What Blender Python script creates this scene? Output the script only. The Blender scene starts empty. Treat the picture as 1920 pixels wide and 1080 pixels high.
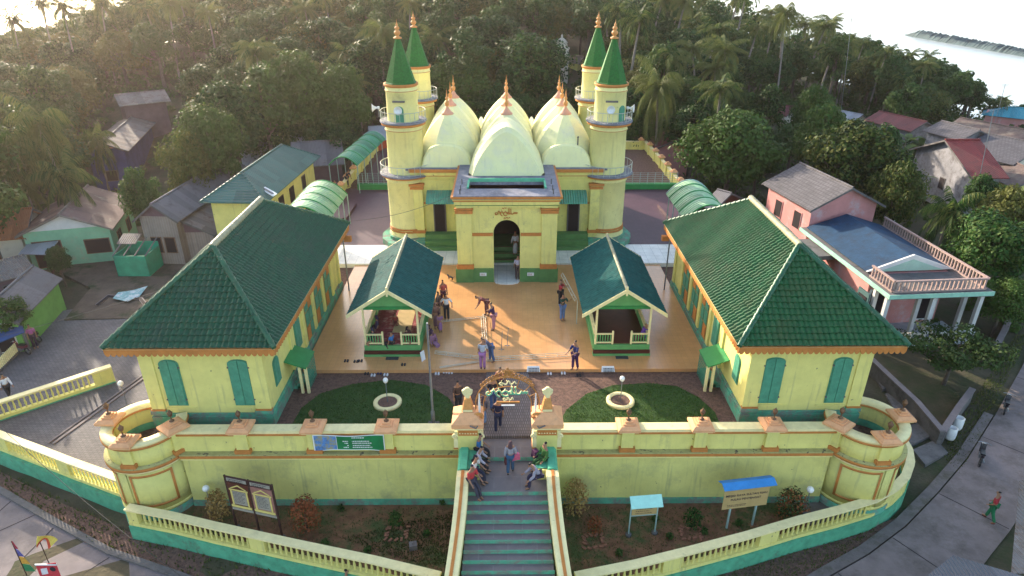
import bpy, bmesh, math, random
from math import sin, cos, pi, radians as R, hypot, atan2
from mathutils import Vector, Matrix
random.seed(7)
S = bpy.context.scene
# ---------------- camera, world, sun, exposure ----------------
CAM_H, CAM_X, FOC = 18.2075, -0.028, 1242.46
PITCH, YAW, ROLL = R(26.081), R(-0.5296), R(0.0669)
def _cam_rows():
    c, s = cos(YAW), sin(YAW); Y = Matrix(((c, s, 0), (-s, c, 0), (0, 0, 1)))
    c, s = cos(PITCH), sin(PITCH); P = Matrix(((1, 0, 0), (0, s, c), (0, c, -s)))
    c, s = cos(ROLL), sin(ROLL); Q = Matrix(((c, s, 0), (-s, c, 0), (0, 0, 1)))
    return Q @ P @ Y
CM = _cam_rows()
cd = bpy.data.cameras.new('camera'); cam = bpy.data.objects.new('camera', cd); S.collection.objects.link(cam)
cd.sensor_width = 36; cd.lens = 36 * FOC / 1920; cd.clip_start = .5; cd.clip_end = 6000
rt, up, fw = CM[0], CM[1], CM[2]
cam.matrix_world = Matrix(((rt[0], up[0], -fw[0], CAM_X), (rt[1], up[1], -fw[1], 0), (rt[2], up[2], -fw[2], CAM_H), (0, 0, 0, 1)))
S.camera = cam
SUN_EL, SUN_AZ = R(19), R(-37.3)          # azimuth from +y towards +x
w = bpy.data.worlds.new('World'); S.world = w; w.use_nodes = True
nt = w.node_tree; bg = nt.nodes['Background']; sky = nt.nodes.new('ShaderNodeTexSky')
sky.sky_type = 'NISHITA'; sky.sun_disc = False; sky.sun_elevation = SUN_EL; sky.sun_rotation = SUN_AZ
sky.dust_density = 2.0; sky.air_density = 1.0; sky.ozone_density = .6
nt.links.new(sky.outputs[0], bg.inputs[0]); bg.inputs[1].default_value = .15
sl = bpy.data.lights.new('sun', 'SUN'); so = bpy.data.objects.new('sun', sl); S.collection.objects.link(so)
sl.energy = 3.0; sl.angle = R(.6); sl.color = (1, .87, .69)
sd = Vector((sin(SUN_AZ) * cos(SUN_EL), cos(SUN_AZ) * cos(SUN_EL), sin(SUN_EL)))
so.rotation_euler = (-sd).to_track_quat('-Z', 'Y').to_euler()
S.view_settings.view_transform = 'Standard'; S.view_settings.look = 'None'
S.view_settings.exposure = 1.85; S.view_settings.gamma = 1
S.render.engine = 'CYCLES'; S.cycles.max_bounces = 5; S.cycles.transparent_max_bounces = 6
S.cycles.diffuse_bounces = 3; S.cycles.glossy_bounces = 2; S.cycles.volume_bounces = 0
S.cycles.use_denoising = True

# ---------------- helpers ----------------
def ray(u, v):
    return CM.transposed() @ Vector(((u - 960) / FOC, (540 - v) / FOC, 1))
def A(u, v, z=0.):                     # point of the plane at height z seen at photo pixel u,v
    d = ray(u, v); t = (z - CAM_H) / d.z; return Vector((CAM_X + t * d.x, t * d.y, z))
def AY(u, v, y):
    d = ray(u, v); t = y / d.y; return Vector((CAM_X + t * d.x, y, CAM_H + t * d.z))
def sst(a, b, x):
    t = max(0, min(1, (x - a) / (b - a))); return t * t * (3 - 2 * t)
def T(x, y):                           # terrain height
    z = -4.25 + .60 * sst(24, 37, y)
    z += 15.5 * sst(62, 125, y) * math.exp(-((x + 12) / (48 if x > -12 else 64)) ** 2) * (1 - sst(165, 250, y))
    z -= 9 * sst(70, 98, x + .12 * (y - 80)) + 9 * sst(100, 140, -x) + 9 * sst(190, 260, y)
    return z
def AT(u, v):
    z = -3.5
    for _ in range(25):
        p = A(u, v, z); z = .5 * z + .5 * T(p.x, p.y)
    return A(u, v, z)
OFF = {}
class MB:
    def __init__(s): s.v = []; s.f = []; s.m = []; s.sm = []
    def add(s, vs, fs, m=0, smooth=False):
        b = len(s.v); s.v += [tuple(v) for v in vs]
        for f in fs: s.f.append([b + i for i in f]); s.m.append(m); s.sm.append(smooth)
        return s
    def box(s, x0, y0, z0, x1, y1, z1, m=0):
        if x0 > x1: x0, x1 = x1, x0
        if y0 > y1: y0, y1 = y1, y0
        vs = [(x, y, z) for z in (z0, z1) for x, y in ((x0, y0), (x1, y0), (x1, y1), (x0, y1))]
        return s.add(vs, [(3, 2, 1, 0), (4, 5, 6, 7), (0, 1, 5, 4), (1, 2, 6, 5), (2, 3, 7, 6), (3, 0, 4, 7)], m)
    def obox(s, c, d, rz=0, m=0, taper=1):   # centre of base, size
        cs, sn = cos(rz), sin(rz); vs = []
        for k, z in ((1, 0), (taper, d[2])):
            for sx, sy in ((-1, -1), (1, -1), (1, 1), (-1, 1)):
                x, y = sx * d[0] / 2 * k, sy * d[1] / 2 * k
                vs.append((c[0] + x * cs - y * sn, c[1] + x * sn + y * cs, c[2] + z))
        return s.add(vs, [(3, 2, 1, 0), (4, 5, 6, 7), (0, 1, 5, 4), (1, 2, 6, 5), (2, 3, 7, 6), (3, 0, 4, 7)], m)
    def prism(s, poly, z0, z1, m=0, mtop=None):
        n = len(poly); ar = sum(poly[i][0] * poly[(i + 1) % n][1] - poly[(i + 1) % n][0] * poly[i][1] for i in range(n))
        if ar < 0: poly = poly[::-1]
        vs = [(p[0], p[1], z0) for p in poly] + [(p[0], p[1], z1) for p in poly]
        s.add(vs, [tuple(range(n))[::-1]] + [(i, (i + 1) % n, n + (i + 1) % n, n + i) for i in range(n)], m)
        return s.add([(p[0], p[1], z1) for p in poly], [tuple(range(n))], m if mtop is None else mtop)
    def slab(s, poly3, d, m=0):           # planar 3d polygon extruded by vector d
        n = len(poly3); P = [Vector(p) for p in poly3]; d = Vector(d)
        vs = P + [p + d for p in P]
        nr = (P[1] - P[0]).cross(P[2] - P[0])
        fl = nr.dot(d) > 0
        fs = [tuple(range(n)), tuple(range(n, 2 * n))[::-1]] + [(i, n + i, n + (i + 1) % n, (i + 1) % n) for i in range(n)]
        if fl: fs = [f[::-1] for f in fs]
        return s.add(vs, fs, m)
    def tube(s, pts, r, n=6, m=0, smooth=True, closed=False, caps=True):
        P = [Vector(p) for p in pts]; k = len(P); vs = []; fs = []
        rr = r if isinstance(r, (list, tuple)) else [r] * k
        for i, p in enumerate(P):
            a = P[i - 1] if (i or closed) else P[0]; b = P[(i + 1) % k] if (i < k - 1 or closed) else P[-1]
            d = (b - a).normalized() if (b - a).length > 1e-9 else Vector((0, 0, 1))
            x = d.cross(Vector((0, 0, 1)))
            if x.length < .05: x = d.cross(Vector((0, 1, 0)))
            x.normalize(); y = x.cross(d)
            for j in range(n):
                t = 2 * pi * j / n; vs.append(p + (x * cos(t) + y * sin(t)) * rr[i])
        for i in range(k if closed else k - 1):
            for j in range(n):
                a, b = i * n + j, i * n + (j + 1) % n; c, d_ = ((i + 1) % k) * n + (j + 1) % n, ((i + 1) % k) * n + j
                fs.append((a, d_, c, b))
        s.add(vs, fs, m, smooth)
        if caps and not closed:
            s.add(vs[:n], [tuple(range(n))], m); s.add(vs[-n:], [tuple(range(n))[::-1]], m)
        return s
    def lathe(s, prof, c=(0, 0, 0), n=20, m=0, smooth=True, a0=0, a1=2 * pi):
        full = abs(a1 - a0 - 2 * pi) < 1e-6; k = n if full else n + 1; vs = []; fs = []
        for r, z in prof:
            for j in range(k):
                t = a0 + (a1 - a0) * j / n; vs.append((c[0] + r * cos(t), c[1] + r * sin(t), c[2] + z))
        for i in range(len(prof) - 1):
            for j in range(n):
                a, b = i * k + j, i * k + (j + 1) % k; fs.append((a, b, b + k, a + k))
        return s.add(vs, fs, m, smooth)
    def fan(s, c, n, r, z, m=0, a0=0, up=True):
        vs = [(c[0] + r * cos(a0 + 2 * pi * j / n), c[1] + r * sin(a0 + 2 * pi * j / n), z) for j in range(n)]
        return s.add(vs, [tuple(range(n)) if up else tuple(range(n))[::-1]], m)
    def ribbon(s, path, prof, m=0, closed=False, smooth=False):   # path xy list (or xyz), prof [(offset,z)]; offset to the left
        P = [Vector((p[0], p[1])) for p in path]; zz = [p[2] if len(p) > 2 else 0 for p in path]
        n = len(P); k = len(prof); vs = []; fs = []
        for i in range(n):
            a = P[i - 1] if (i or closed) else P[i]; b = P[(i + 1) % n] if (i < n - 1 or closed) else P[i]
            d1 = (P[i] - a).normalized() if (P[i] - a).length > 1e-9 else (b - P[i]).normalized()
            d2 = (b - P[i]).normalized() if (b - P[i]).length > 1e-9 else d1
            nn = Vector((-(d1 + d2).y, (d1 + d2).x)).normalized(); mit = 1 / max(.5, nn.dot(Vector((-d1.y, d1.x))))
            for o, z in prof: q = P[i] + nn * o * mit; vs.append((q.x, q.y, z + zz[i]))
        for i in range(n if closed else n - 1):
            for j in range(k - 1):
                a = i * k + j; b = ((i + 1) % n) * k + j; fs.append((a, b, b + 1, a + 1))
        s.add(vs, fs, m, smooth)
        if not closed:
            s.add(vs[:k], [tuple(range(k))], m); s.add(vs[-k:], [tuple(range(k))[::-1]], m)
        return s
    def strip(s, path, o0, o1, z0, z1, m=0, closed=False, smooth=False):
        return s.ribbon(path, [(o0, z0), (o1, z0), (o1, z1), (o0, z1), (o0, z0)], m, closed, smooth)
    def build(s, name, mats, parent=None, mirror=False, label=None, local=False):
        o_ = (0, 0, 0) if parent is None or local else OFF.get(parent.name, (0, 0, 0))
        sx = -1 if mirror else 1
        vs = [(v[0] * sx - o_[0], v[1] - o_[1], v[2] - o_[2]) for v in s.v]
        fs = [f[::-1] for f in s.f] if mirror else s.f
        me = bpy.data.meshes.new(name); me.from_pydata(vs, [], fs)
        if not isinstance(mats, (list, tuple)): mats = [mats]
        for q in mats: me.materials.append(q)
        me.polygons.foreach_set('material_index', s.m); me.polygons.foreach_set('use_smooth', s.sm); me.update()
        o = bpy.data.objects.new(name, me); S.collection.objects.link(o)
        if parent: o.parent = parent; OFF[o.name] = o_
        if label: o['label'] = label
        return o
def tag(o, label=None, cat=None, group=None, kind=None):
    if label: o['label'] = label
    if cat: o['category'] = cat
    if group: o['group'] = group
    if kind: o['kind'] = kind
    return o
def thing(name, label, cat, loc=(0, 0, 0), group=None, mirror=False):
    o = bpy.data.objects.new(name, None); S.collection.objects.link(o); o.empty_display_size = .2
    l = (-loc[0] if mirror else loc[0], loc[1], loc[2]); o.location = l; OFF[o.name] = l
    return tag(o, label, cat, group)
def struct(name, mb, mats):
    return tag(mb.build(name, mats), kind='structure')
KIDS = {}
def copy_tree(o, parent=None):
    c = o.copy(); S.collection.objects.link(c)
    if parent: c.parent = parent
    for ch in [q for q in o.children]: copy_tree(ch, c)
    return c

# ---------------- materials ----------------
def lin(*c): return tuple(((x / 255) / 12.92 if x <= 10 else ((x / 255 + .055) / 1.055) ** 2.4) for x in c)
def base(name):
    m = bpy.data.materials.new(name); m.use_nodes = True
    n = m.node_tree.nodes; return m, n, m.node_tree.links, n['Principled BSDF']
def rgba(c): return (c[0], c[1], c[2], 1)
def mat(name, col, rough=.8, var=.14, scale=2.5, bump=.15, bscale=30, stain=None, spec=.3, metal=0, detail=6, streak=None):
    m, n, l, b = base(name)
    b.inputs['Roughness'].default_value = rough; b.inputs['Specular IOR Level'].default_value = spec; b.inputs['Metallic'].default_value = metal
    tc = n.new('ShaderNodeTexCoord'); t = n.new('ShaderNodeTexNoise'); t.inputs['Scale'].default_value = scale; t.inputs['Detail'].default_value = detail
    t.inputs['Roughness'].default_value = .65
    l.new(tc.outputs['Object'], t.inputs['Vector'])
    cr = n.new('ShaderNodeValToRGB'); e = cr.color_ramp.elements
    e[0].position = .3; e[1].position = .7
    e[0].color = rgba([c * (1 - var) for c in col]); e[1].color = rgba([min(1, c * (1 + var)) for c in col])
    l.new(t.outputs['Fac'], cr.inputs['Fac']); out = cr.outputs['Color']
    if stain:
        sc, ss, lo, hi = stain
        t2 = n.new('ShaderNodeTexNoise'); t2.inputs['Scale'].default_value = ss; t2.inputs['Detail'].default_value = 8; t2.inputs['Roughness'].default_value = .75
        l.new(tc.outputs['Object'], t2.inputs['Vector'])
        mr = n.new('ShaderNodeMapRange'); mr.inputs['From Min'].default_value = lo; mr.inputs['From Max'].default_value = hi
        l.new(t2.outputs['Fac'], mr.inputs['Value'])
        mx = n.new('ShaderNodeMix'); mx.data_type = 'RGBA'
        l.new(mr.outputs[0], mx.inputs[0]); l.new(out, mx.inputs[6]); mx.inputs[7].default_value = rgba(sc); out = mx.outputs[2]
    if streak:
        mp = n.new('ShaderNodeMapping'); mp.inputs['Scale'].default_value = (5, 5, .35); l.new(tc.outputs['Object'], mp.inputs[0])
        t4 = n.new('ShaderNodeTexNoise'); t4.inputs['Scale'].default_value = 1; t4.inputs['Detail'].default_value = 5; t4.inputs['Roughness'].default_value = .6; l.new(mp.outputs[0], t4.inputs['Vector'])
        m4 = n.new('ShaderNodeMapRange'); m4.inputs['From Min'].default_value = .56; m4.inputs['From Max'].default_value = .82; m4.inputs['To Max'].default_value = streak[1]; l.new(t4.outputs['Fac'], m4.inputs['Value'])
        x4 = n.new('ShaderNodeMix'); x4.data_type = 'RGBA'; l.new(m4.outputs[0], x4.inputs[0]); l.new(out, x4.inputs[6]); x4.inputs[7].default_value = rgba(streak[0]); out = x4.outputs[2]
    if streak:
        t5 = n.new('ShaderNodeTexNoise'); t5.inputs['Scale'].default_value = 4.5; t5.inputs['Detail'].default_value = 2.5; l.new(tc.outputs['Object'], t5.inputs['Vector'])
        m5 = n.new('ShaderNodeMapRange'); m5.inputs['From Min'].default_value = .735; m5.inputs['From Max'].default_value = .775; m5.inputs['To Max'].default_value = .8; l.new(t5.outputs['Fac'], m5.inputs['Value'])
        x5 = n.new('ShaderNodeMix'); x5.data_type = 'RGBA'; l.new(m5.outputs[0], x5.inputs[0]); l.new(out, x5.inputs[6]); x5.inputs[7].default_value = (.06, .055, .045, 1); out = x5.outputs[2]
    l.new(out, b.inputs['Base Color'])
    if bump:
        t3 = n.new('ShaderNodeTexNoise'); t3.inputs['Scale'].default_value = bscale; t3.inputs['Detail'].default_value = 3
        l.new(tc.outputs['Object'], t3.inputs['Vector'])
        bp = n.new('ShaderNodeBump'); bp.inputs['Strength'].default_value = bump; bp.inputs['Distance'].default_value = .05
        l.new(t3.outputs['Fac'], bp.inputs['Height']); l.new(bp.outputs[0], b.inputs['Normal'])
    return m
def brick(name, c1, c2, grout, w_, h_, rough=.6, mortar=.03, off=.5, bump=.2, spec=.4, nvar=.25, nscale=.6):
    m, n, l, b = base(name); b.inputs['Roughness'].default_value = rough; b.inputs['Specular IOR Level'].default_value = spec
    tc = n.new('ShaderNodeTexCoord'); t = n.new('ShaderNodeTexBrick'); t.offset = off
    t.inputs['Color1'].default_value = rgba(c1); t.inputs['Color2'].default_value = rgba(c2); t.inputs['Mortar'].default_value = rgba(grout)
    t.inputs['Scale'].default_value = 1; t.inputs['Brick Width'].default_value = w_; t.inputs['Row Height'].default_value = h_; t.inputs['Mortar Size'].default_value = mortar * h_
    l.new(tc.outputs['Object'], t.inputs['Vector'])
    t2 = n.new('ShaderNodeTexNoise'); t2.inputs['Scale'].default_value = nscale; t2.inputs['Detail'].default_value = 7; t2.inputs['Roughness'].default_value = .7
    l.new(tc.outputs['Object'], t2.inputs['Vector'])
    mr = n.new('ShaderNodeMapRange'); mr.inputs['From Min'].default_value = .3; mr.inputs['From Max'].default_value = .7
    mr.inputs['To Min'].default_value = 1 - nvar; mr.inputs['To Max'].default_value = 1 + nvar * .6
    l.new(t2.outputs['Fac'], mr.inputs['Value'])
    mx = n.new('ShaderNodeVectorMath'); mx.operation = 'SCALE'; l.new(t.outputs['Color'], mx.inputs[0]); l.new(mr.outputs[0], mx.inputs['Scale'])
    l.new(mx.outputs[0], b.inputs['Base Color'])
    bp = n.new('ShaderNodeBump'); bp.inputs['Strength'].default_value = bump; bp.inputs['Distance'].default_value = .02; bp.invert = True
    l.new(t.outputs['Fac'], bp.inputs['Height']); l.new(bp.outputs[0], b.inputs['Normal'])
    return m
def corrug(name, col, rust=None, pitch=.09, rough=.6, axis=0, var=.2, lo=.5, hi=.7, sheets=.8):
    m, n, l, b = base(name); b.inputs['Roughness'].default_value = rough; b.inputs['Specular IOR Level'].default_value = .35
    tc = n.new('ShaderNodeTexCoord'); sp = n.new('ShaderNodeSeparateXYZ'); l.new(tc.outputs['Object'], sp.inputs[0])
    x = sp.outputs[axis]
    ml = n.new('ShaderNodeMath'); ml.operation = 'MULTIPLY'; ml.inputs[1].default_value = 2 * pi / pitch; l.new(x, ml.inputs[0])
    sn = n.new('ShaderNodeMath'); sn.operation = 'SINE'; l.new(ml.outputs[0], sn.inputs[0])
    # sheet-to-sheet tone
    dv = n.new('ShaderNodeVectorMath'); dv.operation = 'SNAP'; dv.inputs[1].default_value = (sheets, 1.8, 50) if axis == 0 else (1.8, sheets, 50)
    l.new(tc.outputs['Object'], dv.inputs[0])
    wn = n.new('ShaderNodeTexWhiteNoise'); l.new(dv.outputs[0], wn.inputs['Vector'])
    t = n.new('ShaderNodeTexNoise'); t.inputs['Scale'].default_value = 1.2; t.inputs['Detail'].default_value = 8; t.inputs['Roughness'].default_value = .75
    l.new(tc.outputs['Object'], t.inputs['Vector'])
    ad = n.new('ShaderNodeMath'); ad.operation = 'ADD'; l.new(wn.outputs['Value'], ad.inputs[0]); l.new(t.outputs['Fac'], ad.inputs[1])
    mr = n.new('ShaderNodeMapRange'); mr.inputs['From Min'].default_value = .3; mr.inputs['From Max'].default_value = 1.7
    mr.inputs['To Min'].default_value = 1 - var * 1.5; mr.inputs['To Max'].default_value = 1 + var * 1.5; l.new(ad.outputs[0], mr.inputs['Value'])
    sc = n.new('ShaderNodeVectorMath'); sc.operation = 'SCALE'; sc.inputs[0].default_value = col; l.new(mr.outputs[0], sc.inputs['Scale']); out = sc.outputs[0]
    if rust:
        m2 = n.new('ShaderNodeMapRange'); m2.inputs['From Min'].default_value = lo; m2.inputs['From Max'].default_value = hi; l.new(t.outputs['Fac'], m2.inputs['Value'])
        mx = n.new('ShaderNodeMix'); mx.data_type = 'RGBA'; l.new(m2.outputs[0], mx.inputs[0]); l.new(out, mx.inputs[6]); mx.inputs[7].default_value = rgba(rust); out = mx.outputs[2]
    l.new(out, b.inputs['Base Color'])
    bp = n.new('ShaderNodeBump'); bp.inputs['Strength'].default_value = .9; bp.inputs['Distance'].default_value = .03
    l.new(sn.outputs[0], bp.inputs['Height']); l.new(bp.outputs[0], b.inputs['Normal'])
    return m
def leafmat(name, c1, c2, c3=None, trans=.3, scale=.35):
    m, n, l, b = base(name)
    g = n.new('ShaderNodeNewGeometry'); tc = n.new('ShaderNodeTexCoord'); oi = n.new('ShaderNodeObjectInfo')
    t = n.new('ShaderNodeTexNoise'); t.inputs['Scale'].default_value = scale; t.inputs['Detail'].default_value = 4
    l.new(tc.outputs['Object'], t.inputs['Vector'])
    a = n.new('ShaderNodeMath'); a.operation = 'MULTIPLY_ADD'; a.inputs[1].default_value = .55; l.new(g.outputs['Random Per Island'], a.inputs[0]); l.new(t.outputs['Fac'], a.inputs[2])
    a2 = n.new('ShaderNodeMath'); a2.operation = 'MULTIPLY_ADD'; a2.inputs[1].default_value = .55; l.new(oi.outputs['Random'], a2.inputs[0]); l.new(a.outputs[0], a2.inputs[2])
    cr = n.new('ShaderNodeValToRGB'); e = cr.color_ramp.elements; e[0].position = .52; e[0].color = rgba(c1); e[1].position = 1.15 if c3 is None else .95; e[1].color = rgba(c2)
    if c3: q = e.new(1.0); q.color = rgba(c3); e[1].position = .82
    l.new(a2.outputs[0], cr.inputs['Fac'])
    l.new(cr.outputs[0], b.inputs['Base Color']); b.inputs['Roughness'].default_value = .6; b.inputs['Specular IOR Level'].default_value = .12
    tr = n.new('ShaderNodeBsdfTranslucent'); l.new(cr.outputs[0], tr.inputs['Color'])
    ms = n.new('ShaderNodeMixShader'); ms.inputs[0].default_value = trans
    l.new(b.outputs[0], ms.inputs[1]); l.new(tr.outputs[0], ms.inputs[2]); l.new(ms.outputs[0], n['Material Output'].inputs['Surface'])
    return m
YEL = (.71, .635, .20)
M_yel = mat('yellow_wall_paint', YEL, .85, .10, 1.2, .35, 22, ((.46, .41, .17), .55, .56, .74), streak=((.30, .27, .14), .7))
M_yelm = mat('minaret_paint_overexposed', (.76, .70, .30), .85, .08, 1.2, .35, 22, ((.52, .47, .22), .55, .58, .76), streak=((.34, .31, .17), .6))  # wall yellow made paler; overexposed brightness is put into its colour
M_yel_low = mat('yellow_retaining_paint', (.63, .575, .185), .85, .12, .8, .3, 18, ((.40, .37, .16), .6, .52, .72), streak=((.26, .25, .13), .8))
M_cream = mat('cream_coping_paint', (.80, .68, .34), .7, .1, 3, .15, 30, ((.35, .3, .17), 2.5, .6, .75))
M_or = mat('orange_trim_paint', (.50, .19, .045), .75, .15, 3, .1)
M_peach = mat('peach_cap_paint', (.72, .36, .17), .8, .12, 4, .15, 30, ((.4, .25, .15), 3, .6, .8))
M_teal = mat('teal_base_paint', (.085, .34, .20), .75, .25, 2, .25, 20, ((.10, .13, .09), 1.5, .55, .7))
M_tealw = mat('worn_teal_paint', (.10, .36, .22), .75, .25, 2, .3, 20, ((.20, .20, .16), 2.2, .45, .6))
M_tealb = mat('bright_teal_paint', (.10, .42, .24), .65, .2, 2.5, .1, 20, ((.2, .3, .22), 3, .6, .75))
M_plinth = mat('green_plinth_paint', (.10, .22, .07), .75, .18, 2, .2, 20)
M_grn = mat('green_paint', (.03, .22, .06), .6, .15, 3, .1)
M_pavgrn = mat('pavilion_green_paint', (.12, .33, .11), .65, .12, 3, .1)
M_shut = mat('teal_shutter_paint', (.065, .25, .155), .6, .2, 4, .1, 30, ((.09, .32, .2), 6, .5, .7))
M_dome = mat('pale_yellow_dome_plaster', (.80, .76, .40), .8, .06, .9, .25, 25, ((.72, .68, .46), .8, .5, .7), streak=((.5, .48, .34), .5))
M_roofdeck = mat('grey_roof_deck', (.17, .17, .20), .85, .25, 1.5, .2, 15, ((.32, .30, .30), 1.8, .5, .68))
M_spire = mat('green_spire_stipple', (.012, .125, .018), .7, .35, 9, .5, 40)
M_arch = mat('dark_orange_ironwork', (.40, .17, .04), .55, .2, 6, 0)
M_gold = mat('orange_finial_paint', (.60, .27, .08), .55, .15, 6, 0)
M_copper = mat('salmon_cap_paint', (.66, .32, .20), .7, .15, 3, .1)
M_rail = mat('weathered_white_rail', (.42, .44, .38), .5, .2, 6, 0)
M_tile = mat('green_glazed_tile', (.013, .072, .032), .48, .38, 6, .08, 30, ((.030, .062, .036), .9, .5, .68), spec=.3)
M_tileR = mat('mossy_green_glazed_tile', (.014, .084, .024), .50, .38, 6, .08, 30, ((.035, .075, .022), .9, .48, .66), spec=.28)
M_tilecap = mat('green_ridge_tile', (.020, .09, .04), .42, .35, 3, .1, 30, ((.30, .27, .18), 4, .58, .7), spec=.4)
M_pavroof = mat('dark_teal_metal_tile', (.012, .076, .068), .7, .3, 4, .08, 30, ((.02, .11, .095), 1.2, .5, .7), spec=.06)
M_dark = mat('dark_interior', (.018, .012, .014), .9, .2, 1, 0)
M_brown = mat('brown_interior', (.07, .035, .022), .8, .2, 1, 0)
M_maroon = mat('maroon_paint', (.085, .022, .014), .6, .15, 2, .05)
M_plaza = brick('orange_plaza_tiles', (.64, .325, .130), (.605, .305, .12), (.53, .275, .12), .3, .3, .24, .03, 0, .06, .5, .18, .35)
M_marble = brick('white_marble_slabs', (.82, .78, .70), (.76, .72, .64), (.5, .47, .42), .6, .6, .35, .02, 0, .05, .5, .22, 1.2)
M_purple = brick('mauve_terrace_tiles', (.095, .046, .060), (.080, .039, .052), (.06, .035, .045), .3, .3, .5, .03, 0, .06, .25, .2, .4)
M_soil = mat('brown_soil', (.21, .10, .052), .95, .35, 2.2, .8, 14, ((.075, .095, .03), .7, .47, .6))
M_soil2 = mat('gravelly_earth', (.155, .088, .064), .95, .4, 5, .8, 25, ((.06, .04, .034), 9, .5, .65))
M_earth = mat('trodden_earth', (.115, .085, .062), .95, .3, .8, .6, 8, ((.035, .05, .018), .35, .5, .62))
M_grassdirt = mat('rough_grass_ground', (.05, .055, .022), .95, .4, 1.5, .8, 12, ((.10, .075, .05), .8, .52, .66))
M_conc = mat('road_concrete', (.19, .158, .152), .85, .16, .9, .25, 12, ((.115, .10, .10), .5, .5, .72))
M_conc2 = mat('old_concrete', (.13, .12, .115), .9, .25, 1.4, .4, 10, ((.06, .055, .05), 1.2, .52, .7))
M_paver = brick('grey_pavers', (.155, .140, .138), (.118, .108, .108), (.07, .062, .06), .24, .13, .8, .09, .5, .35, .3, .35, .35)
M_pathb = brick('path_bricks', (.24, .19, .17), (.17, .13, .12), (.12, .095, .085), .10, .22, .8, .12, .5, .3, .3, .2, 2)
M_stepst = brick('grey_stair_slabs', (.20, .165, .155), (.17, .14, .13), (.21, .175, .165), 1.1, .8, .75, .03, .5, .15, .3, .2, 1.5)
M_metal = mat('grey_metal', (.25, .27, .29), .4, .15, 5, 0, metal=.6)
M_white = mat('white_paint', (.72, .72, .70), .6, .06, 4, 0)
M_black = mat('black_plastic', (.015, .015, .017), .45, .2, 5, 0, spec=.5)
M_globe = mat('white_lamp_globe', (.80, .78, .72), .35, .04, 4, 0, spec=.5)
# ---------------- setting ----------------
def grid_terrain():
    xs = []; x = -300.
    while x < 300: xs.append(x); x += 2 if -80 < x < 80 else 7
    ys = []; y = -10.
    while y < 300: ys.append(y); y += 1.5 if y < 130 else 6
    mb = MB(); nx = len(xs)
    rr = random.Random(3)
    vs = [(x, y, T(x, y) + (rr.uniform(-.08, .08))) for y in ys for x in xs]
    fs = [(j * nx + i, j * nx + i + 1, (j + 1) * nx + i + 1, (j + 1) * nx + i) for j in range(len(ys) - 1) for i in range(nx - 1)]
    mb.add(vs, fs, 0, True); return mb
M_ground = mat('wild_ground', (.075, .062, .036), .95, .35, .5, .8, 6, ((.035, .05, .016), .18, .45, .6))
struct('ground', grid_terrain(), M_ground)
def seamat():
    m, n, l, b = base('sea_water'); b.inputs['Base Color'].default_value = (.34, .38, .38, 1); b.inputs['Roughness'].default_value = .22; b.inputs['IOR'].default_value = 1.33
    b.inputs['Specular IOR Level'].default_value = .9
    tc = n.new('ShaderNodeTexCoord'); t = n.new('ShaderNodeTexNoise'); t.inputs['Scale'].default_value = .35; t.inputs['Detail'].default_value = 5
    l.new(tc.outputs['Object'], t.inputs['Vector']); bp = n.new('ShaderNodeBump'); bp.inputs['Strength'].default_value = .25; bp.inputs['Distance'].default_value = .3
    l.new(t.outputs['Fac'], bp.inputs['Height']); l.new(bp.outputs[0], b.inputs['Normal']); return m
struct('sea', MB().add([(-4000, -60, -7.2), (4000, -60, -7.2), (4000, 5000, -7.2), (-4000, 5000, -7.2)], [(0, 1, 2, 3)]), seamat())
# raised compound ground, its floors
struct('podium', MB().prism([(-15.5, 23.0), (15.5, 23.0), (15.5, 56), (15.6, 73), (-15.2, 73), (-15.5, 56)], -6, -.20), M_soil2)
struct('plaza_floor', MB().prism([(-10.2, 27.95), (10.3, 27.95), (10.3, 40.75), (-10.2, 40.75)], -.19, 0.0), M_plaza)
struct('marble_walkway', MB().prism([(-15.3, 40.75), (15.3, 40.75), (15.3, 44.05), (-15.3, 44.05)], -.19, .10), M_marble)
struct('terrace_floor', MB().prism([(-15.3, 44.05), (15.4, 44.05), (15.4, 57.6), (-15.3, 57.6)], -.19, .02), M_purple)
struct('side_aisle_floor', MB().prism([(-13.4, 57.6), (-11.6, 57.6), (-11.6, 72.5), (-13.4, 72.5)], -.19, .02), M_purple)
for s, l_ in ((-1, 'left'), (1, 'right')):
    z = .30
    P = [A(635, 385, .3), A(668, 380, .3), A(650, 408, .3), A(600, 412, .3)] if s < 0 else [A(1233, 382, .3), A(1290, 382, .3), A(1330, 410, .3), A(1258, 410, .3)]
    struct('terrace_step', MB().prism([(p.x, p.y) for p in P], .02, .3), M_purple)
# brick path and landings
struct('path', MB().prism([(-1.15, 22.97), (1.2, 22.97), (1.05, 27.95), (-1.05, 27.95)], -.3, -.16), M_pathb)
stair = thing('entrance_stairs', 'grey stairs with green painted risers climbing from the road to the arched gate', 'stairs', (0, 20, -.6))
mb = MB().box(-1.55, 21.75, -3.6, 1.55, 22.96, -.30).box(-1.55, 19.95, -3.6, 1.55, 21.75, -.50)
mb.build('landing', M_stepst, stair)
NST = 24; TR = .325; RI = .172
def flare(y): return .18 * max(0, (20.2 - y) / 3.2) ** 1.6
for k in range(NST):
    mt, mr = MB(), MB()
    y1 = 19.95 - k * TR; y0 = y1 - TR; z = -.50 - (k + 1) * RI; hw = 1.56 + flare(y0) * .9
    mt.box(-hw, y0, z - .9, hw, y1 - .004, z)
    mr.box(-hw, y1 - .03, z + .004, hw, y1 + .004, z + RI - .003); mt.build('tread', M_stepst, stair); mr.build('riser', M_tealw, stair)
MB().box(-1.55, 21.735, -.49, 1.55, 21.749, -.304).build('riser', M_tealw, stair)
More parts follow.
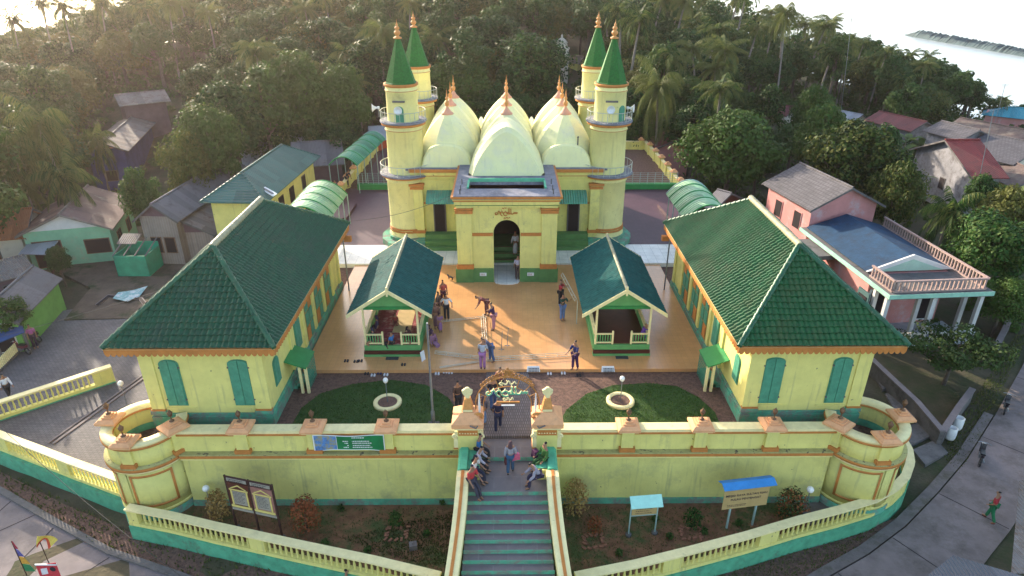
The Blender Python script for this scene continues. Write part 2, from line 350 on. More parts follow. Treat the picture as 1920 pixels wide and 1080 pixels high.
# planted lawns and soil beds behind the wall
def oval(cx_, cy_, rx, ry, n=48, w_=.05, seed=1):
    r = random.Random(seed); ph = r.uniform(0, 6)
    return [(cx_ + rx * cos(2 * pi * i / n) * (1 + w_ * sin(3 * 2 * pi * i / n + ph)), cy_ + ry * sin(2 * pi * i / n) * (1 + w_ * sin(2 * 2 * pi * i / n + ph))) for i in range(n)]
M_lawn = mat('lawn_soil', (.034, .072, .016), .95, .3, 3, .5, 30)
lawnL = [(p.x, p.y) for p in (A(545, 800, -.17), A(565, 765, -.17), A(600, 738, -.17), A(660, 720, -.17), A(735, 712, -.17), A(800, 722, -.17), A(840, 745, -.17), A(862, 775, -.17), A(868, 800, -.17))]
lawnR = [(p.x, p.y) for p in (A(1045, 800, -.17), A(1062, 768, -.17), A(1100, 738, -.17), A(1150, 722, -.17), A(1215, 718, -.17), A(1270, 724, -.17), A(1310, 745, -.17), A(1340, 772, -.17), A(1352, 800, -.17))]
lawnL = [(min(x, -1.6), max(y, 22.95)) for x, y in lawnL]; lawnR = [(max(x, 1.6), max(y, 22.95)) for x, y in lawnR]
struct('lawn_bed', MB().prism(lawnL, -.3, -.17), M_lawn)
struct('lawn_bed', MB().prism(lawnR, -.3, -.17), M_lawn)
def inside(p, poly):
    c = False; n = len(poly)
    for i in range(n):
        a, b = poly[i], poly[i - 1]
        if (a[1] > p[1]) != (b[1] > p[1]) and p[0] < (b[0] - a[0]) * (p[1] - a[1]) / (b[1] - a[1]) + a[0]: c = not c
    return c
L_lawn = leafmat('lawn_blades', (.024, .062, .011), (.07, .13, .026), trans=.2, scale=.8)
def grass(name, poly, n, h, z, mats, label, seed, w=.02, avoid=()):
    r = random.Random(seed); mb = MB(); xs = [p[0] for p in poly]; ys = [p[1] for p in poly]; k = 0
    while k < n:
        x, y = r.uniform(min(xs), max(xs)), r.uniform(min(ys), max(ys))
        if not inside((x, y), poly) or any(hypot(x - a[0], y - a[1]) < a[2] for a in avoid): k += .2; continue
        k += 1; zz = z(x, y) if callable(z) else z
        a = r.uniform(0, 2 * pi); hh = h * r.uniform(.5, 1.3); dx, dy = cos(a) * w, sin(a) * w; lx, ly = r.uniform(-.6, .6) * hh, r.uniform(-.6, .6) * hh
        mb.add([(x - dx, y - dy, zz - .01), (x + dx, y + dy, zz - .01), (x + lx, y + ly, zz + hh)], [(0, 1, 2)])
    return tag(mb.build(name, mats), label, 'grass', kind='stuff')
av = [(-5.57, 25.39, .7), (5.28, 25.43, .7)]
grass('lawn_grass', lawnL, 5000, .07, -.17, L_lawn, 'short dark green lawn left of the brick path behind the wall', 1, avoid=av)
grass('lawn_grass', lawnR, 5000, .07, -.17, L_lawn, 'short dark green lawn right of the brick path behind the wall', 2, avoid=av)
# front garden inside the low balustrade
PL = [(-16.2, 21.35), (-14.1, 20.85), (-12.1, 20.28), (-8.54, 19.33), (-5.21, 18.48), (-2.55, 17.70)]
PR_ = [(2.55, 17.66), (4.9, 18.2), (7.3, 18.88), (9.7, 19.6), (12.1, 20.40), (14.1, 20.98), (15.8, 21.55), (17.0, 22.2), (17.95, 22.95), (18.7, 23.9), (19.15, 24.9), (19.3, 26.0)]
struct('garden_soil', MB().prism(PL + [(-2.0, 17.6), (-2.0, 23), (-15.5, 23.6), (-16.1, 22.2)], -5.2, -3.5), M_soil)
struct('garden_soil', MB().prism([(2.0, 17.6)] + PR_ + [(19.2, 27), (15.5, 27), (15.4, 23.2), (2.0, 23)], -5.2, -3.5), M_soil)
M_sand = mat('grey_sand_path', (.15, .125, .105), .95, .25, 3, .4, 25)
struct('sand_path', MB().prism([(13.0, 21.0), (15.0, 21.45), (16.8, 22.4), (18.4, 24.0), (18.9, 26.5), (17.2, 26.5), (17.2, 23.4), (15.6, 21.95), (13.9, 22.4), (13.1, 22.3)], -3.51, -3.49), M_sand)
# left paved yard and village lane
yardP = [(-17.3, 22.9), (-21.2, 24.65), (-24.7, 26.15), (-32, 29.3), (-40, 33), (-42, 40), (-33, 40.2), (-29.5, 41.5), (-24, 43.5), (-19.5, 45.5), (-15.6, 45.5), (-15.6, 23.2)]
struct('paved_yard', MB().prism(yardP, -5.3, -3.5), M_paver)
p0, p1 = A(95, 832, -3.5), A(275, 702, -3.5)
dd = (p1 - p0).normalized(); nn = Vector((-dd.y, dd.x, 0))
kerb = MB()
for o0, o1, z0 in ((-.22, -.08, .05), (.10, .2, .03)): kerb.strip([(p0.x, p0.y), (p1.x, p1.y)], o0, o1, -3.52, -3.5 + z0)
struct('drain_kerb', kerb, M_conc)
struct('drain_channel', MB().strip([(p0.x, p0.y), (p1.x, p1.y)], -.075, .095, -3.52, -3.494), mat('dark_drain', (.03, .028, .027), .9, .2, 3))
# village earth yard
struct('earth_lane', MB().prism([(p.x, p.y) for p in (A(455, 590, -3.46), A(120, 600, -3.46), A(170, 540, -3.46), A(90, 500, -3.46), A(130, 440, -3.46), A(270, 445, -3.46), A(420, 470, -3.46))], -4.2, -3.44), M_earth)
# front road (left) and lane (right)
rl = [A(u, v, -4.22) for u, v in ((-260, 800), (-110, 868), (0, 927), (100, 985), (200, 1040), (330, 1085), (520, 1160), (800, 1240), (1100, 1250))]
rr_ = [A(u, v, -4.22) for u, v in ((-520, 980), (-330, 1010), (-150, 1080), (0, 1180), (150, 1260), (300, 1320), (600, 1420), (900, 1460), (1200, 1440))]
roadL = MB()
for i in range(len(rl) - 1):
    roadL.add([rl[i], rr_[i], rr_[i + 1], rl[i + 1]], [(0, 1, 2, 3)])
struct('road', roadL, M_conc)
mb = MB().strip([(p.x, p.y) for p in rl], 0, .28, -5, -4.11)
struct('kerb', mb, M_conc2)
jn = MB()
for (a, b) in (((0, 995), (110, 945 + 0)), ((40, 1050), (100, 990)), ((150, 1080), (205, 1045)), ((-60, 1010), (20, 940))):
    p, q = A(*a, -4.214), A(*b, -4.214); jn.strip([(p.x, p.y), (q.x, q.y)], -.02, .02, -4.216, -4.212)
struct('road_joint', jn, M_dark)
def AL(u, v, dz=0):
    z = -4.1
    for _ in range(30): p = A(u, v, z + dz); z = .6 * z + .4 * (T(p.x, p.y) + .10)
    return A(u, v, z + dz)
LNZ = [tuple(AL(u, v)) for u, v in ((900, 1330), (1180, 1270), (1400, 1180), (1555, 1083), (1630, 1040), (1700, 987), (1760, 925), (1815, 860), (1865, 780), (1915, 690), (1950, 620), (1985, 560), (2020, 500))]
LN = [(p[0], p[1]) for p in LNZ]
M_lane = mat('lane_concrete', (.205, .162, .148), .85, .2, 1.1, .35, 10, ((.125, .100, .085), .9, .46, .66))
lane = MB().ribbon(LNZ, [(-2.9, -.25), (-2.9, 0), (.0, 0), (.0, -.25)]); struct('lane', lane, M_lane)
struct('lane_shoulder', MB().ribbon(LNZ[:9], [(.06, -.3), (.06, .03), (.5, .03), (.5, -.3)]), mat('shoulder_concrete', (.15, .125, .115), .9, .25, 1.5, .4, 12, ((.09, .08, .05), 1, .5, .65)))
jn = MB()
for i, t in enumerate((3.2, 4.6, 6.0, 7.5, 8.8)):
    k = int(t); q = t - k; x = LN[k][0] * (1 - q) + LN[k + 1][0] * q; y = LN[k][1] * (1 - q) + LN[k + 1][1] * q; z = LNZ[k][2] * (1 - q) + LNZ[k + 1][2] * q
    d = Vector((LN[k + 1][0] - LN[k][0], LN[k + 1][1] - LN[k][1])).normalized(); n_ = (-d.y, d.x)
    jn.strip([(x - n_[0] * 2.85, y - n_[1] * 2.85, z + .004), (x - n_[0] * .02, y - n_[1] * .02, z + .004)], -.018, .018, -.002, .002)
struct('road_joint', jn, M_dark)
# grass verge between lane and retaining wall, slabs beside the bastion
vg = [(p.x, p.y) for p in (A(1765, 850, -4.1), A(1800, 790, -4.1), A(1900, 640, -4.1), A(1925, 640, -4.1), A(1885, 720, -4.1), A(1830, 830, -4.1), A(1800, 890, -4.1))]
L_verge = leafmat('verge_blades', (.03, .045, .010), (.09, .11, .028), trans=.2, scale=1.2)
grass('verge_grass', vg, 4500, .12, lambda x, y: T(x, y) + .06, L_verge, 'dull green verge grass beside the right lane', 5, w=.03)
fg = [(p.x, p.y) for p in (A(1120, 1100, -4.2), A(1300, 1062, -4.2), A(1500, 1022, -4.2), A(1620, 985, -4.2), A(1660, 985, -4.2), A(1560, 1060, -4.2), A(1400, 1110, -4.2))]
grass('verge_grass', fg, 2600, .13, lambda x, y: T(x, y) + .03, L_verge, 'patchy grass at the foot of the right balustrade', 6, w=.03)
fl = [(p.x, p.y) for p in (A(0, 880, -4.22), A(250, 1000, -4.22), A(640, 1090, -4.22), A(420, 1095, -4.22), A(200, 1035, -4.22), A(0, 915, -4.22))]
grass('weeds', fl, 1300, .16, lambda x, y: T(x, y) + .05, L_verge, 'scattered weeds in the bare strip beside the left road', 7, w=.04)
SLB = [[(1690, 800), (1722, 790), (1748, 815), (1706, 835)], [(1712, 842), (1755, 822), (1778, 848), (1735, 872)], [(1740, 880), (1786, 856), (1812, 892), (1790, 925), (1765, 905)], [(1660, 735), (1690, 728), (1718, 782), (1692, 795)], [(1632, 690), (1660, 690), (1686, 722), (1655, 730)]]
for i, q in enumerate(SLB):
    P = [AL(u, v, .1) for u, v in q]; zt_ = sum(T(p.x, p.y) for p in P) / 4; struct('concrete_slab', MB().prism([(p.x, p.y) for p in P], -5.4, zt_ + .16 + .02 * (i % 2)), M_conc2)
vs_ = [(p.x, p.y) for p in (A(-30, 868, -4.2), A(120, 945, -4.2), A(250, 1000, -4.2), A(450, 1052, -4.2), A(660, 1095, -4.2), A(340, 1082, -4.2), A(200, 1036, -4.2), A(100, 981, -4.2), A(-30, 910, -4.2))]
struct('verge_soil', MB().prism(vs_, -4.6, -4.205), M_soil2)
vs_ = [(p.x, p.y) for p in (A(1085, 1095, -4.2), A(1300, 1066, -4.2), A(1500, 1026, -4.2), A(1640, 985, -4.2), A(1690, 968, -4.2), A(1640, 1020, -4.2), A(1545, 1078, -4.2), A(1400, 1150, -4.2))]
struct('verge_soil', MB().prism(vs_, -4.6, -4.20), M_soil2)
# far island across the water
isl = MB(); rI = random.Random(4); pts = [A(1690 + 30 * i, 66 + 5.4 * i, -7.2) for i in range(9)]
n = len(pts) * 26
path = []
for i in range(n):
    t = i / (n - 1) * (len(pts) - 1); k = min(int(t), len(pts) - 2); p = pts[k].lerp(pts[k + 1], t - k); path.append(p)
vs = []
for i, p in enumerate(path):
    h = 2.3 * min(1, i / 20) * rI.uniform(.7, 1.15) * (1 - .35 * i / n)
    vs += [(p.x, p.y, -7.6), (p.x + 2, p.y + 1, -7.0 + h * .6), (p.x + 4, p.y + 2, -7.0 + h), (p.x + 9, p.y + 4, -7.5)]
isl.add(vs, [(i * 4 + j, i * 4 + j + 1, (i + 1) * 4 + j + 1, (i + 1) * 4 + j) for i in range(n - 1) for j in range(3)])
struct('island', isl, mat('distant_shore_hazed', (.06, .095, .10), .9, .3, .2, .3, 1))  # blue-grey of distance haze is put into the shore colour

# ---------------- mosque ----------------
mosque = thing('mosque', 'yellow mosque with pale domes, four green spired minarets and an arched porch', 'mosque', (0, 38, 0))
def arch_poly(cx_, hw, zs, zt, n=14, kind='round'):
    out = []
    for i in range(n + 1):
        t = pi - pi * i / n; out.append((cx_ + hw * cos(t), zs + (zt - zs) * sin(t)))
    return out
# porch front wall with arch opening
def arched_wall(mb, x0, x1, z0, z1, y, th, op, m=0, zsplit=()):
    cx_, hw, zs, zt = op; ap = arch_poly(cx_, hw, zs, zt)
    for yy, fl in ((y, 0), (y + th, 1)):
        vs = [(x0, yy, z0), (cx_ - hw, yy, z0)] + [(p[0], yy, p[1]) for p in ap] + [(cx_ + hw, yy, z0), (x1, yy, z0), (x1, yy, z1), (x0, yy, z1)]
        na = len(ap); L_ = list(range(2, 2 + na // 2 + 1)); Rr = list(range(2 + na // 2, 2 + na))
        T0 = len(vs) - 1; T1 = T0 - 1; mid = len(vs); vs.append((cx_, yy, z1))
        f1 = [0, 1] + L_ + [mid, T0]; f2 = Rr + [2 + na, 3 + na, T1, mid]
        fs = [f1, f2] if not fl else [f1[::-1], f2[::-1]]
        mb.add(vs, fs, m)
    ring = [(cx_ - hw, z0)] + ap + [(cx_ + hw, z0)]
    for a, b in zip(ring[:-1], ring[1:]):
        mb.add([(a[0], y, a[1]), (a[0], y + th, a[1]), (b[0], y + th, b[1]), (b[0], y, b[1])], [(0, 1, 2, 3)], m)
    mb.add([(x0, y, z0), (x0, y + th, z0), (x0, y + th, z1), (x0, y, z1)], [(3, 2, 1, 0)], m)
    mb.add([(x1, y, z0), (x1, y + th, z0), (x1, y + th, z1), (x1, y, z1)], [(0, 1, 2, 3)], m)
    mb.add([(x0, y, z1), (x1, y, z1), (x1, y + th, z1), (x0, y + th, z1)], [(0, 1, 2, 3)], m)
mb = MB(); arched_wall(mb, -2.9, 2.9, 0.02, 5.45, 38.15, .6, (0, .82, 3.3, 4.16))
mb.box(-2.9, 38.75, 0, -2.5, 44.4, 5.45).box(2.5, 38.75, 0, 2.9, 44.4, 5.45)
mb.build('porch_wall', M_yel, mosque)
for s in (-1, 1): MB().box(s * 3.22, 38.0, 0, s * 2.1, 38.149, .93).box(s * 2.1, 38.06, 0, s * .83, 38.149, .93).box(s * 2.903, 38.2, 0, s * 3.02, 44.35, .93).build('porch_plinth', M_plinth, mosque)
for s in (-1, 1):
    pl = MB().box(s * 2.14, 38.02, .93, s * 3.08, 38.148, 5.0).build('porch_pilaster', M_yel, mosque)
    for z0, z1, e in ((.95, 1.2, .07), (1.2, 1.26, .04), (4.62, 4.82, .07), (4.86, 4.96, .1)): MB().box(s * (2.14 - e), 38.02 - e, z0, s * (3.08 + e), 38.15, z1).build('band', M_or, pl)
    MB().box(s * .85, 38.10, 3.12, s * 2.13, 38.149, 3.32).build('arch_band', M_or, mosque)
# porch cornice, deck and light well
for z0, z1, e, mm, nm in ((5.0, 5.14, .06, M_yel, 'cornice'), (5.14, 5.2, .12, M_plinth, 'cornice'), (5.2, 5.42, .16, M_yel, 'cornice'), (5.42, 5.52, .22, M_or, 'cornice'), (5.52, 5.62, .25, M_yel, 'cornice'), (5.62, 5.76, .34, M_or, 'cornice')):
    c = MB().strip([(-3.0 - e, 44.6), (-3.0 - e, 38.05 - e), (3.0 + e, 38.05 - e), (3.0 + e, 44.6)], 0, .5, z0, z1); c.build(nm, mm, mosque)
MB().prism([(-3.2, 37.75), (3.2, 37.75), (3.2, 39.2), (-3.2, 39.2)], 5.58, 5.80).prism([(-3.2, 39.2), (-2.35, 39.2), (-2.35, 40.7), (-3.2, 40.7)], 5.58, 5.80).prism([(2.35, 39.2), (3.2, 39.2), (3.2, 40.7), (2.35, 40.7)], 5.58, 5.80).prism([(-3.2, 40.7), (3.2, 40.7), (3.2, 44.6), (-3.2, 44.6)], 5.58, 5.80).build('porch_roof', M_roofdeck, mosque)
MB().box(-2.35, 39.2, 5.2, 2.35, 40.7, 5.35).build('light_well', mat('well_glass', (.22, .24, .30), .3, .3, 2, .05), mosque)
mb = MB().box(-2.4, 40.62, 5.81, 2.4, 40.72, 6.02).box(-2.45, 39.2, 5.81, -2.33, 40.62, 5.92).box(2.33, 39.2, 5.81, 2.45, 40.62, 5.92)
mb.build('well_rim', M_tealb, mosque)
for x in (-2.8, 2.8):
    for y in (38.15, 38.9, 40.2): MB().tube([(x, y, 5.8), (x, y, 6.12)], .035, 6).build('roof_bolt', M_conc2, mosque)
# porch interior: marble floor, green steps, dark room
mb = MB().box(-2.49, 38.76, -.01, 2.49, 40.9, .03); mb.prism([(-.82, 38.14), (-.7, 37.85), (-.4, 37.72), (0, 37.68), (.4, 37.72), (.7, 37.85), (.82, 38.14)], 0, .055).box(-.81, 38.14, 0, .81, 38.76, .03)
mb.build('porch_floor', M_marble, mosque)
st = MB(); ln = MB()
for k in range(3):
    st.box(-2.49, 40.9 + .32 * k, 0, 2.49, 44, .34 * (k + 1)); ln.box(-2.49, 40.885 + .32 * k, .34 * (k + 1) - .05, 2.49, 40.899 + .32 * k, .34 * (k + 1) - .005)
st.build('porch_step', M_plinth, mosque); ln.build('step_edge', M_maroon, mosque)
MB().box(-2.49, 43.9, 1.02, 2.49, 43.98, 5.1).build('inner_wall', M_brown, mosque)
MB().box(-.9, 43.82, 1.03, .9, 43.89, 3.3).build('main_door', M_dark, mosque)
def stroke(mb, pts, r, o, sx, sz, y, nrm=True, m=0):
    P = [(o[0] + p[0] * sx, y, o[1] + p[1] * sz) for p in pts]; Q = []
    for i in range(len(P) - 1):
        a = P[max(i - 1, 0)]; b = P[i]; c = P[i + 1]; d = P[min(i + 2, len(P) - 1)]
        for k in range(4):
            t = k / 4
            Q.append(tuple(.5 * ((2 * b[j]) + (-a[j] + c[j]) * t + (2 * a[j] - 5 * b[j] + 4 * c[j] - d[j]) * t * t + (-a[j] + 3 * b[j] - 3 * c[j] + d[j]) * t ** 3) for j in range(3)))
    Q.append(P[-1]); mb.tube(Q, r, 5, m)
# flowing arabic letter forms, unit box, right to left
GLY_TOP = [[(.98, .35), (.9, .75), (.78, .4), (.66, .35), (.6, .8), (.52, .85), (.44, .35), (.34, .3), (.24, .45), (.1, .6), (.02, .3), (.2, .12)], [(.7, .05), (.73, .02)], [(.42, 1.0), (.45, .97)], [(.14, .95), (.17, .92)]]
GLY_MAIN = [[(1.0, .5), (.98, .3), (.93, .5), (.9, .3), (.85, .5), (.82, .28), (.72, .28), (.70, 1.0)], [(.72, .28), (.66, .28), (.6, .5), (.54, .42), (.56, .28), (.66, .26)], [(.62, .3), (.61, 1.0)], [(.52, .28), (.48, .55), (.40, .5), (.36, .2), (.44, .02), (.52, .1)], [(.34, .35), (.3, .6), (.24, .5), (.22, .2), (.3, -.05)], [(.2, .3), (.16, .6), (.10, .55), (.09, .3), (.0, .12), (-.03, .35), (.03, .5)], [(.43, .72), (.44, .69)], [(.14, .8), (.15, .77)], [(.27, .85), (.28, .82)]]
GLY_LOW = [[(.95, .4), (.85, .9), (.75, .35), (.6, .3), (.55, .75), (.42, .8), (.40, .35), (.25, .3), (.2, .65), (.08, .6), (.1, .1), (.25, 0)], [(.6, -.1), (.63, -.13)], [(.3, 1.1), (.33, 1.07)]]
cal = MB()
for g in GLY_TOP: stroke(cal, g, .028, (-.27, 4.86), .56, .24, 38.10)
for g in GLY_MAIN: stroke(cal, g, .034, (-.66, 4.45), 1.3, .42, 38.10)
for g in GLY_LOW: stroke(cal, g, .02, (-.2, 4.24), .42, .12, 38.10)
cal.build('calligraphy', M_or, mosque)
# main body and roof deck
mb = MB().box(-6.15, 44.5, 0, 6.15, 55.6, 5.25); mb.build('main_wall', M_yel, mosque)
MB().prism([(-6.9, 44.2), (6.9, 44.2), (6.9, 56.0), (-6.9, 56.0)], 5.50, 5.62).build('main_roof', M_roofdeck, mosque)
for s in (-1, 1):
    for z0, z1, e, mm in ((4.55, 4.75, .03, M_yel), (4.9, 5.05, .10, M_yel), (5.05, 5.12, .14, M_or), (5.12, 5.38, .2, M_yel), (5.38, 5.60, .36, M_or)):
        MB().box(s * 3.0, 44.5 - e, z0, s * (6.15 + (.55 if z0 > 5 else .3)), 44.52, z1).build('cornice', mm, mosque)
    p = MB().box(s * 5.82, 44.18, .55, s * 6.62, 44.6, 4.5).build('pilaster', M_yel, mosque)
    for z0, z1, e in ((.95, 1.18, .06), (4.18, 4.36, .06), (4.42, 4.58, .12)): MB().box(s * (5.82 - e), 44.18 - e, z0, s * (6.62 + e), 44.6, z1).build('band', M_or, p)
    p = MB().box(s * 2.95, 44.25, .9, s * 3.3, 44.5, 4.9).build('pilaster', M_yel, mosque)
    [MB().box(s * 2.93, 44.2, q, s * 3.36, 44.5, q + .2).build('band', M_or, p) for q in (1.0, 4.2)]
    # side door, steps, canopy
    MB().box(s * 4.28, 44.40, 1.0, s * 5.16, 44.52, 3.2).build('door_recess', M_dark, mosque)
    MB().box(s * 4.28, 44.36, 1.0, s * 4.36, 44.39, 3.16).box(s * 5.08, 44.36, 1.0, s * 5.16, 44.39, 3.16).box(s * 4.361, 44.36, 3.06, s * 5.079, 44.39, 3.16).build('door_frame', M_conc2, mosque)
    for x0, x1 in ((3.35, 4.28), (5.16, 5.81)): MB().box(s * x0, 44.44, 3.02, s * x1, 44.51, 3.16).build('lintel_band', M_or, mosque)
    sp = MB()
    for k in range(3): sp.box(s * 3.5, 42.95 + .42 * k, 0, s * 5.75, 44.45, .34 * (k + 1) - .04)
    sp.build('door_step', M_plinth, mosque)
    pp = MB().prism([(s * x, y) for x, y in ((5.75, 44.2), (5.75, 43.2), (6.3, 42.9), (7.2, 43.1), (8.3, 43.6), (8.95, 44.6), (9.1, 45.6), (8.8, 46.8), (8.0, 47.5), (5.75, 47.5))], .02, .42, 0)
    pp.prism([(s * x, y) for x, y in ((5.8, 44.2), (5.8, 43.8), (6.7, 43.8), (7.6, 43.95), (8.35, 44.5), (8.65, 45.5), (8.4, 46.6), (7.6, 47.2), (5.8, 47.2))], .42, .62, 0)
    pp.build('plinth', M_tealw, mosque)
    aw = MB(); n = 28; vs = []
    for i in range(n + 1):
        x = s * (3.2 + 2.35 * i / n); o = .025 * sin(i * pi / 1)
        for k, (y, z) in enumerate(((44.48, 4.02), (44.1, 3.93), (43.7, 3.74), (43.42, 3.5), (43.34, 3.38))): vs.append((x, y, z + (.03 if i % 2 else 0)))
    aw.add(vs, [(i * 5 + k, (i + 1) * 5 + k, (i + 1) * 5 + k + 1, i * 5 + k + 1) if s < 0 else (i * 5 + k, i * 5 + k + 1, (i + 1) * 5 + k + 1, (i + 1) * 5 + k) for i in range(n) for k in range(4)])
    aw.build('door_canopy', corrug('teal_canopy_sheet', (.09, .30, .20), (.16, .24, .17), .17, .55, 0, .25), mosque, label='teal corrugated canopy over the side door')
    for z in (3.4,):
        MB().tube([(s * 3.22, 44.45, 3.3), (s * 3.22, 43.36, 3.42)], .02, 5).tube([(s * 5.5, 44.45, 3.3), (s * 5.5, 43.36, 3.42)], .02, 5).build('canopy_bracket', M_grn, mosque)
# domes: eight-sided pointed domes in three rows and three files
def dome_prof(r, h, n=14):
    out = []
    for i in range(n + 1):
        t = i / n; out.append((max(.0, r * (1 - t ** 1.75) ** .82 * (1 + .05 * sin(pi * t * 1.2))), h * t))
    return out
fin_prof = [(.0, -.05), (.44, -.04), (.42, .04), (.30, .14), (.17, .30), (.10, .42), (.07, .50), (.13, .58), (.17, .70), (.13, .82), (.06, .88), (.09, .96), (.12, 1.04), (.08, 1.12), (.04, 1.18), (.06, 1.26), (.03, 1.34), (.02, 1.5), (0, 1.72)]
for r, y in enumerate((47.0, 50.1, 53.3)):
    for c, x in enumerate((-4.12, 0, 4.12)):
        d = MB(); pf = dome_prof(2.22, 3.42)
        d.lathe([(2.22, -.2)] + pf, (x, y, 5.62), 8, 0, False, pi / 8, 2 * pi + pi / 8)
        o = d.build('dome', M_dome, mosque)
        f = MB(); f.lathe(fin_prof[:7], (x, y, 8.80), 12, 0).lathe(fin_prof[6:], (x, y, 8.80), 10, 1); f.build('finial', [M_copper, M_gold], o)
# pointed front vault and two low side vaults
def vault(name, cx_, y0, y1, hw, z0, h, inset, lean, power, pw2, label=None):
    n = 20
    def sec(y, k, kh):
        out = []
        for i in range(n + 1):
            t = -1 + 2 * i / n; a = abs(t); z = (1 - a ** power) ** pw2
            out.append((cx_ + hw * k * t, y, z0 + h * kh * z))
        return out
    s0 = sec(y0, 1, 1); s1 = sec(y0 + .02, 1, 1); e = sec(y1, 1, 1)
    fr = [(cx_ + (p[0] - cx_) * inset, y0 - lean * (1 - .75 * (p[2] - z0) / h), z0 + (p[2] - z0) * inset) for p in s0]
    mb = MB(); mb.add(fr, [tuple(range(n + 1))[::-1]], 0)
    vs = fr + s1; mb.add(vs, [(i, n + 1 + i, n + 2 + i, i + 1)[::-1] for i in range(n)], 0)
    vs = s1 + e; mb.add(vs, [(i, n + 1 + i, n + 2 + i, i + 1)[::-1] for i in range(n)], 0, True)
    # vertical skirt
    mb.box(cx_ - hw, y0 - lean * .9, z0 - .2, cx_ + hw, y1, z0 + .02)
    return mb.build(name, M_dome, mosque)
vault('front_vault', 0, 42.7, 45.6, 2.50, 5.78, 3.05, .90, .75, 1.55, .80)
for s in (-1, 1):
    vault('side_vault', s * 4.12, 44.95, 46.6, 1.78, 5.62, 1.5, .93, .35, 2.6, .62)
MB().lathe([(.04, 0), (.04, .5), (.07, .55), (.05, .6)], (4.9, 45.2, 7.0), 6).build('vent_pipe', M_conc2, mosque)
for x in (-2.06, 2.06):
    MB().lathe([(.22, 0), (.24, .9), (.16, 1.0), (.2, 1.1), (.05, 1.35)], (x, 54.9, 5.6), 10).build('roof_turret', M_white, mosque)
# minarets
def minaret(x, y, front):
    mb = MB()
    mb.lathe([(1.5, .55), (1.5, .72), (1.45, .75), (1.43, .95)], (x, y, 0), 32)
    mb.lathe([(1.42, .95), (1.42, 4.6), (1.5, 4.62), (1.5, 4.7), (1.45, 4.72), (1.45, 4.9), (1.55, 4.95)], (x, y, 0), 32)
    mb.lathe([(1.26, 5.1), (1.22, 8.05), (1.28, 8.07), (1.28, 8.15), (1.24, 8.17), (1.24, 8.4)], (x, y, 0), 32)
    mb.lathe([(1.06, 8.7), (1.04, 10.6), (1.08, 10.62), (1.08, 10.7), (1.05, 10.72), (1.05, 10.95)], (x, y, 0), 32)
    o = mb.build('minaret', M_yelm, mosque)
    for r, z0, z1 in ((1.50, .97, 1.08), (1.48, 1.14, 1.26)): MB().lathe([(r - .1, z0), (r, z0), (r, z1), (r - .1, z1)], (x, y, 0), 32).build('moulding', M_or, o)
    for r0, r1, z0, z1 in ((1.5, 1.78, 4.88, 5.02), (1.3, 1.50, 8.38, 8.58), (1.05, 1.14, 10.92, 11.12)): MB().lathe([(r0, z0), (r1 - .06, z0 + .03), (r1, z0 + .06), (r1, z1), (r0, z1)], (x, y, 0), 32).build('moulding', M_or, o)
    for r, z in ((1.29, 8.1), (1.09, 10.66)): MB().lathe([(r - .1, z), (r, z), (r, z + .04), (r - .1, z + .04)], (x, y, 0), 28).build('moulding', M_or, o)
    for r, z in ((1.86, 5.02), (1.58, 8.58)):
        b = MB().lathe([(.9, z), (r - .05, z), (r, z + .03), (r, z + .12), (r - .04, z + .13), (.9, z + .13)], (x, y, 0), 32); b.build('balcony', M_roofdeck, o)
        q = MB(); rr = r - .07
        q.tube([(x + rr * cos(2 * pi * i / 28), y + rr * sin(2 * pi * i / 28), z + .78) for i in range(28)], .022, 5, closed=True)
        q.tube([(x + rr * cos(2 * pi * i / 28), y + rr * sin(2 * pi * i / 28), z + .2) for i in range(28)], .014, 4, closed=True)
        for i in range(28): q.tube([(x + rr * cos(2 * pi * i / 28), y + rr * sin(2 * pi * i / 28), z + .12), (x + rr * cos(2 * pi * i / 28), y + rr * sin(2 * pi * i / 28), z + .78)], .012 if i % 4 else .02, 4)
        q.build('railing', M_rail, o)
    sp = MB().lathe([(1.07, 11.1), (1.07, 11.16), (1.0, 11.2), (.14, 13.92), (0, 13.95)], (x, y, 0), 8, 0, False, pi / 8, 2 * pi + pi / 8); sp.build('spire', M_spire, o)
    f = MB().lathe([(.0, 13.85), (.26, 13.86), (.26, 13.94), (.12, 13.99), (.10, 14.06), (.19, 14.14), (.21, 14.22), (.17, 14.32), (.08, 14.38), (.14, 14.44), (.16, 14.5), (.12, 14.58), (.05, 14.62), (.09, 14.68), (.05, 14.76), (.02, 14.84), (.0, 15.05)], (x, y, 0), 12); f.build('finial', M_gold, o)
    if front:
        a = (-.06 if x < 0 else pi * .23) - pi / 2
        def ad(r, w_, z0, z1, arc):
            m_ = MB(); P = []
            c_, s_ = cos(a), sin(a)
            prof = [(-w_, z0), (w_, z0), (w_, z1)] + ([(w_ * cos(t * pi / 8), z1 + w_ * sin(t * pi / 8)) for t in range(1, 8)] if arc else []) + [(-w_, z1)]
            poly = [(x + r * c_ - p * s_, y + r * s_ + p * c_, z) for p, z in prof]
            return m_.slab(poly, (c_ * .05, s_ * .05, 0))
        dr = ad(1.01, .27, 8.72, 9.5, True); dr.build('door', M_shut, o)
        h = MB(); cz = 10.1; c_, s_ = cos(a), sin(a)
        c2, s2 = (cos(-pi / 2 - .06), sin(-pi / 2 - .06)) if x > 0 else (c_, s_)
        poly = [(x + 1.02 * c2 - p * s2, y + 1.02 * s2 + p * c2, z) for p, z in ((-.4, 10.02), (.4, 10.02), (.4, 10.12), (-.4, 10.12))]
        h.slab(poly, (c2 * .14, s2 * .14, 0)); h.build('window_hood', M_conc2, o)
    return o
for x, y, fr in ((-7, 45.5, 1), (7, 45.5, 1), (-7, 53.9, 0), (7, 53.9, 0)): minaret(x, y, fr)
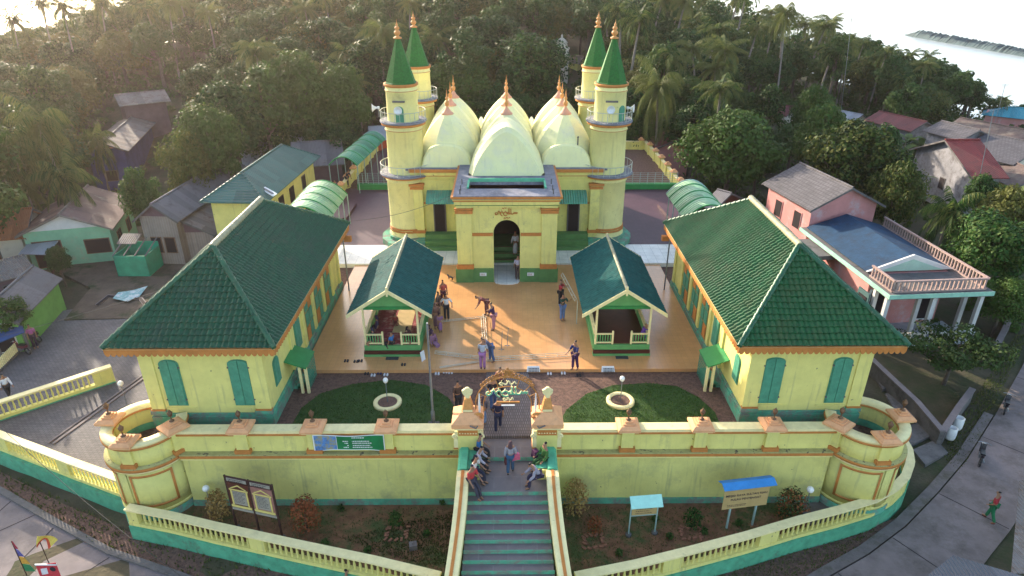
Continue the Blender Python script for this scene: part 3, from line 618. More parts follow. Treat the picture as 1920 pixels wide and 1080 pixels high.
# loudspeakers on the front minarets
def speaker(x, y, z, az, label):
    t = thing('loudspeaker', label, 'loudspeaker', (x, y, z), 'horn loudspeakers on the minarets')
    d = Vector((cos(az), sin(az), 0)); u_ = Vector((-sin(az), cos(az), 0)); k = Vector((0, 0, 1))
    prof = [(.05, -.28), (.10, -.27), (.10, -.14), (.06, -.12), (.09, 0), (.16, .12), (.26, .2), (.28, .22), (.24, .19), (.12, .06), (.0, .02)]
    mb = MB(); n = 16; vs = []
    for r, a in prof:
        for j in range(n): vs.append(Vector((x, y, z)) + d * a + (u_ * cos(2 * pi * j / n) + k * sin(2 * pi * j / n)) * r)
    mb.add(vs, [(i * n + j, i * n + (j + 1) % n, (i + 1) * n + (j + 1) % n, (i + 1) * n + j) for i in range(len(prof) - 1) for j in range(n)], 0, True)
    mb.build('horn', M_white, t)
    MB().tube([Vector((x, y, z)) - d * .2, Vector((x, y, z)) - d * .2 - k * .6], .025, 6).build('bracket', M_metal, t)
speaker(-7.1, 44.28, 9.55, -pi / 2, 'grey horn loudspeaker facing front on the left front minaret')
speaker(6.85, 44.28, 9.6, -pi / 2, 'grey horn loudspeaker facing front on the right front minaret')
speaker(-8.75, 45.1, 9.55, -pi * .93, 'white horn loudspeaker pointing left from the left front minaret')
speaker(8.35, 45.2, 9.5, -.35, 'white horn loudspeaker pointing right from the right front minaret')
# small drapes under the lower balconies
# ---------------- tiled roofs ----------------
def tile_slope(mb, E0, E1, R0, R1, pitch, course, amp, step, sub=6, m=0, sharp=False):
    """tiles over the quad E0-E1 (eave) to R0-R1 (ridge); R0==R1 for a hip end"""
    E0, E1, R0, R1 = map(Vector, (E0, E1, R0, R1))
    U = (E1 - E0); L = U.length; U.normalize(); mid = (R0 + R1) / 2 - E0; V = mid - U * mid.dot(U); Sl = V.length; V.normalize()
    N = U.cross(V); N = N if N.z > 0 else -N
    a, b = (R0 - E0).dot(U), (R1 - E0).dot(U)
    nc = max(1, round(L / pitch)); nr = max(1, round(Sl / course)); nx = nc * sub
    rj = random.Random(int(L * 97 + Sl * 31)); jit = [[abs(rj.gauss(0, .010)) for _ in range(nc + 1)] for _ in range(nr + 1)]; ts = []
    for r in range(nr): ts += [(r / nr, 1.0), ((r + .55) / nr, .55), ((r + .985) / nr, 0.03)]
    ts.append((1, 0)); vs = []
    for t, k in ts:
        xl, xr = a * t, L + (b - L) * t
        for i in range(nx + 1):
            x = L * i / nx; ph = (x / pitch) % 1
            x = min(max(x, xl), xr)
            pr = (.5 - .5 * cos(2 * pi * ph)) if not sharp else max(0, sin(pi * ph)) ** .5
            jj = jit[min(nr, int(t * nr + .02))][min(nc, int(L * i / nx / pitch + .001))] + ((.035 * sin(x * .9 + 1) * sin(pi * t) - .02 * sin(x * 2.3 + 4 * t)) if sub == 6 else 0); vs.append(E0 + U * x + V * (Sl * t) + N * (amp * pr + step * k + jj))
    fs = []
    flip = U.cross(V).z < 0
    for j in range(len(ts) - 1):
        for i in range(nx):
            q = (j * (nx + 1) + i, j * (nx + 1) + i + 1, (j + 1) * (nx + 1) + i + 1, (j + 1) * (nx + 1) + i)
            if (vs[q[0]] - vs[q[1]]).length < 1e-6 and (vs[q[2]] - vs[q[3]]).length < 1e-6: continue
            fs.append(q[::-1] if flip else q)
    mb.add(vs, fs, m)
def ridge_caps(mb, a, b, r=.13, seg=.33, m=0):
    a, b = Vector(a), Vector(b); n = max(1, round((b - a).length / seg)); d = (b - a) / n
    for i in range(n):
        p = a + d * i; q = p + d * 1.08
        mb.tube([p + Vector((0, 0, .02)), p + d * .5 + Vector((0, 0, .03)), q + Vector((0, 0, .05))], [r * .92, r, r * 1.12], 8, m)
def scallop(mb, p0, p1, z0, h, th, pitch=.24, m=0):
    p0, p1 = Vector(p0), Vector(p1); d = p1 - p0; L = d.length; d.normalize(); n = max(1, round(L / pitch)); w_ = L / n
    nr = Vector((-d.y, d.x, 0)) * th
    top = []; poly = [p0 + Vector((0, 0, z0)), ]
    pts = [(0, z0)]
    for i in range(n):
        for k in range(7):
            t = pi * k / 6; pts.append((w_ * (i + .5) - w_ * .5 * cos(t), z0 - h * .45 - h * .5 * sin(t)))
    pts.append((L, z0))
    # quads from the top edge to the wavy edge
    A_ = [(x, zz) for x, zz in pts[1:-1]]
    for side in (0, 1):
        o = nr * side; vs = []
        for x, zz in A_: vs += [p0 + d * x + o + Vector((0, 0, z0)), p0 + d * x + o + Vector((0, 0, zz))]
        fs = [(2 * i, 2 * i + 1, 2 * i + 3, 2 * i + 2) for i in range(len(A_) - 1)]
        mb.add(vs, fs if not side else [f[::-1] for f in fs], m)
    vs = []
    for x, zz in A_: vs += [p0 + d * x + Vector((0, 0, zz)), p0 + d * x + nr + Vector((0, 0, zz))]
    mb.add(vs, [(2 * i, 2 * i + 1, 2 * i + 3, 2 * i + 2) for i in range(len(A_) - 1)], m)
    mb.add([p0 + Vector((0, 0, z0)), p1 + Vector((0, 0, z0)), p1 + nr + Vector((0, 0, z0)), p0 + nr + Vector((0, 0, z0))], [(0, 1, 2, 3)], m)

# ---------------- the two front halls (built at +x, mirrored for the left one) ----------------
def hall(mir, label):
    h = thing('prayer_hall', label, 'hall', (12.95, 23.9, -.2), 'halls flanking the plaza', mir)
    B = lambda mb, nm, mt, par=h, **k: mb.build(nm, mt, par, mirror=mir, **k)
    x0, x1, y0, y1 = 10.40, 15.50, 23.90, 37.45; zt = 3.86
    B(MB().box(x0, y0, .45, x1, y1, zt), 'wall', M_yel)
    B(MB().box(x0 - .12, y0 - .10, -.2, x1 + .12, y1 + .12, .30).box(x0 - .06, y0 - .05, .30, x1 + .06, y1 + .06, .44), 'plinth', M_tealw)
    for cx_, w_ in ((x0 + .27, .66), (x1 - .24, .58)):
        for z0, z1, e, mm, nm in ((.44, .62, .10, M_tealw, 'pilaster_base'), (.62, .68, .07, M_or, 'pilaster_base')):
            B(MB().box(cx_ - w_ / 2 - e + .05, y0 - .11 - e * .3, z0, cx_ + w_ / 2 + e - .05, y0 + .05, z1), nm, mm)
        B(MB().box(cx_ - w_ / 2, y0 - .06, .68, cx_ + w_ / 2, y0 - .002, zt), 'pilaster', M_yel)
    B(MB().box(x0 - .05, y0 + .0, .68, x0 - .002, y0 + .55, zt), 'pilaster', M_yel)
    B(MB().box(x0 + .7, y0 - .035, .70, x0 + 1.9, y0 - .003, .76).box(x1 - 1.9, y0 - .035, .70, x1 - .6, y0 - .003, .76), 'sill_moulding', M_yel)
    # arched front shutters
    for xa, xb in ((11.02, 11.82), (13.98, 14.72)):
        c_, hw = (xa + xb) / 2, (xb - xa) / 2; z0, zs = .90, 2.98
        fr = MB().slab([(xa - .05, y0 - .035, z0 - .05), (xb + .05, y0 - .035, z0 - .05), (xb + .05, y0 - .035, zs)] + [(c_ + (hw + .05) * cos(t * pi / 10), y0 - .035, zs + .22 * sin(t * pi / 10)) for t in range(1, 10)] + [(xa - .05, y0 - .035, zs)], (0, .03, 0))
        f = B(fr, 'window', M_shut)
        for s in (-1, 1):
            q = MB(); pts = [(c_ + s * .012, y0 - .075, z0), (c_ + s * hw, y0 - .075, z0), (c_ + s * hw, y0 - .075, zs - .01)] + [(c_ + s * hw * cos(t * pi / 10), y0 - .075, zs + .19 * sin(t * pi / 10)) for t in range(1, 5)] + [(c_ + s * .012, y0 - .075, zs + .19)]
            q.slab(pts, (0, .04, 0)); B(q, 'shutter', M_shut, f)
            g = MB()
            for zz in (z0 + .25, zs - .2): g.box(c_ + s * hw, y0 - .08, zz, c_ + s * (hw + .07), y0 - .03, zz + .06)
            B(g, 'hinge', M_conc2, f)
    # plaza side: pilasters, shuttered windows, tall doors
    for ya in (27.3, 29.4, 31.3, 33.3, 35.3, 37.0):
        B(MB().box(x0 - .09, ya, .44, x0 - .002, ya + .36, zt), 'pilaster', M_yel)
    for ya, yb, z0, zs in ((24.95, 25.55, 1.15, 2.25), (28.2, 28.95, 1.0, 2.45)):
        c_ = (ya + yb) / 2; hw = (yb - ya) / 2
        f = B(MB().slab([(x0 - .04, ya - .05, z0 - .05), (x0 - .04, yb + .05, z0 - .05), (x0 - .04, yb + .05, zs)] + [(x0 - .04, c_ + (hw + .05) * cos(t * pi / 8), zs + .2 * sin(t * pi / 8)) for t in range(1, 8)] + [(x0 - .04, ya - .05, zs)], (.035, 0, 0)), 'window', M_shut)
        for s in (-1, 1):
            B(MB().slab([(x0 - .075, c_ + s * .01, z0), (x0 - .075, c_ + s * hw, z0), (x0 - .075, c_ + s * hw, zs), (x0 - .075, c_ + s * hw * .7, zs + .13), (x0 - .075, c_ + s * .01, zs + .18)], (.03, 0, 0)), 'shutter', M_shut, f)
    M_pan = M_or
    for ya, yb in ((29.9, 31.15), (31.8, 33.1), (33.85, 35.1)):
        d = B(MB().box(x0 - .05, ya, .40, x0 - .004, yb, 3.0), 'door', mat('ochre_door_frame', (.30, .20, .05), .7, .15, 4) if 'ochre_door_frame' not in bpy.data.materials else bpy.data.materials['ochre_door_frame'])
        for k in range(2):
            for r in range(3):
                yy = ya + .08 + k * (yb - ya - .04) / 2
                B(MB().box(x0 - .085, yy, .52 + r * .82, x0 - .052, yy + (yb - ya) / 2 - .14, 1.24 + r * .82), 'door_panel', M_shut if (r + k) % 3 else M_or, d)
    # small porch canopy over the side stair with a lattice screen
    c0 = MB().slab([(x0 - .02, 26.2, 1.55), (x0 - .02, 27.75, 1.55), (x0 - 1.0, 27.75, 1.18), (x0 - 1.0, 26.2, 1.18)], (0, 0, .05)); can = B(c0, 'stair_canopy', M_grn, label='small green canopy over the side stair')
    B(MB().box(x0 - 1.0, 26.24, -.2, x0 - .88, 26.36, 1.2).box(x0 - .72, 26.24, -.2, x0 - .60, 26.36, 1.25), 'post', M_cream, can)
    la = MB()
    for i in range(9): la.tube([(x0 - .95, 26.4 + .16 * i, -.15), (x0 - .95, 26.4 + .16 * i, 1.14)], .018, 4)
    for i in range(6): la.tube([(x0 - .95, 26.4, .05 + .2 * i), (x0 - .95, 27.7, .05 + .2 * i)], .016, 4)
    B(la, 'lattice', M_shut, can)
    st = MB()
    for k in range(3): st.box(x0 - .85, 26.5 + .1, -.2, x0 - .12 - .0 - k * .2, 27.6, -.03 + k * .16)
    B(st, 'side_step', M_tealw, can)
    # gallery post and bracket at the back inner corner
    B(MB().tube([(x0 - .62, 36.9, .0), (x0 - .62, 36.9, 4.0)], .045, 8), 'gallery_post', M_metal)
    B(MB().box(x0 - 1.05, 37.0, 3.2, x0 - .1, 37.3, 3.5), 'beam', M_or)
    # roof
    ex0, ex1, ey0, ey1, ze, zr = 9.57, 16.63, 23.42, 37.97, 4.02, 6.86; xm = (ex0 + ex1) / 2; ra, rb = 27.45, 33.85
    rf = MB(); mt = M_tile if mir else M_tileR
    c = [(ex0, ey0, ze), (ex1, ey0, ze), (ex1, ey1, ze), (ex0, ey1, ze)]; r0, r1 = (xm, ra, zr), (xm, rb, zr)
    tile_slope(rf, c[0], c[1], r0, r0, .243, .295, .072, .045)
    tile_slope(rf, c[3], c[0], r1, r0, .243, .295, .072, .045)
    tile_slope(rf, c[1], c[2], r0, r1, .243, .295, .072, .045)
    tile_slope(rf, c[2], c[3], r1, r1, .243, .295, .072, .045)
    ro = B(rf, 'roof', mt)
    for a, b in ((c[0], r0), (c[1], r0), (c[2], r1), (c[3], r1)): cp = MB(); ridge_caps(cp, a, b, .12); B(cp, 'hip_cap', M_tilecap, ro)
    cp = MB(); ridge_caps(cp, (xm, ra - .1, zr + .03), (xm, rb + .1, zr + .03), .15, .3); B(cp, 'ridge_cap', mat('pale_ridge_tile', (.33, .30, .18), .6, .35, 4, .1) if 'pale_ridge_tile' not in bpy.data.materials else bpy.data.materials['pale_ridge_tile'], ro)
    B(MB().add([(p[0], p[1], ze - .06) for p in c], [(3, 2, 1, 0)]), 'soffit', M_cream, ro)
    e = .03; q = [(ex0 + e, ey0 + e), (ex1 - e, ey0 + e), (ex1 - e, ey1 - e), (ex0 + e, ey1 - e)]
    sc = MB()
    for i in range(4): scallop(sc, (*q[i], 0), (*q[(i + 1) % 4], 0), ze - .03, .40, .035)
    B(sc, 'eave_trim', M_or, ro)
    return h
M_tilecap  # ridge tiles
hall(True, 'left yellow hall with dark green tiled hip roof beside the plaza')
hall(False, 'right yellow hall with mossy green tiled hip roof beside the plaza')

# ---------------- open pavilions on the plaza ----------------
def pavilion(mir, label, floor_mat):
    cx_ = 5.90; h = thing('pavilion', label, 'pavilion', (cx_, 29.4, 0), 'pavilions on the plaza', mir)
    B = lambda mb, nm, mt, par=h, **k: mb.build(nm, mt, par, mirror=mir, **k)
    hw, y0, y1 = 1.42, 29.45, 35.9
    B(MB().box(cx_ - hw - .06, y0 - .28, 0, cx_ + hw + .06, y0, .12), 'step', M_pavgrn)
    B(MB().box(cx_ - hw - .04, y0 - .24, .12, cx_ + hw + .04, y0 - .0, .30), 'step_riser', M_maroon)
    B(MB().box(cx_ - hw - .02, y0 - .14, .30, cx_ + hw + .02, y1, .58).box(cx_ - hw, y0, 0, cx_ + hw, y1, .30), 'base', M_pavgrn)
    B(MB().box(cx_ - hw + .06, y0 - .02, .585, cx_ + hw - .06, y1 - .06, .615), 'floor', floor_mat)
    for x in (cx_ - hw + .06, cx_ + hw - .06):
        for y in (y0 - .03, (y0 + y1) / 2, y1 - .1):
            B(MB().box(x - .05, y - .05, .58, x + .05, y + .05, 2.75), 'post', M_cream)
    # front rail: two balustered panels with an entry between, side and back rails
    def rail(xa, ya, xb, yb):
        r = MB(); d = Vector((xb - xa, yb - ya)); L = d.length; d.normalize(); n_ = Vector((-d.y, d.x))
        a = math.atan2(d.y, d.x)
        r.obox(((xa + xb) / 2, (ya + yb) / 2, 1.14), (L, .06, .07), a)
        o = B(r, 'railing', M_cream); B(MB().obox(((xa + xb) / 2, (ya + yb) / 2, .64), (L, .06, .07), a), 'bottom_rail', M_cream, o)
        r = MB()
        n = max(2, int(L / .115))
        for i in range(n):
            t = (i + .5) / n; r.obox((xa + d.x * L * t, ya + d.y * L * t, .71), (.05, .025, .43), a)
        B(r, 'spindles', M_pavgrn, o)
        return o
    rail(cx_ - hw + .1, y0 - .03, cx_ - .52, y0 - .03); rail(cx_ + .52, y0 - .03, cx_ + hw - .1, y0 - .03)
    for x in (cx_ - .48, cx_ + .48): B(MB().box(x - .045, y0 - .08, .58, x + .045, y0 + .02, 1.34), 'newel', M_cream)
    for s in (-1, 1):
        B(MB().box(cx_ + s * (hw - .04), y0 + .05, .58, cx_ + s * (hw - .10), y1 - .1, 1.1), 'side_panel', M_pavgrn)
        B(MB().box(cx_ + s * (hw + .02), y0 + .05, 1.1, cx_ + s * (hw - .14), y1 - .1, 1.18), 'side_rail', M_cream)
    B(MB().box(cx_ - hw + .1, y1 - .14, .58, cx_ + hw - .1, y1 - .08, 1.12), 'back_panel', M_pavgrn)
    # roof
    zr, ze, pw, ya, yb = 3.80, 2.44, 2.10, 29.13, 36.4
    rf = MB()
    tile_slope(rf, (cx_ - pw, yb, ze), (cx_ - pw, ya, ze), (cx_, yb, zr), (cx_, ya, zr), .20, .22, .028, .022, 4)
    tile_slope(rf, (cx_ + pw, ya, ze), (cx_ + pw, yb, ze), (cx_, ya, zr), (cx_, yb, zr), .20, .22, .028, .022, 4)
    ro = B(rf, 'roof', M_pavroof)
    und = MB().slab([(cx_ - pw + .03, ya + .02, ze - .02), (cx_, ya + .02, zr - .02), (cx_, yb - .02, zr - .02), (cx_ - pw + .03, yb - .02, ze - .02)], (0, 0, -.03)).slab([(cx_ + pw - .03, ya + .02, ze - .02), (cx_, ya + .02, zr - .02), (cx_, yb - .02, zr - .02), (cx_ + pw - .03, yb - .02, ze - .02)], (0, 0, -.03))
    B(und, 'soffit', M_pavgrn, ro)
    cp = MB(); ridge_caps(cp, (cx_, ya, zr + .02), (cx_, yb, zr + .02), .085, .2); B(cp, 'ridge_cap', bpy.data.materials['pale_ridge_tile'], ro)
    for yy, nm in ((ya, 'barge_board'), (yb - .06, 'barge_board')):
        for s in (-1, 1):
            B(MB().slab([(cx_, yy - .03, zr + .06), (cx_ + s * (pw + .04), yy - .03, ze + .02), (cx_ + s * (pw + .04), yy - .03, ze - .17), (cx_, yy - .03, zr - .14)], (0, .06, 0)), nm, M_cream, ro)
        B(MB().box(cx_ - .045, yy - .07, zr - .28, cx_ + .045, yy - .031, zr + .22), 'ridge_spike', M_cream, ro)
    B(MB().slab([(cx_, ya + .32, zr - .12), (cx_ - pw * .83, ya + .32, 2.60), (cx_ + pw * .83, ya + .32, 2.60)], (0, .05, 0)), 'gable', M_pavgrn)
    B(MB().box(cx_ - 1.5, ya + .26, 2.62, cx_ + 1.5, ya + .317, 2.78), 'gable_band', M_grn)
    B(MB().slab([(cx_, yb - .3, zr - .12), (cx_ - pw * .83, yb - .3, 2.60), (cx_ + pw * .83, yb - .3, 2.60)], (0, .05, 0)), 'gable', M_pavgrn)
    for s in (-1, 1): B(MB().box(cx_ + s * 1.3, y0, 2.66, cx_ + s * 1.42, y1, 2.76), 'beam', M_cream)
    return h
M_redcarpet = mat('red_patterned_carpet', (.28, .05, .06), .9, .35, 6, 0, stain=((.45, .22, .2), 2.2, .5, .6))
M_brownfloor = mat('dark_red_floor', (.095, .028, .016), .5, .2, 2, .05)
pavilion(True, 'left open pavilion with teal roof and pink carpet where families sit', M_redcarpet)
pavilion(False, 'right open pavilion with teal roof and bare dark red floor', M_brownfloor)
for x, s_ in ((-5.9, 'left'), (5.9, 'right')):
    t = thing('door_mat', 'dark grey mat in front of the %s pavilion step' % s_, 'mat', (x, 28.9, 0)); MB().box(x - .32, 28.86, .004, x + .32, 29.12, .03).build('mat_pad', mat('mat_fibre', (.05, .06, .055), .95, .3, 20, .3) if s_ == 'left' else bpy.data.materials['mat_fibre'], t)
ct = MB().box(-6.1, 30.6, .617, -5.15, 34.6, .628); tag(ct.build('floor_cloth', mat('cream_cloth', (.55, .40, .20), .9, .1, 3)), 'long cream dining cloth laid on the left pavilion floor', 'cloth')

# ---------------- front retaining wall with bastions ----------------
def lamp_urn(c, par, B):
    x, y, z = c
    o = B(MB().lathe([(.10, 0), (.11, .03), (.04, .05), (.025, .2), (.04, .24), (.085, .29), (.10, .36), (.115, .43), (.06, .46), (.07, .49), (.03, .54), (0, .60)], (x, y, z), 10), 'lamp_urn', mat('brown_lamp_metal', (.16, .085, .045), .5, .2, 6, 0, metal=.3) if 'brown_lamp_metal' not in bpy.data.materials else bpy.data.materials['brown_lamp_metal'], par)
    return o
def pier(x, y, B, par, zl=-.55, rz=0, w_=.52):
    p = B(MB().obox((x, y, zl + .16), (w_, w_, 1.06), rz), 'pier', M_yel, par)
    B(MB().obox((x, y, zl), (w_ + .16, w_ + .16, .19), rz), 'pier_foot', M_or, p)
    cap = MB().obox((x, y, .60), (w_ + .42, w_ + .42, .10), rz, 0).obox((x, y, .70), (w_ + .40, w_ + .40, .10), rz, 0, .72).obox((x, y, .80), (w_ * .95, w_ * .95, .07), rz).obox((x, y, .87), (w_ * .62, w_ * .62, .07), rz)
    cp = B(cap, 'cap', M_peach, p); B(MB().obox((x, y, .535), (w_ + .3, w_ + .3, .064), rz), 'cap_underside', M_cream, p)
    lamp_urn((x, y, .94), p, B)
def front_wall(mir, label):
    h = thing('retaining_wall', label, 'wall', (8, 22.6, -3.5), 'front walls beside the gate', mir)
    B = lambda mb, nm, mt, par=h, **k: mb.build(nm, mt, par, mirror=mir, **k)
    xa, xb = 2.06, 13.95
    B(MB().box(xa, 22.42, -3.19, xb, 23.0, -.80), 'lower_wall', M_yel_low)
    B(MB().box(xa, 22.36, -5.0, xb, 23.0, -3.19), 'wall_base', M_tealw)
    B(MB().box(xa, 22.30, -.86, xb, 22.9, -.80), 'ledge_moulding', M_cream)
    B(MB().box(xa, 22.24, -.74, xb, 22.9, -.60), 'ledge_band', M_or)
    B(MB().box(xa, 22.26, -.80, xb, 22.9, -.74), 'ledge_moulding', M_yel)
    B(MB().box(xa, 22.245, -.60, xb, 22.9, -.54), 'ledge', mat('mossy_ledge', (.40, .36, .14), .9, .25, 3, .3, 20, ((.07, .06, .05), 3, .55, .62)) if 'mossy_ledge' not in bpy.data.materials else bpy.data.materials['mossy_ledge'])
    B(MB().box(xa, 22.50, -.54, xb, 22.86, .36), 'parapet', M_yel)
    B(MB().box(xa, 22.40, .33, xb, 22.94, .42), 'coping_band', M_or)
    B(MB().box(xa, 22.43, .42, xb, 22.92, .56), 'coping', M_cream)
    for x in (5.10, 8.20, 11.25): pier(x, 22.62, B, h)
    # bastion
    cx_, cy = 15.58, 23.15
    a0, a1 = R(-204), R(112)
    ang = lambda k, n: a0 + (a1 - a0) * k / n
    def ring(r0, r1, z0, z1, n=44, b0=a0, b1=a1, r0t=None, r1t=None):
        mb = MB(); mb.lathe([(r0, z0), (r1, z0), (r1t or r1, z1), (r0t or r0, z1), (r0, z0)], (cx_, cy, 0), n, 0, True, b0, b1); return mb
    B(ring(1.35, 1.64, -3.15, -.80, r0t=1.35, r1t=1.66), 'bastion_wall', M_yel_low)
    B(ring(1.35, 1.74, -5.0, -3.15, r1t=1.69), 'bastion_base', M_tealw)
    B(ring(1.35, 1.73, -.86, -.80), 'ledge_moulding', M_cream); B(ring(1.35, 1.70, -.80, -.74), 'ledge_moulding', M_yel)
    B(ring(1.35, 1.80, -.74, -.60), 'ledge_band', M_or); B(ring(1.3, 1.79, -.60, -.54), 'ledge', bpy.data.materials['mossy_ledge'])
    B(ring(1.30, 1.60, -.75, .36, r1t=1.58), 'bastion_parapet', M_yel)
    B(ring(1.22, 1.71, .33, .42), 'coping_band', M_or); B(ring(1.24, 1.68, .42, .56), 'coping', M_cream)
    B(ring(1.27, 1.295, -.75, -.38), 'inner_skirt', M_teal)
    B(MB().lathe([(0, -.72), (1.4, -.72)], (cx_, cy, 0), 40), 'bastion_soil', M_soil2)
    # framed panels on the drum
    def panel(b0, b1, z0, z1):
        p = MB(); n = 14
        rr = lambda z: 1.66 - .02 * (-.8 - z) / 2.35 + .025
        for za, zb in ((z0, z0 + .10), (z1 - .10, z1)):
            p.lathe([(rr(za) - .06, za), (rr(za), za), (rr(zb), zb), (rr(zb) - .06, zb)], (cx_, cy, 0), n, 0, True, b0, b1)
        for b in (b0, b1):
            e = .055 / 1.68 * 2
            bb = (b, b + e) if b == b0 else (b - e, b)
            p.lathe([(rr(z0) - .06, z0), (rr(z0), z0), (rr(z1), z1), (rr(z1) - .06, z1)], (cx_, cy, 0), 2, 0, True, *bb)
        B(p, 'panel_frame', M_or)
    panel(R(-141), R(-82), -2.75, -1.02); panel(R(-60), R(-12), -2.75, -1.02)
    B(ring(1.5, 1.675, -3.12, -2.98), 'skirt_moulding', M_yel)
    for b in (-72, ):
        q = MB(); q.lathe([(1.5, -2.98), (1.675, -2.98), (1.70, -.86), (1.5, -.86)], (cx_, cy, 0), 3, 0, True, R(b - 6.5), R(b + 6.5)); B(q, 'drum_pilaster', M_yel_low)
    pier(14.10, 22.66, B, h, rz=R(38), w_=.54)
    for b in (-88, 2): pier(cx_ + 1.46 * cos(R(b)), cy + 1.46 * sin(R(b)), B, h, rz=R(b + 90), w_=.46)
    return h
front_wall(True, 'yellow retaining wall with round bastion left of the gate')
front_wall(False, 'yellow retaining wall with round bastion right of the gate')

# ---------------- gate ----------------
def gate_pillar(mir, label):
    x, y = 1.63, 22.30; h = thing('gate_pillar', label, 'pillar', (x, y, -.8), 'gate pillars', mir)
    B = lambda mb, nm, mt, par=h, **k: mb.build(nm, mt, par, mirror=mir, **k)
    B(MB().box(x - .43, y - .42, -3.6, x + .43, y + .42, 1.08), 'shaft', M_yel)
    fr = MB().box(x - .40, y - .45, .74, x + .40, y - .421, 1.02); fo = B(fr, 'frieze', M_or)
    mo = MB()
    for i in range(7): mo.lathe([(.0, 0), (.045, .02), (0, .05)], (x - .33 + .11 * i, y - .46, .84), 6)
    B(mo, 'frieze_boss', M_cream, fo)
    for s in (-1, 1):
        v = MB(); c = []
        for i in range(26):
            t = i / 25 * 2.6 * pi; r = .15 * (1 - i / 32); c.append((x + s * (.53 + r * cos(t) * .7), y - .38, .62 + r * sin(t)))
        v.tube(c, .055, 6); v.box(x + s * .43, y - .42, .10, x + s * .60, y + .30, .52).box(x + s * .43, y - .40, .52, x + s * .56, y + .25, .92)
        B(v, 'scroll_bracket', M_cream)
        B(MB().box(x + s * .43, y - .43, .02, x + s * .62, y + .3, .10), 'bracket_foot', M_or)
    cap = MB().obox((x, y, 1.22), (1.30, 1.26, .20)).obox((x, y, 1.42), (1.30, 1.26, .34), 0, 0, .42)
    c = B(cap, 'cap', M_peach); B(MB().obox((x, y, 1.08), (1.10, 1.06, .14)), 'cap_neck', M_cream, c)
    B(MB().obox((x, y, 1.74), (.42, .42, .16)).obox((x, y, 1.90), (.40, .40, .42), 0, 0, .62), 'cap_block', M_gold, c)
    B(MB().box(x - .2, y - .225, 1.77, x + .2, y - .212, 1.87), 'block_band', M_cream, c)
    fin = [(-.09, 2.32), (.09, 2.32), (.10, 2.42), (.20, 2.56), (.22, 2.68), (.12, 2.74), (.05, 2.82), (-.05, 2.82), (-.12, 2.74), (-.22, 2.68), (-.20, 2.56), (-.10, 2.42)]
    f = B(MB().slab([(x + a, y - .05, b) for a, b in fin], (0, .1, 0)), 'flame_finial', M_cream, c)
    B(MB().slab([(x + .07 * cos(t * pi / 6), y - .065, 2.62 + .07 * sin(t * pi / 6)) for t in range(12)], (0, .014, 0)), 'finial_disc', M_cream, f)
    B(MB().tube([(x - .48, y - .05, 1.5), (x - .48, y - .05, 1.9), (x - .48, y - .05, 2.55)], [.035, .05, .02], 8), 'spike_lamp', M_white, c)
    ro = MB()
    for k in range(3):
        c0 = (x - .45, y - .3, 1.62); r = .2 - .06 * k
        ro.tube([(c0[0] + r * cos(t), c0[1], c0[2] + r * .8 * sin(t)) for t in [2 * pi * i / 14 for i in range(14)]], .028, 5, closed=True)
    B(ro, 'rosette', M_gold, c)
    B(MB().tube([(x - .1, y - .68, 1.42), (x - .36, y - .74, 1.34), (x - .42, y - .72, 1.44)], .03, 6), 'spotlight', M_conc2, c)
    return h
gate_pillar(True, 'stout yellow gate pillar with peach cap left of the stairs'); gate_pillar(False, 'stout yellow gate pillar with peach cap right of the stairs')
ga = thing('gate_arch', 'orange wrought iron arch with gilt arabic letters over the stairs', 'arch', (0, 22.3, 1.6)); y = 22.3
def half(r, rz, z0, n=30, a=0, b=pi): return [(r * cos(a + (b - a) * i / n), y, z0 + rz * sin(a + (b - a) * i / n)) for i in range(n + 1)]
ar = MB(); ar.tube([(1.30, y, 1.75)] + half(1.30, 1.30, 2.0) + [(-1.30, y, 1.75)], .027, 6); ar.build('outer_arc', M_arch, ga)
ar = MB(); ar.tube([(.98, y, 1.6)] + half(.98, .86, 2.0) + [(-.98, y, 1.6)], .022, 6); ar.build('inner_arc', M_arch, ga)
ar = MB()
for d in (25, 45, 68, 112, 135, 155): ar.tube([(.98 * cos(R(d)), y, 2.0 + .86 * sin(R(d))), (1.30 * cos(R(d)), y, 2.0 + 1.30 * sin(R(d)))], .018, 5)
ar.build('spoke', M_arch, ga)
ar = MB(); rq = random.Random(5)
for s in (-1, 1):
    for k in range(9):
        t = R(90 - k * 6.2 * 1.0); r = 1.34; cx_, cz = s * r * cos(t), 2.0 + r * sin(t); q = .17 - .012 * k
        ar.tube([(cx_ + s * .02 + q * (1 - i / 20) * cos(i * .55 + k) * .9, y + .01 * (i % 2), cz + q * .75 + q * (1 - i / 22) * sin(i * .55 + k)) for i in range(17)], .019, 5)
        ar.tube([(cx_ - q * .5 * s, y, cz + .02), (cx_ + s * q * .4, y, cz + q * 1.7)], [.02, .006], 5)
ar.tube([(0.22 * sin(i * .42) * (1 - i / 30), y, 3.30 + .018 * i) for i in range(26)], .024, 5); ar.tube([(-0.22 * sin(i * .42) * (1 - i / 30), y, 3.30 + .018 * i) for i in range(26)], .024, 5)
for s in (-1, 1):
    for k in range(5): ar.tube([(s * (1.14 + .06 * sin(i * .6 + k)), y, 1.85 + .13 * k + .008 * i) for i in range(12)], .02, 5)
ar.build('scrollwork', M_arch, ga)
cal = MB()
for g in GLY_TOP: stroke(cal, g, .028, (-.34, 2.93), .70, .26, y - .06)
cal.build('calligraphy', M_cream, ga)
c2 = MB(); c1 = MB()
for g in GLY_MAIN:
    stroke(c1, g, .042, (-.80, 2.42), 1.6, .46, y - .05); stroke(c2, g, .026, (-.80, 2.43), 1.6, .46, y - .09)
c1.build('calligraphy_backing', M_cream, ga); c2.build('calligraphy', M_tealb, ga)
c3 = MB()
for g in GLY_LOW: stroke(c3, g, .026, (-.2, 2.2), .46, .18, y - .06)
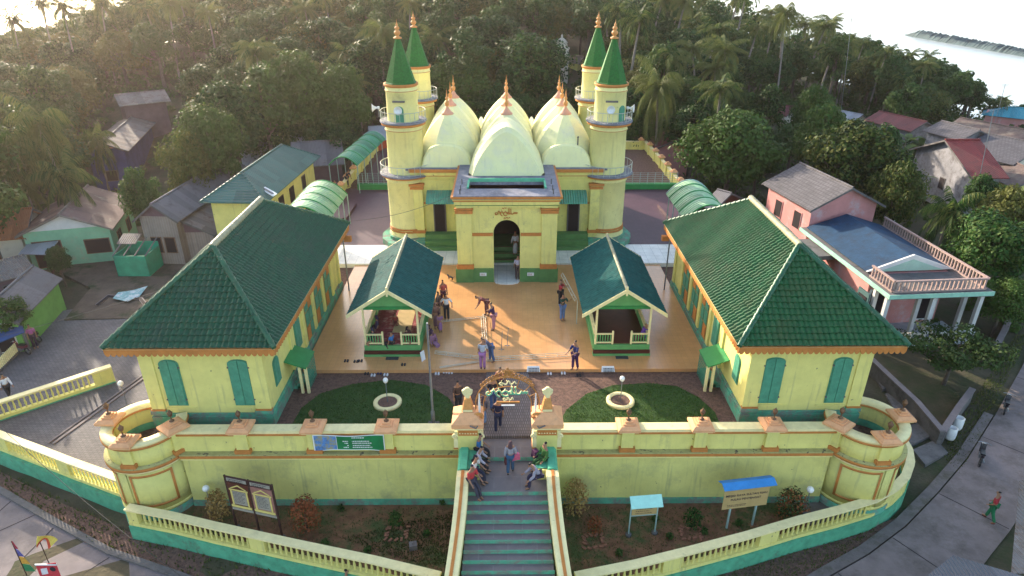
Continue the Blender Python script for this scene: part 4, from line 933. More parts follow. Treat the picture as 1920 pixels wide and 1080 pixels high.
c3.build('calligraphy', M_cream, ga)
MB().box(-.45, y - .03, 2.06, .50, y + .03, 2.13).build('crossbar', M_arch, ga); MB().box(-.25, y - .04, 1.93, .30, y - .0, 1.97).build('tube_lamp', M_white, ga)

# ---------------- stair side walls ----------------
def stair_wall(mir, label):
    h = thing('stair_wall', label, 'wall', (1.8, 18, -2), 'curving walls of the stairs', mir)
    B = lambda mb, nm, mt, par=h, **k: mb.build(nm, mt, par, mirror=mir, **k)
    P = []
    for i in range(24):
        yy = 20.55 - i * .36; P.append((1.78 + flare(yy) * 1.45 + .02 * i / 24, yy, -.25 - max(0, (20.1 - yy)) / TR * RI * 1.0))
    B(MB().ribbon(P, [(-.21, -3.5), (.21, -3.5), (.21, .17), (-.21, .17), (-.21, -3.5)], smooth=False), 'wall_body', M_yel)
    B(MB().ribbon(P, [(-.26, .17), (.26, .17), (.24, .30), (-.24, .30), (-.26, .17)]), 'coping', M_cream)
    B(MB().ribbon(P, [(-.05, .295), (.07, .295), (.07, .325), (-.05, .325), (-.05, .295)]), 'coping_stripe', M_or)
    # teal bench flank beside the landing
    Q = [(1.80, 21.87, .06), (1.80, 20.6, .02)]
    B(MB().ribbon(Q, [(-.22, -3.4), (.22, -3.4), (.22, -.05), (.12, .08), (-.16, .08), (-.22, -.05), (-.22, -3.4)]), 'bench_back', M_tealb)
    B(MB().box(1.16, 20.75, -.6, 1.58, 21.87, -.08), 'bench', M_yel)
    B(MB().box(1.13, 20.7, -.08, 1.585, 21.87, -.02), 'bench_seat', M_tealb)
    B(MB().box(1.13, 20.62, -.51, 1.585, 20.745, -.02), 'bench_end', M_yel)
    return h
stair_wall(True, 'curving cream topped wall along the left edge of the stairs'); stair_wall(False, 'curving cream topped wall along the right edge of the stairs')

# ---------------- low balustrades ----------------
def resample(path, d):
    P = [Vector((p[0], p[1])) for p in path]; out = [P[0]]; acc = 0
    for a, b in zip(P[:-1], P[1:]):
        L = (b - a).length; t = d - acc
        while t <= L: out.append(a + (b - a) * (t / L)); t += d
        acc = (acc + L) % d
    return out
BALME = {}
def balustrade(label, path, zb, zt, solid, base_z, flip=1, bal_mat=None, group='low balustrades', pitch=.25, baseT=.2):
    """solid: list of (s0,s1) arc-length spans with closed panels instead of balusters"""
    m0 = path[len(path) // 2]; h = thing('balustrade', label, 'balustrade', (m0[0], m0[1], zb), group)
    fine = resample(path, .3); fine = fine + [Vector(path[-1])] if (fine[-1] - Vector(path[-1])).length > .05 else fine
    fp = [(p.x, p.y) for p in fine]
    MB().strip(fp, -baseT, baseT, base_z, zb - .0).build('footing', M_teal if base_z > -6 else M_tealw, h)
    MB().strip(fp, -.14, .14, zb, zb + .16).build('bottom_rail', M_yel, h)
    MB().ribbon(fp, [(-.14, zt - .14), (.14, zt - .14), (.19, zt - .08), (.19, zt), (-.19, zt), (-.19, zt - .08), (-.14, zt - .14)]).build('top_rail', M_cream, h)
    pts = resample(path, pitch); s = 0
    key = round(zt - zb, 2)
    hh = zt - zb - .30
    if key not in BALME:
        b = MB().lathe([(.055, 0), (.055, hh * .08), (.035, hh * .14), (.062, hh * .38), (.05, hh * .52), (.032, hh * .8), (.055, hh * .88), (.055, hh)], (0, 0, 0), 6); tmp = b.build('baluster', bal_mat or M_yel); BALME[key] = tmp.data; bpy.data.objects.remove(tmp)
    for i, p in enumerate(pts):
        s = i * pitch
        if any(a - .02 <= s <= b + .02 for a, b in solid): continue
        o = bpy.data.objects.new('baluster', BALME[key]); S.collection.objects.link(o); o.parent = h
        o.location = (p.x - m0[0], p.y - m0[1], .15)
    tot = (len(pts) - 1) * pitch
    for a, b in solid:
        seg = []
        for i in range(int((b - a) / .15) + 2):
            t = min(a + i * .15, b); k = min(int(t / pitch), len(pts) - 2); q = t / pitch - k; p = pts[k].lerp(pts[k + 1], min(1, max(0, q))); seg.append((p.x, p.y))
            if t >= b: break
        MB().strip(seg, -.115, .115, zb + .15, zt - .13).build('panel', M_yel, h)
    return h
LL = sum((Vector(PL[i]) - Vector(PL[i + 1])).length for i in range(len(PL) - 1))
balustrade('low yellow balustrade around the front garden left of the stairs', PL, -3.45, -2.52, [(0, .5), (5.9, 6.6), (LL - .6, LL - .1)], -5.3)
LR = sum((Vector(PR_[i]) - Vector(PR_[i + 1])).length for i in range(len(PR_) - 1))
balustrade('low yellow balustrade curving around the front garden right of the stairs', PR_, -3.45, -2.52, [(0, .5), (3.6, 4.4), (8.0, 8.9), (14.1, LR - .1)], -5.3)
PO = [(-17.05, 22.85), (-18.6, 23.5), (-20.3, 24.2), (-22.0, 24.95), (-24.0, 25.8), (-26.2, 26.75), (-29, 28.0)]
balustrade('low yellow balustrade on a teal base beside the paved yard and ditch', PO, -3.45, -2.42, [(0, .45), (3.6, 4.4), (8.0, 8.7)], -4.4, baseT=.3)
struct('ditch', MB().strip(PO, -1.55, -.76, -5, -4.13), mat('dark_ditch_strip', (.028, .022, .02), .6, .4, 3, .5, 8))  # flat dark strip laid where the ditch runs
t = thing('ditch_wall', 'stepped teal masonry ledge below the paved yard above the ditch', 'ledge', (-22, 24.5, -5)); MB().strip([(p[0], p[1]) for p in PO], -.75, -.30, -5.5, -4.0).build('ledge_block', M_teal, t); MB().strip(PO, -.52, -.30, -4.0, -3.7).build('ledge_step', M_tealb, t)
a, b = A(-60, 790, -3.0), A(212, 700, -3.0)
PY = [(b.x, b.y), ((a.x + b.x) / 2, (a.y + b.y) / 2), (a.x, a.y)]
balustrade('straight yellow balustrade across the paved left yard', PY, -3.45, -2.45, [(0, 1.0)], -3.6)
# ditch pipe
pp = [A(u, v, -4.5) for u, v in ((50, 893), (150, 930), (250, 985))]
tag(MB().tube(pp, .05, 6).build('water_pipe', M_black), 'black pipe along the ditch under the left balustrade', 'pipe')
# ---------------- people ----------------
M_skin = mat('tan_skin', (.30, .155, .09), .6, .08, 8, 0)
M_hair = mat('black_hair', (.012, .010, .010), .55, .2, 10, 0)
_cl = {}
def cloth(c):
    k = tuple(round(x, 3) for x in c)
    if k not in _cl: _cl[k] = mat('cloth_%d' % len(_cl), c, .9, .18, 12, .1, 60); _cl[k].name = 'garment_fabric'
    return _cl[k]
def skin_mesh(verts, edges, radii, root=0, sub=1):
    me = bpy.data.meshes.new('tmp'); me.from_pydata([tuple(v) for v in verts], edges, [])
    o = bpy.data.objects.new('tmp', me); S.collection.objects.link(o)
    md = o.modifiers.new('s', 'SKIN'); md.use_smooth_shade = True; md.branch_smoothing = .6
    sv = me.skin_vertices[0].data
    for i, r in enumerate(radii): sv[i].radius = r if isinstance(r, tuple) else (r, r); sv[i].use_root = (i == root)
    if sub: s2 = o.modifiers.new('u', 'SUBSURF'); s2.levels = s2.render_levels = sub
    dg = bpy.context.evaluated_depsgraph_get(); out = bpy.data.meshes.new_from_object(o.evaluated_get(dg))
    bpy.data.objects.remove(o); bpy.data.meshes.remove(me)
    for p in out.polygons: p.use_smooth = True
    return out
def person(label, loc, rz, legs=((0, 0), (0, 0)), arms=((8, 10), (8, 10)), lean=0, seat=None, shirt=(.5, .5, .5), trousers=(.05, .05, .06), hair='short', sleeve='short', skirt=None, H=1.65, spread=.09, turn=0, head_pitch=0, shoe=(.03, .025, .02), group=None, hijab=None, armout=.10, abd=0):
    """faces -y at rz=0; legs (thigh forward deg, knee bend), arms (upper forward deg, elbow bend)"""
    k = H / 1.66
    def d(a): a = R(a); return Vector((0, -sin(a), -cos(a)))
    hipz = 0; V = {}; L = R(lean); upv = Vector((0, -sin(L), cos(L))); fwv = Vector((0, -cos(L), -sin(L)))
    V['pel'] = Vector((0, 0, 0)); V['che'] = upv * .28; V['nck'] = upv * .50; V['hd0'] = V['nck'] + upv * .06 + fwv * .01
    hp = R(lean * .5 + head_pitch); hu = Vector((0, -sin(hp), cos(hp))); hf = Vector((0, -cos(hp), -sin(hp)))
    V['hd1'] = V['hd0'] + hu * .09 + hf * .012; V['hd2'] = V['hd1'] + hu * .10; V['nose'] = V['hd1'] + hf * .105 - hu * .005
    for s, n_ in ((-1, 'L'), (1, 'R')):
        i = 0 if s < 0 else 1; sx = Vector((s, 0, 0))
        V['hip' + n_] = sx * spread + Vector((0, 0, -.03))
        a, b = legs[i]; ab = sx * sin(R(abd)) * .4
        V['kne' + n_] = V['hip' + n_] + d(a) * .42 + ab; V['ank' + n_] = V['kne' + n_] + d(a - b) * .41 - ab * .2
        fwd = d(a - b + 80); V['toe' + n_] = V['ank' + n_] + fwd * .16 + Vector((0, 0, -.03))
        V['sho' + n_] = V['nck'] - upv * .06 + sx * .165
        a, b = arms[i]; out = sx * armout
        V['elb' + n_] = V['sho' + n_] + d(a) * .27 + out * .5; V['wri' + n_] = V['elb' + n_] + d(a + b) * .24 + out * .1
        V['plm' + n_] = V['wri' + n_] + d(a + b) * .07
        for f in range(4):
            q = V['plm' + n_] + Vector((0, 0, 0)) + (Vector((1, 0, 0)) * (.024 * (f - 1.5)) if True else 0)
            V['f%d%s' % (f, n_)] = q + d(a + b + 15) * (.045 + .01 * (1.5 - abs(f - 1.5))); V['g%d%s' % (f, n_)] = V['f%d%s' % (f, n_)] + d(a + b + 50) * .035
        V['th' + n_] = V['wri' + n_] + d(a + b + 25) * .045 - sx * .04; V['tj' + n_] = V['th' + n_] + d(a + b + 25) * .035
    low = min(V['ank' + n_].z for n_ in 'LR') - .075
    zoff = -low if seat is None else seat / k + .11
    for q in V: V[q] = (V[q] + Vector((0, 0, zoff))) * k
    rad = dict(pel=(.14, .10), che=(.145, .10), nck=.055, hd0=.06, hd1=(.078, .092), hd2=(.06, .07), nose=.018, hip=.085, kne=.058, ank=.042, toe=.038, sho=.058, elb=.042, wri=.03, plm=(.038, .018), th=.012, tj=.010)
    def R_(q):
        if q in rad: return rad[q]
        if q[0] in 'fg' and q[1].isdigit(): return .0095
        return rad.get(q[:-1], .05)
    t = thing('person', label, 'person', (0, 0, 0), group)
    def sk(keys, edges, name, mt, par, mul=1, add=0, sub=1, over=None):
        idx = {q: i for i, q in enumerate(keys)}
        rr = []
        for q in keys:
            r = (over or {}).get(q, R_(q)); r = r if isinstance(r, tuple) else (r, r); rr.append(((r[0] * mul + add) * k, (r[1] * mul + add) * k))
        me = skin_mesh([V[q] for q in keys], [(idx[a], idx[b]) for a, b in edges], rr, 0, sub); me.name = name; me.materials.append(mt)
        o = bpy.data.objects.new(name, me); S.collection.objects.link(o); o.parent = par; return o
    keys = ['pel', 'che', 'nck', 'hd0', 'hd1', 'hd2', 'nose']; E = [('pel', 'che'), ('che', 'nck'), ('nck', 'hd0'), ('hd0', 'hd1'), ('hd1', 'hd2'), ('hd1', 'nose')]
    for n_ in 'LR':
        keys += [q + n_ for q in ('hip', 'kne', 'ank', 'toe', 'sho', 'elb', 'wri', 'plm', 'th', 'tj')] + ['f%d%s' % (f, n_) for f in range(4)] + ['g%d%s' % (f, n_) for f in range(4)]
        E += [('pel', 'hip' + n_), ('hip' + n_, 'kne' + n_), ('kne' + n_, 'ank' + n_), ('ank' + n_, 'toe' + n_), ('nck', 'sho' + n_), ('sho' + n_, 'elb' + n_), ('elb' + n_, 'wri' + n_), ('wri' + n_, 'plm' + n_), ('wri' + n_, 'th' + n_), ('th' + n_, 'tj' + n_)]
        for f in range(4): E += [('plm' + n_, 'f%d%s' % (f, n_)), ('f%d%s' % (f, n_), 'g%d%s' % (f, n_))]
    body = sk(keys, E, 'body', M_skin, t)
    # eyes and mouth are small dark pieces of the face, kept in the body mesh
    body.data.materials.append(M_hair)
    bm = bmesh.new(); bm.from_mesh(body.data)
    for ex, ey, ez, r in ((-.032, .088, .02, .010), (.032, .088, .02, .010), (0, .085, -.045, .012)):
        p = V['hd1'] + (Vector((ex, 0, 0)) + hf * ey + hu * ez) * k
        n0 = len(bm.faces); bmesh.ops.create_icosphere(bm, subdivisions=1, radius=r * k, matrix=Matrix.Translation(p)); bm.faces.ensure_lookup_table()
        for f in bm.faces[n0:]: f.material_index = 1
    bm.to_mesh(body.data); bm.free()
    ck = ['pel', 'che', 'nck', 'shoL', 'elbL', 'shoR', 'elbR']; ce = [('pel', 'che'), ('che', 'nck'), ('nck', 'shoL'), ('shoL', 'elbL'), ('nck', 'shoR'), ('shoR', 'elbR')]
    if sleeve == 'long': ck += ['wriL', 'wriR']; ce += [('elbL', 'wriL'), ('elbR', 'wriR')]
    if sleeve is not None: sk(ck, ce, 'shirt', cloth(shirt), t, 1.05, .016, over={'nck': .085, 'pel': (.15, .108)})
    if skirt is None:
        sk(['pel', 'hipL', 'kneL', 'ankL', 'hipR', 'kneR', 'ankR'], [('pel', 'hipL'), ('hipL', 'kneL'), ('kneL', 'ankL'), ('pel', 'hipR'), ('hipR', 'kneR'), ('kneR', 'ankR')], 'trousers', cloth(trousers), t, 1.1, .014, over={'pel': (.135, .10), 'ankL': .05, 'ankR': .05})
    else:
        m_ = (V['ankL'] + V['ankR']) / 2; kn = (V['kneL'] + V['kneR']) / 2; V['sk0'] = V['pel'] * 1.0; V['sk1'] = kn; V['sk2'] = m_ + Vector((0, 0, .03))
        w1 = abs(V['kneL'].x - V['kneR'].x) / 2 / k
        rad.update({'sk0': (.15, .115), 'sk1': (.13 + w1 * .6, .12), 'sk2': (.14 + w1 * .4, .13)})
        sk(['sk0', 'sk1', 'sk2'], [('sk0', 'sk1'), ('sk1', 'sk2')], 'skirt', cloth(skirt), t, 1, .0, over={'sk0': (.16, .125), 'sk1': (.13 + w1 * .6, .12), 'sk2': (.14 + w1 * .4, .13)})
    for n_ in 'LR':
        V['hl' + n_] = V['ank' + n_] - Vector((0, 0, .045)) * k - (V['toe' + n_] - V['ank' + n_]) * .25; V['tt' + n_] = V['toe' + n_] + Vector((0, 0, 0))
        sk(['hl' + n_, 'tt' + n_], [('hl' + n_, 'tt' + n_)], 'shoe', cloth(shoe), t, 1, 0, over={'hl' + n_: (.042, .04), 'tt' + n_: (.046, .036)})
    if hijab:
        V['hj0'] = V['hd1'] - hf * .014; V['hj1'] = V['hd2'] + hu * .0; V['hj2'] = V['nck'] - hf * .02; V['hj3'] = V['che'] + upv * .06 - hf * .01
        sk(['hj1', 'hj0', 'hj2', 'hj3'], [('hj1', 'hj0'), ('hj0', 'hj2'), ('hj2', 'hj3')], 'headscarf', cloth(hijab), t, 1, 0, over={'hj1': (.066, .075), 'hj0': (.092, .098), 'hj2': (.10, .09), 'hj3': (.175, .125)})
    else:
        V['hr0'] = V['hd1'] + hu * .03 - hf * .03 * k; V['hr1'] = V['hd2'] + hu * .012 - hf * .012
        rad2 = {'hr0': (.083, .085), 'hr1': (.066, .078)}; col = M_hair if hair in ('short', 'long') else cloth(hair)
        sk(['hr0', 'hr1'], [('hr0', 'hr1')], 'hair' if hair in ('short', 'long') else 'cap', col, t, 1, 0, over=rad2)
    t.location = loc; t.rotation_euler = (0, 0, rz); OFF[t.name] = tuple(loc)
    return t
GR = 'people in and around the courtyard'
P0 = lambda u, v, z=0: A(u, v, z)
W, DK, NV, JN, MR, RD = (.62, .60, .60), (.03, .028, .032), (.025, .03, .085), (.07, .13, .27), (.16, .04, .045), (.42, .05, .04)
PK = (.42, .20, .24); PU = (.22, .11, .24)
BEND = dict(lean=62, head_pitch=25)
person('man in white shirt with purple sleeves standing with hands on hips by the left pavilion', P0(838, 600), 0, arms=((-15, 70), (-15, 70)), armout=.3, shirt=W, trousers=DK, sleeve='short', group=GR)
person('person in red shirt standing behind the man in white near the left pavilion', P0(832, 573), .3, shirt=(.45, .09, .07), trousers=(.10, .03, .04), arms=((60, 90), (10, 10)), group=GR)
person('man in dark clothes beside the left pavilion eave', P0(823, 596), 1.2, shirt=(.10, .07, .06), trousers=(.09, .05, .07), group=GR)
person('woman in brown patterned dress standing against the left pavilion', P0(818, 615), .5, shirt=(.16, .08, .06), skirt=(.20, .10, .12), hijab=(.18, .09, .08), sleeve='long', H=1.55, group=GR)
person('child in purple dress standing next to the woman in brown', P0(826, 622), .4, shirt=(.24, .12, .22), skirt=(.26, .13, .26), H=1.15, group=GR)
person('woman in mauve patterned dress sitting on the tiles beside the left pavilion', P0(812, 646), .9, legs=((80, 100), (80, 100)), seat=.08, shirt=(.26, .13, .20), skirt=(.26, .13, .20), hijab=(.10, .05, .08), sleeve='long', H=1.55, group=GR)
person('seated woman in dark dress behind the mauve dressed woman', P0(806, 636), 1.2, legs=((80, 110), (80, 110)), seat=.08, shirt=(.07, .04, .07), skirt=(.12, .06, .10), hijab=(.03, .02, .03), sleeve='long', H=1.55, group=GR)
person('man in maroon shirt bending over the end of a metal truss', P0(913, 591), R(-80), shirt=(.22, .07, .06), trousers=(.12, .05, .05), arms=((5, 15), (20, 15)), legs=((8, 12), (-4, 8)), group=GR, **BEND)
person('man in navy shirt and pink trousers standing over the truss', P0(926, 618), R(-105), shirt=(.05, .025, .07), trousers=PK, arms=((35, 25), (20, 30)), lean=12, group=GR)
person('man in grey shirt and blue jeans leaning over the truss frame', P0(921, 678), R(-75), shirt=(.10, .11, .17), trousers=JN, arms=((20, 15), (35, 10)), lean=42, head_pitch=20, legs=((6, 8), (-6, 6)), group=GR)
person('man in pale grey shirt and purple trousers seen from behind near the platform edge', P0(905, 692), R(170), shirt=(.40, .42, .46), trousers=(.36, .16, .34), arms=((15, 15), (10, 20)), lean=14, group=GR)
person('person in red shirt holding up the far end of a tall truss', P0(1050, 572), R(60), shirt=(.42, .05, .06), trousers=DK, arms=((70, 60), (40, 60)), group=GR)
person('man in dark green shirt and blue jeans by the right pavilion', P0(1054, 600), R(30), shirt=(.02, .06, .045), trousers=(.13, .20, .38), arms=((60, 70), (55, 80)), group=GR)
person('man in navy uniform holding the truss at the platform edge', P0(1077, 693), R(-50), shirt=(.03, .035, .12), trousers=(.05, .02, .08), arms=((35, 20), (30, 60)), legs=((4, 2), (-8, 4)), group=GR)
person('man in white robe walking inside the arched porch', A(966, 478, .75), R(200), shirt=W, skirt=(.55, .53, .50), sleeve='long', hair=(.35, .06, .04), group=GR)
person('person in lilac shirt and dark trousers on the porch steps', A(971, 528, .03) + Vector((.0, .35, 0)), R(190), shirt=(.42, .38, .46), trousers=(.08, .05, .05), group=GR)
PP = 'people resting in the left pavilion'
person('woman in navy dress and headscarf seated at the left rail of the left pavilion', A(700, 640, .63), R(-70), legs=((85, 120), (85, 120)), abd=30, seat=.06, shirt=(.02, .02, .06), skirt=(.02, .02, .06), hijab=(.02, .02, .05), sleeve='long', H=1.55, group=PP)
person('woman in dark patterned clothes seated further back in the left pavilion', A(708, 617, .63), R(-80), legs=((85, 120), (85, 120)), abd=30, seat=.06, shirt=(.05, .03, .08), skirt=(.04, .02, .05), hijab=(.03, .02, .06), sleeve='long', H=1.55, group=PP)
person('child in bright blue shirt sitting at the entry of the left pavilion', A(735, 645, .63), R(-120), legs=((85, 120), (85, 120)), abd=25, seat=.06, shirt=(.03, .14, .36), trousers=DK, H=1.3, group=PP)
person('woman in dark red dress and black headscarf seated right in the left pavilion', A(765, 638, .63), R(60), legs=((85, 120), (85, 120)), abd=30, seat=.06, shirt=(.10, .03, .03), skirt=(.09, .03, .03), hijab=(.015, .012, .015), sleeve='long', H=1.5, group=PP)
person('small child in red sitting at the far end of the dining cloth', A(742, 607, .63), R(10), legs=((85, 110), (85, 110)), seat=.06, shirt=(.30, .06, .04), trousers=(.2, .05, .04), H=1.1, group=PP)
person('person in maroon sarong lounging against the right rail of the right pavilion', A(1203, 634, .63), R(-70), legs=((78, 20), (84, 45)), lean=-25, seat=.06, shirt=(.16, .06, .34), skirt=(.17, .045, .06), hair=(.5, .48, .46), sleeve='long', group=PP)
SG = 'people on the gate stairs'
person('man in dark navy clothes walking up through the gate seen from behind', A(934, 806, -.3), R(178), shirt=(.02, .02, .05), trousers=(.02, .025, .06), legs=((14, 4), (-14, 10)), arms=((-10, 10), (12, 15)), group=SG)
wm = person('woman in headscarf and blue jeans walking up the stairs with a pink bag', A(957, 886, -.5), R(175), shirt=(.30, .28, .30), trousers=(.04, .085, .15), hijab=(.10, .055, .06), legs=((8, 2), (-8, 8)), arms=((5, 15), (-5, 10)), sleeve='long', H=1.6, group=SG)
person('person in pale blue patterned skirt half hidden by the left gate pillar', A(906, 797, -.25), R(200), shirt=(.10, .10, .14), skirt=(.17, .25, .42), hijab=(.05, .04, .06), sleeve='long', H=1.55, group=SG)
person('man in black walking on the brick path beyond the gate', A(925, 765, -.18), R(185), shirt=(.03, .025, .03), trousers=(.05, .09, .2), legs=((10, 2), (-10, 6)), group=SG)
person('person in dark maroon top walking on the brick path behind the arch', A(938, 745, -.18), R(170), shirt=(.13, .03, .07), trousers=DK, group=SG)
person('person standing in the garden behind the left gate pillar', A(860, 772, -.18), R(20), shirt=(.08, .05, .04), trousers=DK, group=SG)
SIT = dict(legs=((82, 82), (76, 70)), seat=.49, arms=((22, 34), (12, 40)))
def bench(u, v): p = A(u, v, -.02); return Vector((p.x, p.y, -.5))
person('man in blue shirt seated first from the gate on the left bench', bench(897, 843), R(70), lean=8, shirt=(.03, .13, .30), trousers=DK, group=SG, **SIT)
person('man in grey shirt seated second from the gate on the left bench', bench(893, 865), R(75), lean=22, shirt=(.34, .32, .37), trousers=DK, hair=(.02, .02, .025), sleeve='long', group=SG, **SIT)
person('man in white shirt and dark cap seated third from the gate on the left bench', bench(888, 884), R(65), lean=12, shirt=(.60, .58, .52), trousers=(.03, .03, .05), hair=(.02, .02, .03), group=SG, **SIT)
person('man in red shirt and cap sitting at the lower end of the left bench', bench(884, 903), R(45), lean=5, legs=((58, 40), (50, 36)), seat=.5, arms=((14, 30), (18, 34)), shirt=(.48, .05, .05), trousers=(.05, .045, .06), hair=(.02, .02, .03), shoe=(.2, .02, .02), group=SG)
person('man in green shirt and black cap lounging on the right bench with a bag', bench(1019, 862), R(-60), lean=-8, shirt=(.05, .13, .03), trousers=(.04, .10, .03), hair=(.02, .02, .02), sleeve='long', group=SG, **SIT)
person('man in grey shirt and dark trousers bending forward on the right bench', bench(1011, 893), R(-75), lean=34, head_pitch=15, shirt=(.28, .26, .31), trousers=(.035, .03, .06), sleeve='long', group=SG, **SIT)
person('man in white shirt and dark trousers walking across the paved left yard', A(21, 748, -3.5), R(60), shirt=(.60, .60, .66), trousers=DK, legs=((18, 4), (-18, 12)), arms=((-15, 10), (15, 15)), sleeve='long')
person('man in red shirt and green trousers walking on the right lane', AL(1853, 975), R(-150), shirt=(.40, .04, .05), trousers=(.02, .16, .07), legs=((14, 4), (-14, 10)), arms=((10, 30), (-20, 70)), shoe=(.15, .02, .02))
person('person with black hair passing below the left balustrade at the photo edge', A(648, 1070, -3.25) + Vector((0, 0, -1.62)), R(90), shirt=(.05, .04, .05), trousers=DK)
person('person in dark shirt and pink sarong standing by the left compound wall', A(631, 372, .02), 0, shirt=(.06, .05, .08), skirt=(.34, .12, .10))
person('man in black leaning at the left compound wall under the barrel canopy', A(652, 350, .02), R(60), lean=25, shirt=(.03, .03, .04), trousers=(.05, .05, .06))
person('person in pink standing beside the parked motorcycle on the left', A(68, 652, -3.5), R(40), shirt=(.40, .12, .26), trousers=(.05, .03, .05))
def bag(label, cat, p, col, dims, rz=0, strap=0):
    t = thing(cat.replace(' ', '_'), label, cat, tuple(p)); mb = MB().obox((p[0], p[1], p[2]), dims, rz, 0, .82)
    mb.build('bag_body', cloth(col), t)
    if strap:
        q = MB().tube([(p[0] - dims[0] * .35 * cos(rz), p[1], p[2] + dims[2]), (p[0], p[1], p[2] + dims[2] + strap), (p[0] + dims[0] * .35 * cos(rz), p[1], p[2] + dims[2])], .012, 5); q.build('strap', cloth((.10, .16, .35)), t)
p = A(967, 862, .2); bag('pink shoulder bag carried by the woman on the stairs', 'bag', (p.x + .0, p.y + .05, .18), (.52, .10, .16), (.36, .14, .28), .3, .4)
p = A(948, 868, 0); bag('dark red folded bag in the left hand of the woman on the stairs', 'bag', (p.x, p.y, -.02), (.10, .03, .03), (.10, .2, .3), .2)
p = A(1004, 852, .1); bag('dark purple rucksack on the knees of the man in green', 'rucksack', (p.x, p.y, -.02), (.07, .02, .06), (.26, .28, .34), .5)

# ---------------- motorcycles ----------------
def motorcycle(p, rz, col, label):
    t = thing('motorcycle', label, 'motorcycle', (0, 0, 0), 'parked motorcycles')
    for y, nm in ((.62, 'wheel'), (-.62, 'wheel')):
        w_ = MB().tube([(0, y + .24 * cos(a), .28 + .24 * sin(a)) for a in [2 * pi * i / 18 for i in range(18)]], .05, 6, closed=True)
        o = w_.build('wheel', M_black, t, local=True)
        r = MB()
        for i in range(6): r.tube([(0, y, .28), (0, y + .22 * cos(i * pi / 3), .28 + .22 * sin(i * pi / 3))], .012, 4)
        r.lathe([(.05, -.05), (.05, .05)], (0, y, .28), 8); r.build('rim', M_metal, o, local=True)
    body = MB().slab([(-.07, -.72, .62), (-.07, -.2, .42), (-.07, .12, .36), (-.07, .30, .50), (-.07, .42, .92), (-.07, .30, .95), (-.07, .16, .55), (-.07, -.15, .64), (-.07, -.75, .80)], (.14, 0, 0))
    body.slab([(-.14, .32, .42), (-.14, .44, .85), (-.14, .38, .9), (-.14, .20, .46)], (.28, 0, 0)); body.build('body', col, t, local=True)
    MB().slab([(-.11, -.62, .74), (-.11, .02, .66), (-.11, .06, .72), (-.11, -.25, .78), (-.11, -.66, .86)], (.22, 0, 0)).build('seat', M_black, t, local=True)
    MB().tube([(-.33, .22, 1.02), (-.1, .36, 1.0), (.1, .36, 1.0), (.33, .22, 1.02)], .018, 6).tube([(-.05, .40, .95), (-.05, .62, .28)], .022, 6).tube([(.05, .40, .95), (.05, .62, .28)], .022, 6).build('handlebar', M_metal, t, local=True)
    MB().slab([(-.07, .62, .57), (-.07, .40, .50), (-.07, .86, .46), (-.07, .80, .55)], (.14, 0, 0)).build('mudguard', col, t, local=True)
    MB().lathe([(.09, 0), (.10, .06), (.04, .12), (0, .12)], (0, .42, .84), 10).build('headlight', M_white, t, local=True)
    MB().obox((0, .02, .22), (.22, .34, .22)).tube([(.12, -.1, .24), (.14, -.7, .34)], .04, 6).build('engine', M_metal, t, local=True)
    t.location = p; t.rotation_euler = (0, 0, rz); t.scale = (.88,) * 3; return t
M_blk2 = mat('black_motorcycle_paint', (.015, .013, .018), .3, .2, 4, 0, spec=.5); M_mpink = mat('maroon_motorcycle_paint', (.16, .03, .05), .35, .2, 4, 0); M_mblue = mat('blue_motorcycle_paint', (.03, .05, .16), .35, .2, 4, 0)
motorcycle(AL(1883, 768, .0), R(-38), M_blk2, 'black motorcycle parked on the lane edge further from the camera')
motorcycle(AL(1836, 862, .0), R(-34), M_blk2, 'black motorcycle parked on the lane edge nearer the round bastion')
motorcycle(A(42, 662, -3.5), R(70), M_mpink, 'maroon motorcycle parked by the picket fence on the left')
motorcycle(A(60, 640, -3.5), R(80), M_blk2, 'dark motorcycle standing behind the maroon one')
motorcycle(A(150, 488, -3.44), R(80), M_mblue, 'blue motorcycle in front of the green house')
motorcycle(A(138, 484, -3.44), R(95), M_blk2, 'dark motorcycle beside the blue one at the green house')

# ---------------- signs and fittings ----------------
def text_mesh(body, size, col, parent, loc, rx=pi / 2, rz=0, name='lettering', align='CENTER', local_off=(0, 0, 0)):
    c = bpy.data.curves.new('t', 'FONT'); c.body = body; c.size = size; c.align_x = align; c.align_y = 'CENTER'; c.extrude = .003; c.resolution_u = 2; c.offset = size * .012
    o = bpy.data.objects.new('t', c); S.collection.objects.link(o)
    dg = bpy.context.evaluated_depsgraph_get(); me = bpy.data.meshes.new_from_object(o.evaluated_get(dg)); bpy.data.objects.remove(o)
    me.name = name; me.materials.clear(); me.materials.append(col)
    q = bpy.data.objects.new(name, me); S.collection.objects.link(q); q.parent = parent
    off = OFF.get(parent.name, (0, 0, 0)); q.location = (loc[0] - off[0], loc[1] - off[1], loc[2] - off[2]); q.rotation_euler = (rx, 0, rz); return q
def lines(mb, x0, x1, z0, dz, n, y, h=.018, seed=1, th=.004):
    r = random.Random(seed)
    for i in range(n):
        x = x0 + r.uniform(0, .03); zz = z0 - i * dz; e = x1 - r.uniform(0, .25) * (x1 - x0)
        while x < e:
            w_ = r.uniform(.03, .09); mb.box(x, y - th, zz, min(x + w_, e), y, zz + h); x += w_ + .02
M_ink = mat('dark_lettering', (.025, .02, .03), .8, .1, 5, 0); M_board = mat('tan_sign_board', (.42, .29, .12), .7, .12, 3, .05); M_blue = mat('bright_blue_sign_roof', (.04, .22, .50), .5, .12, 3, .05)
M_mint = mat('mint_sign_roof', (.36, .66, .55), .6, .1, 3, .05); M_dkbrown = mat('dark_brown_timber', (.05, .022, .018), .7, .2, 4, .1); M_spost = mat('pale_teal_post', (.30, .40, .36), .5, .12, 5, 0)
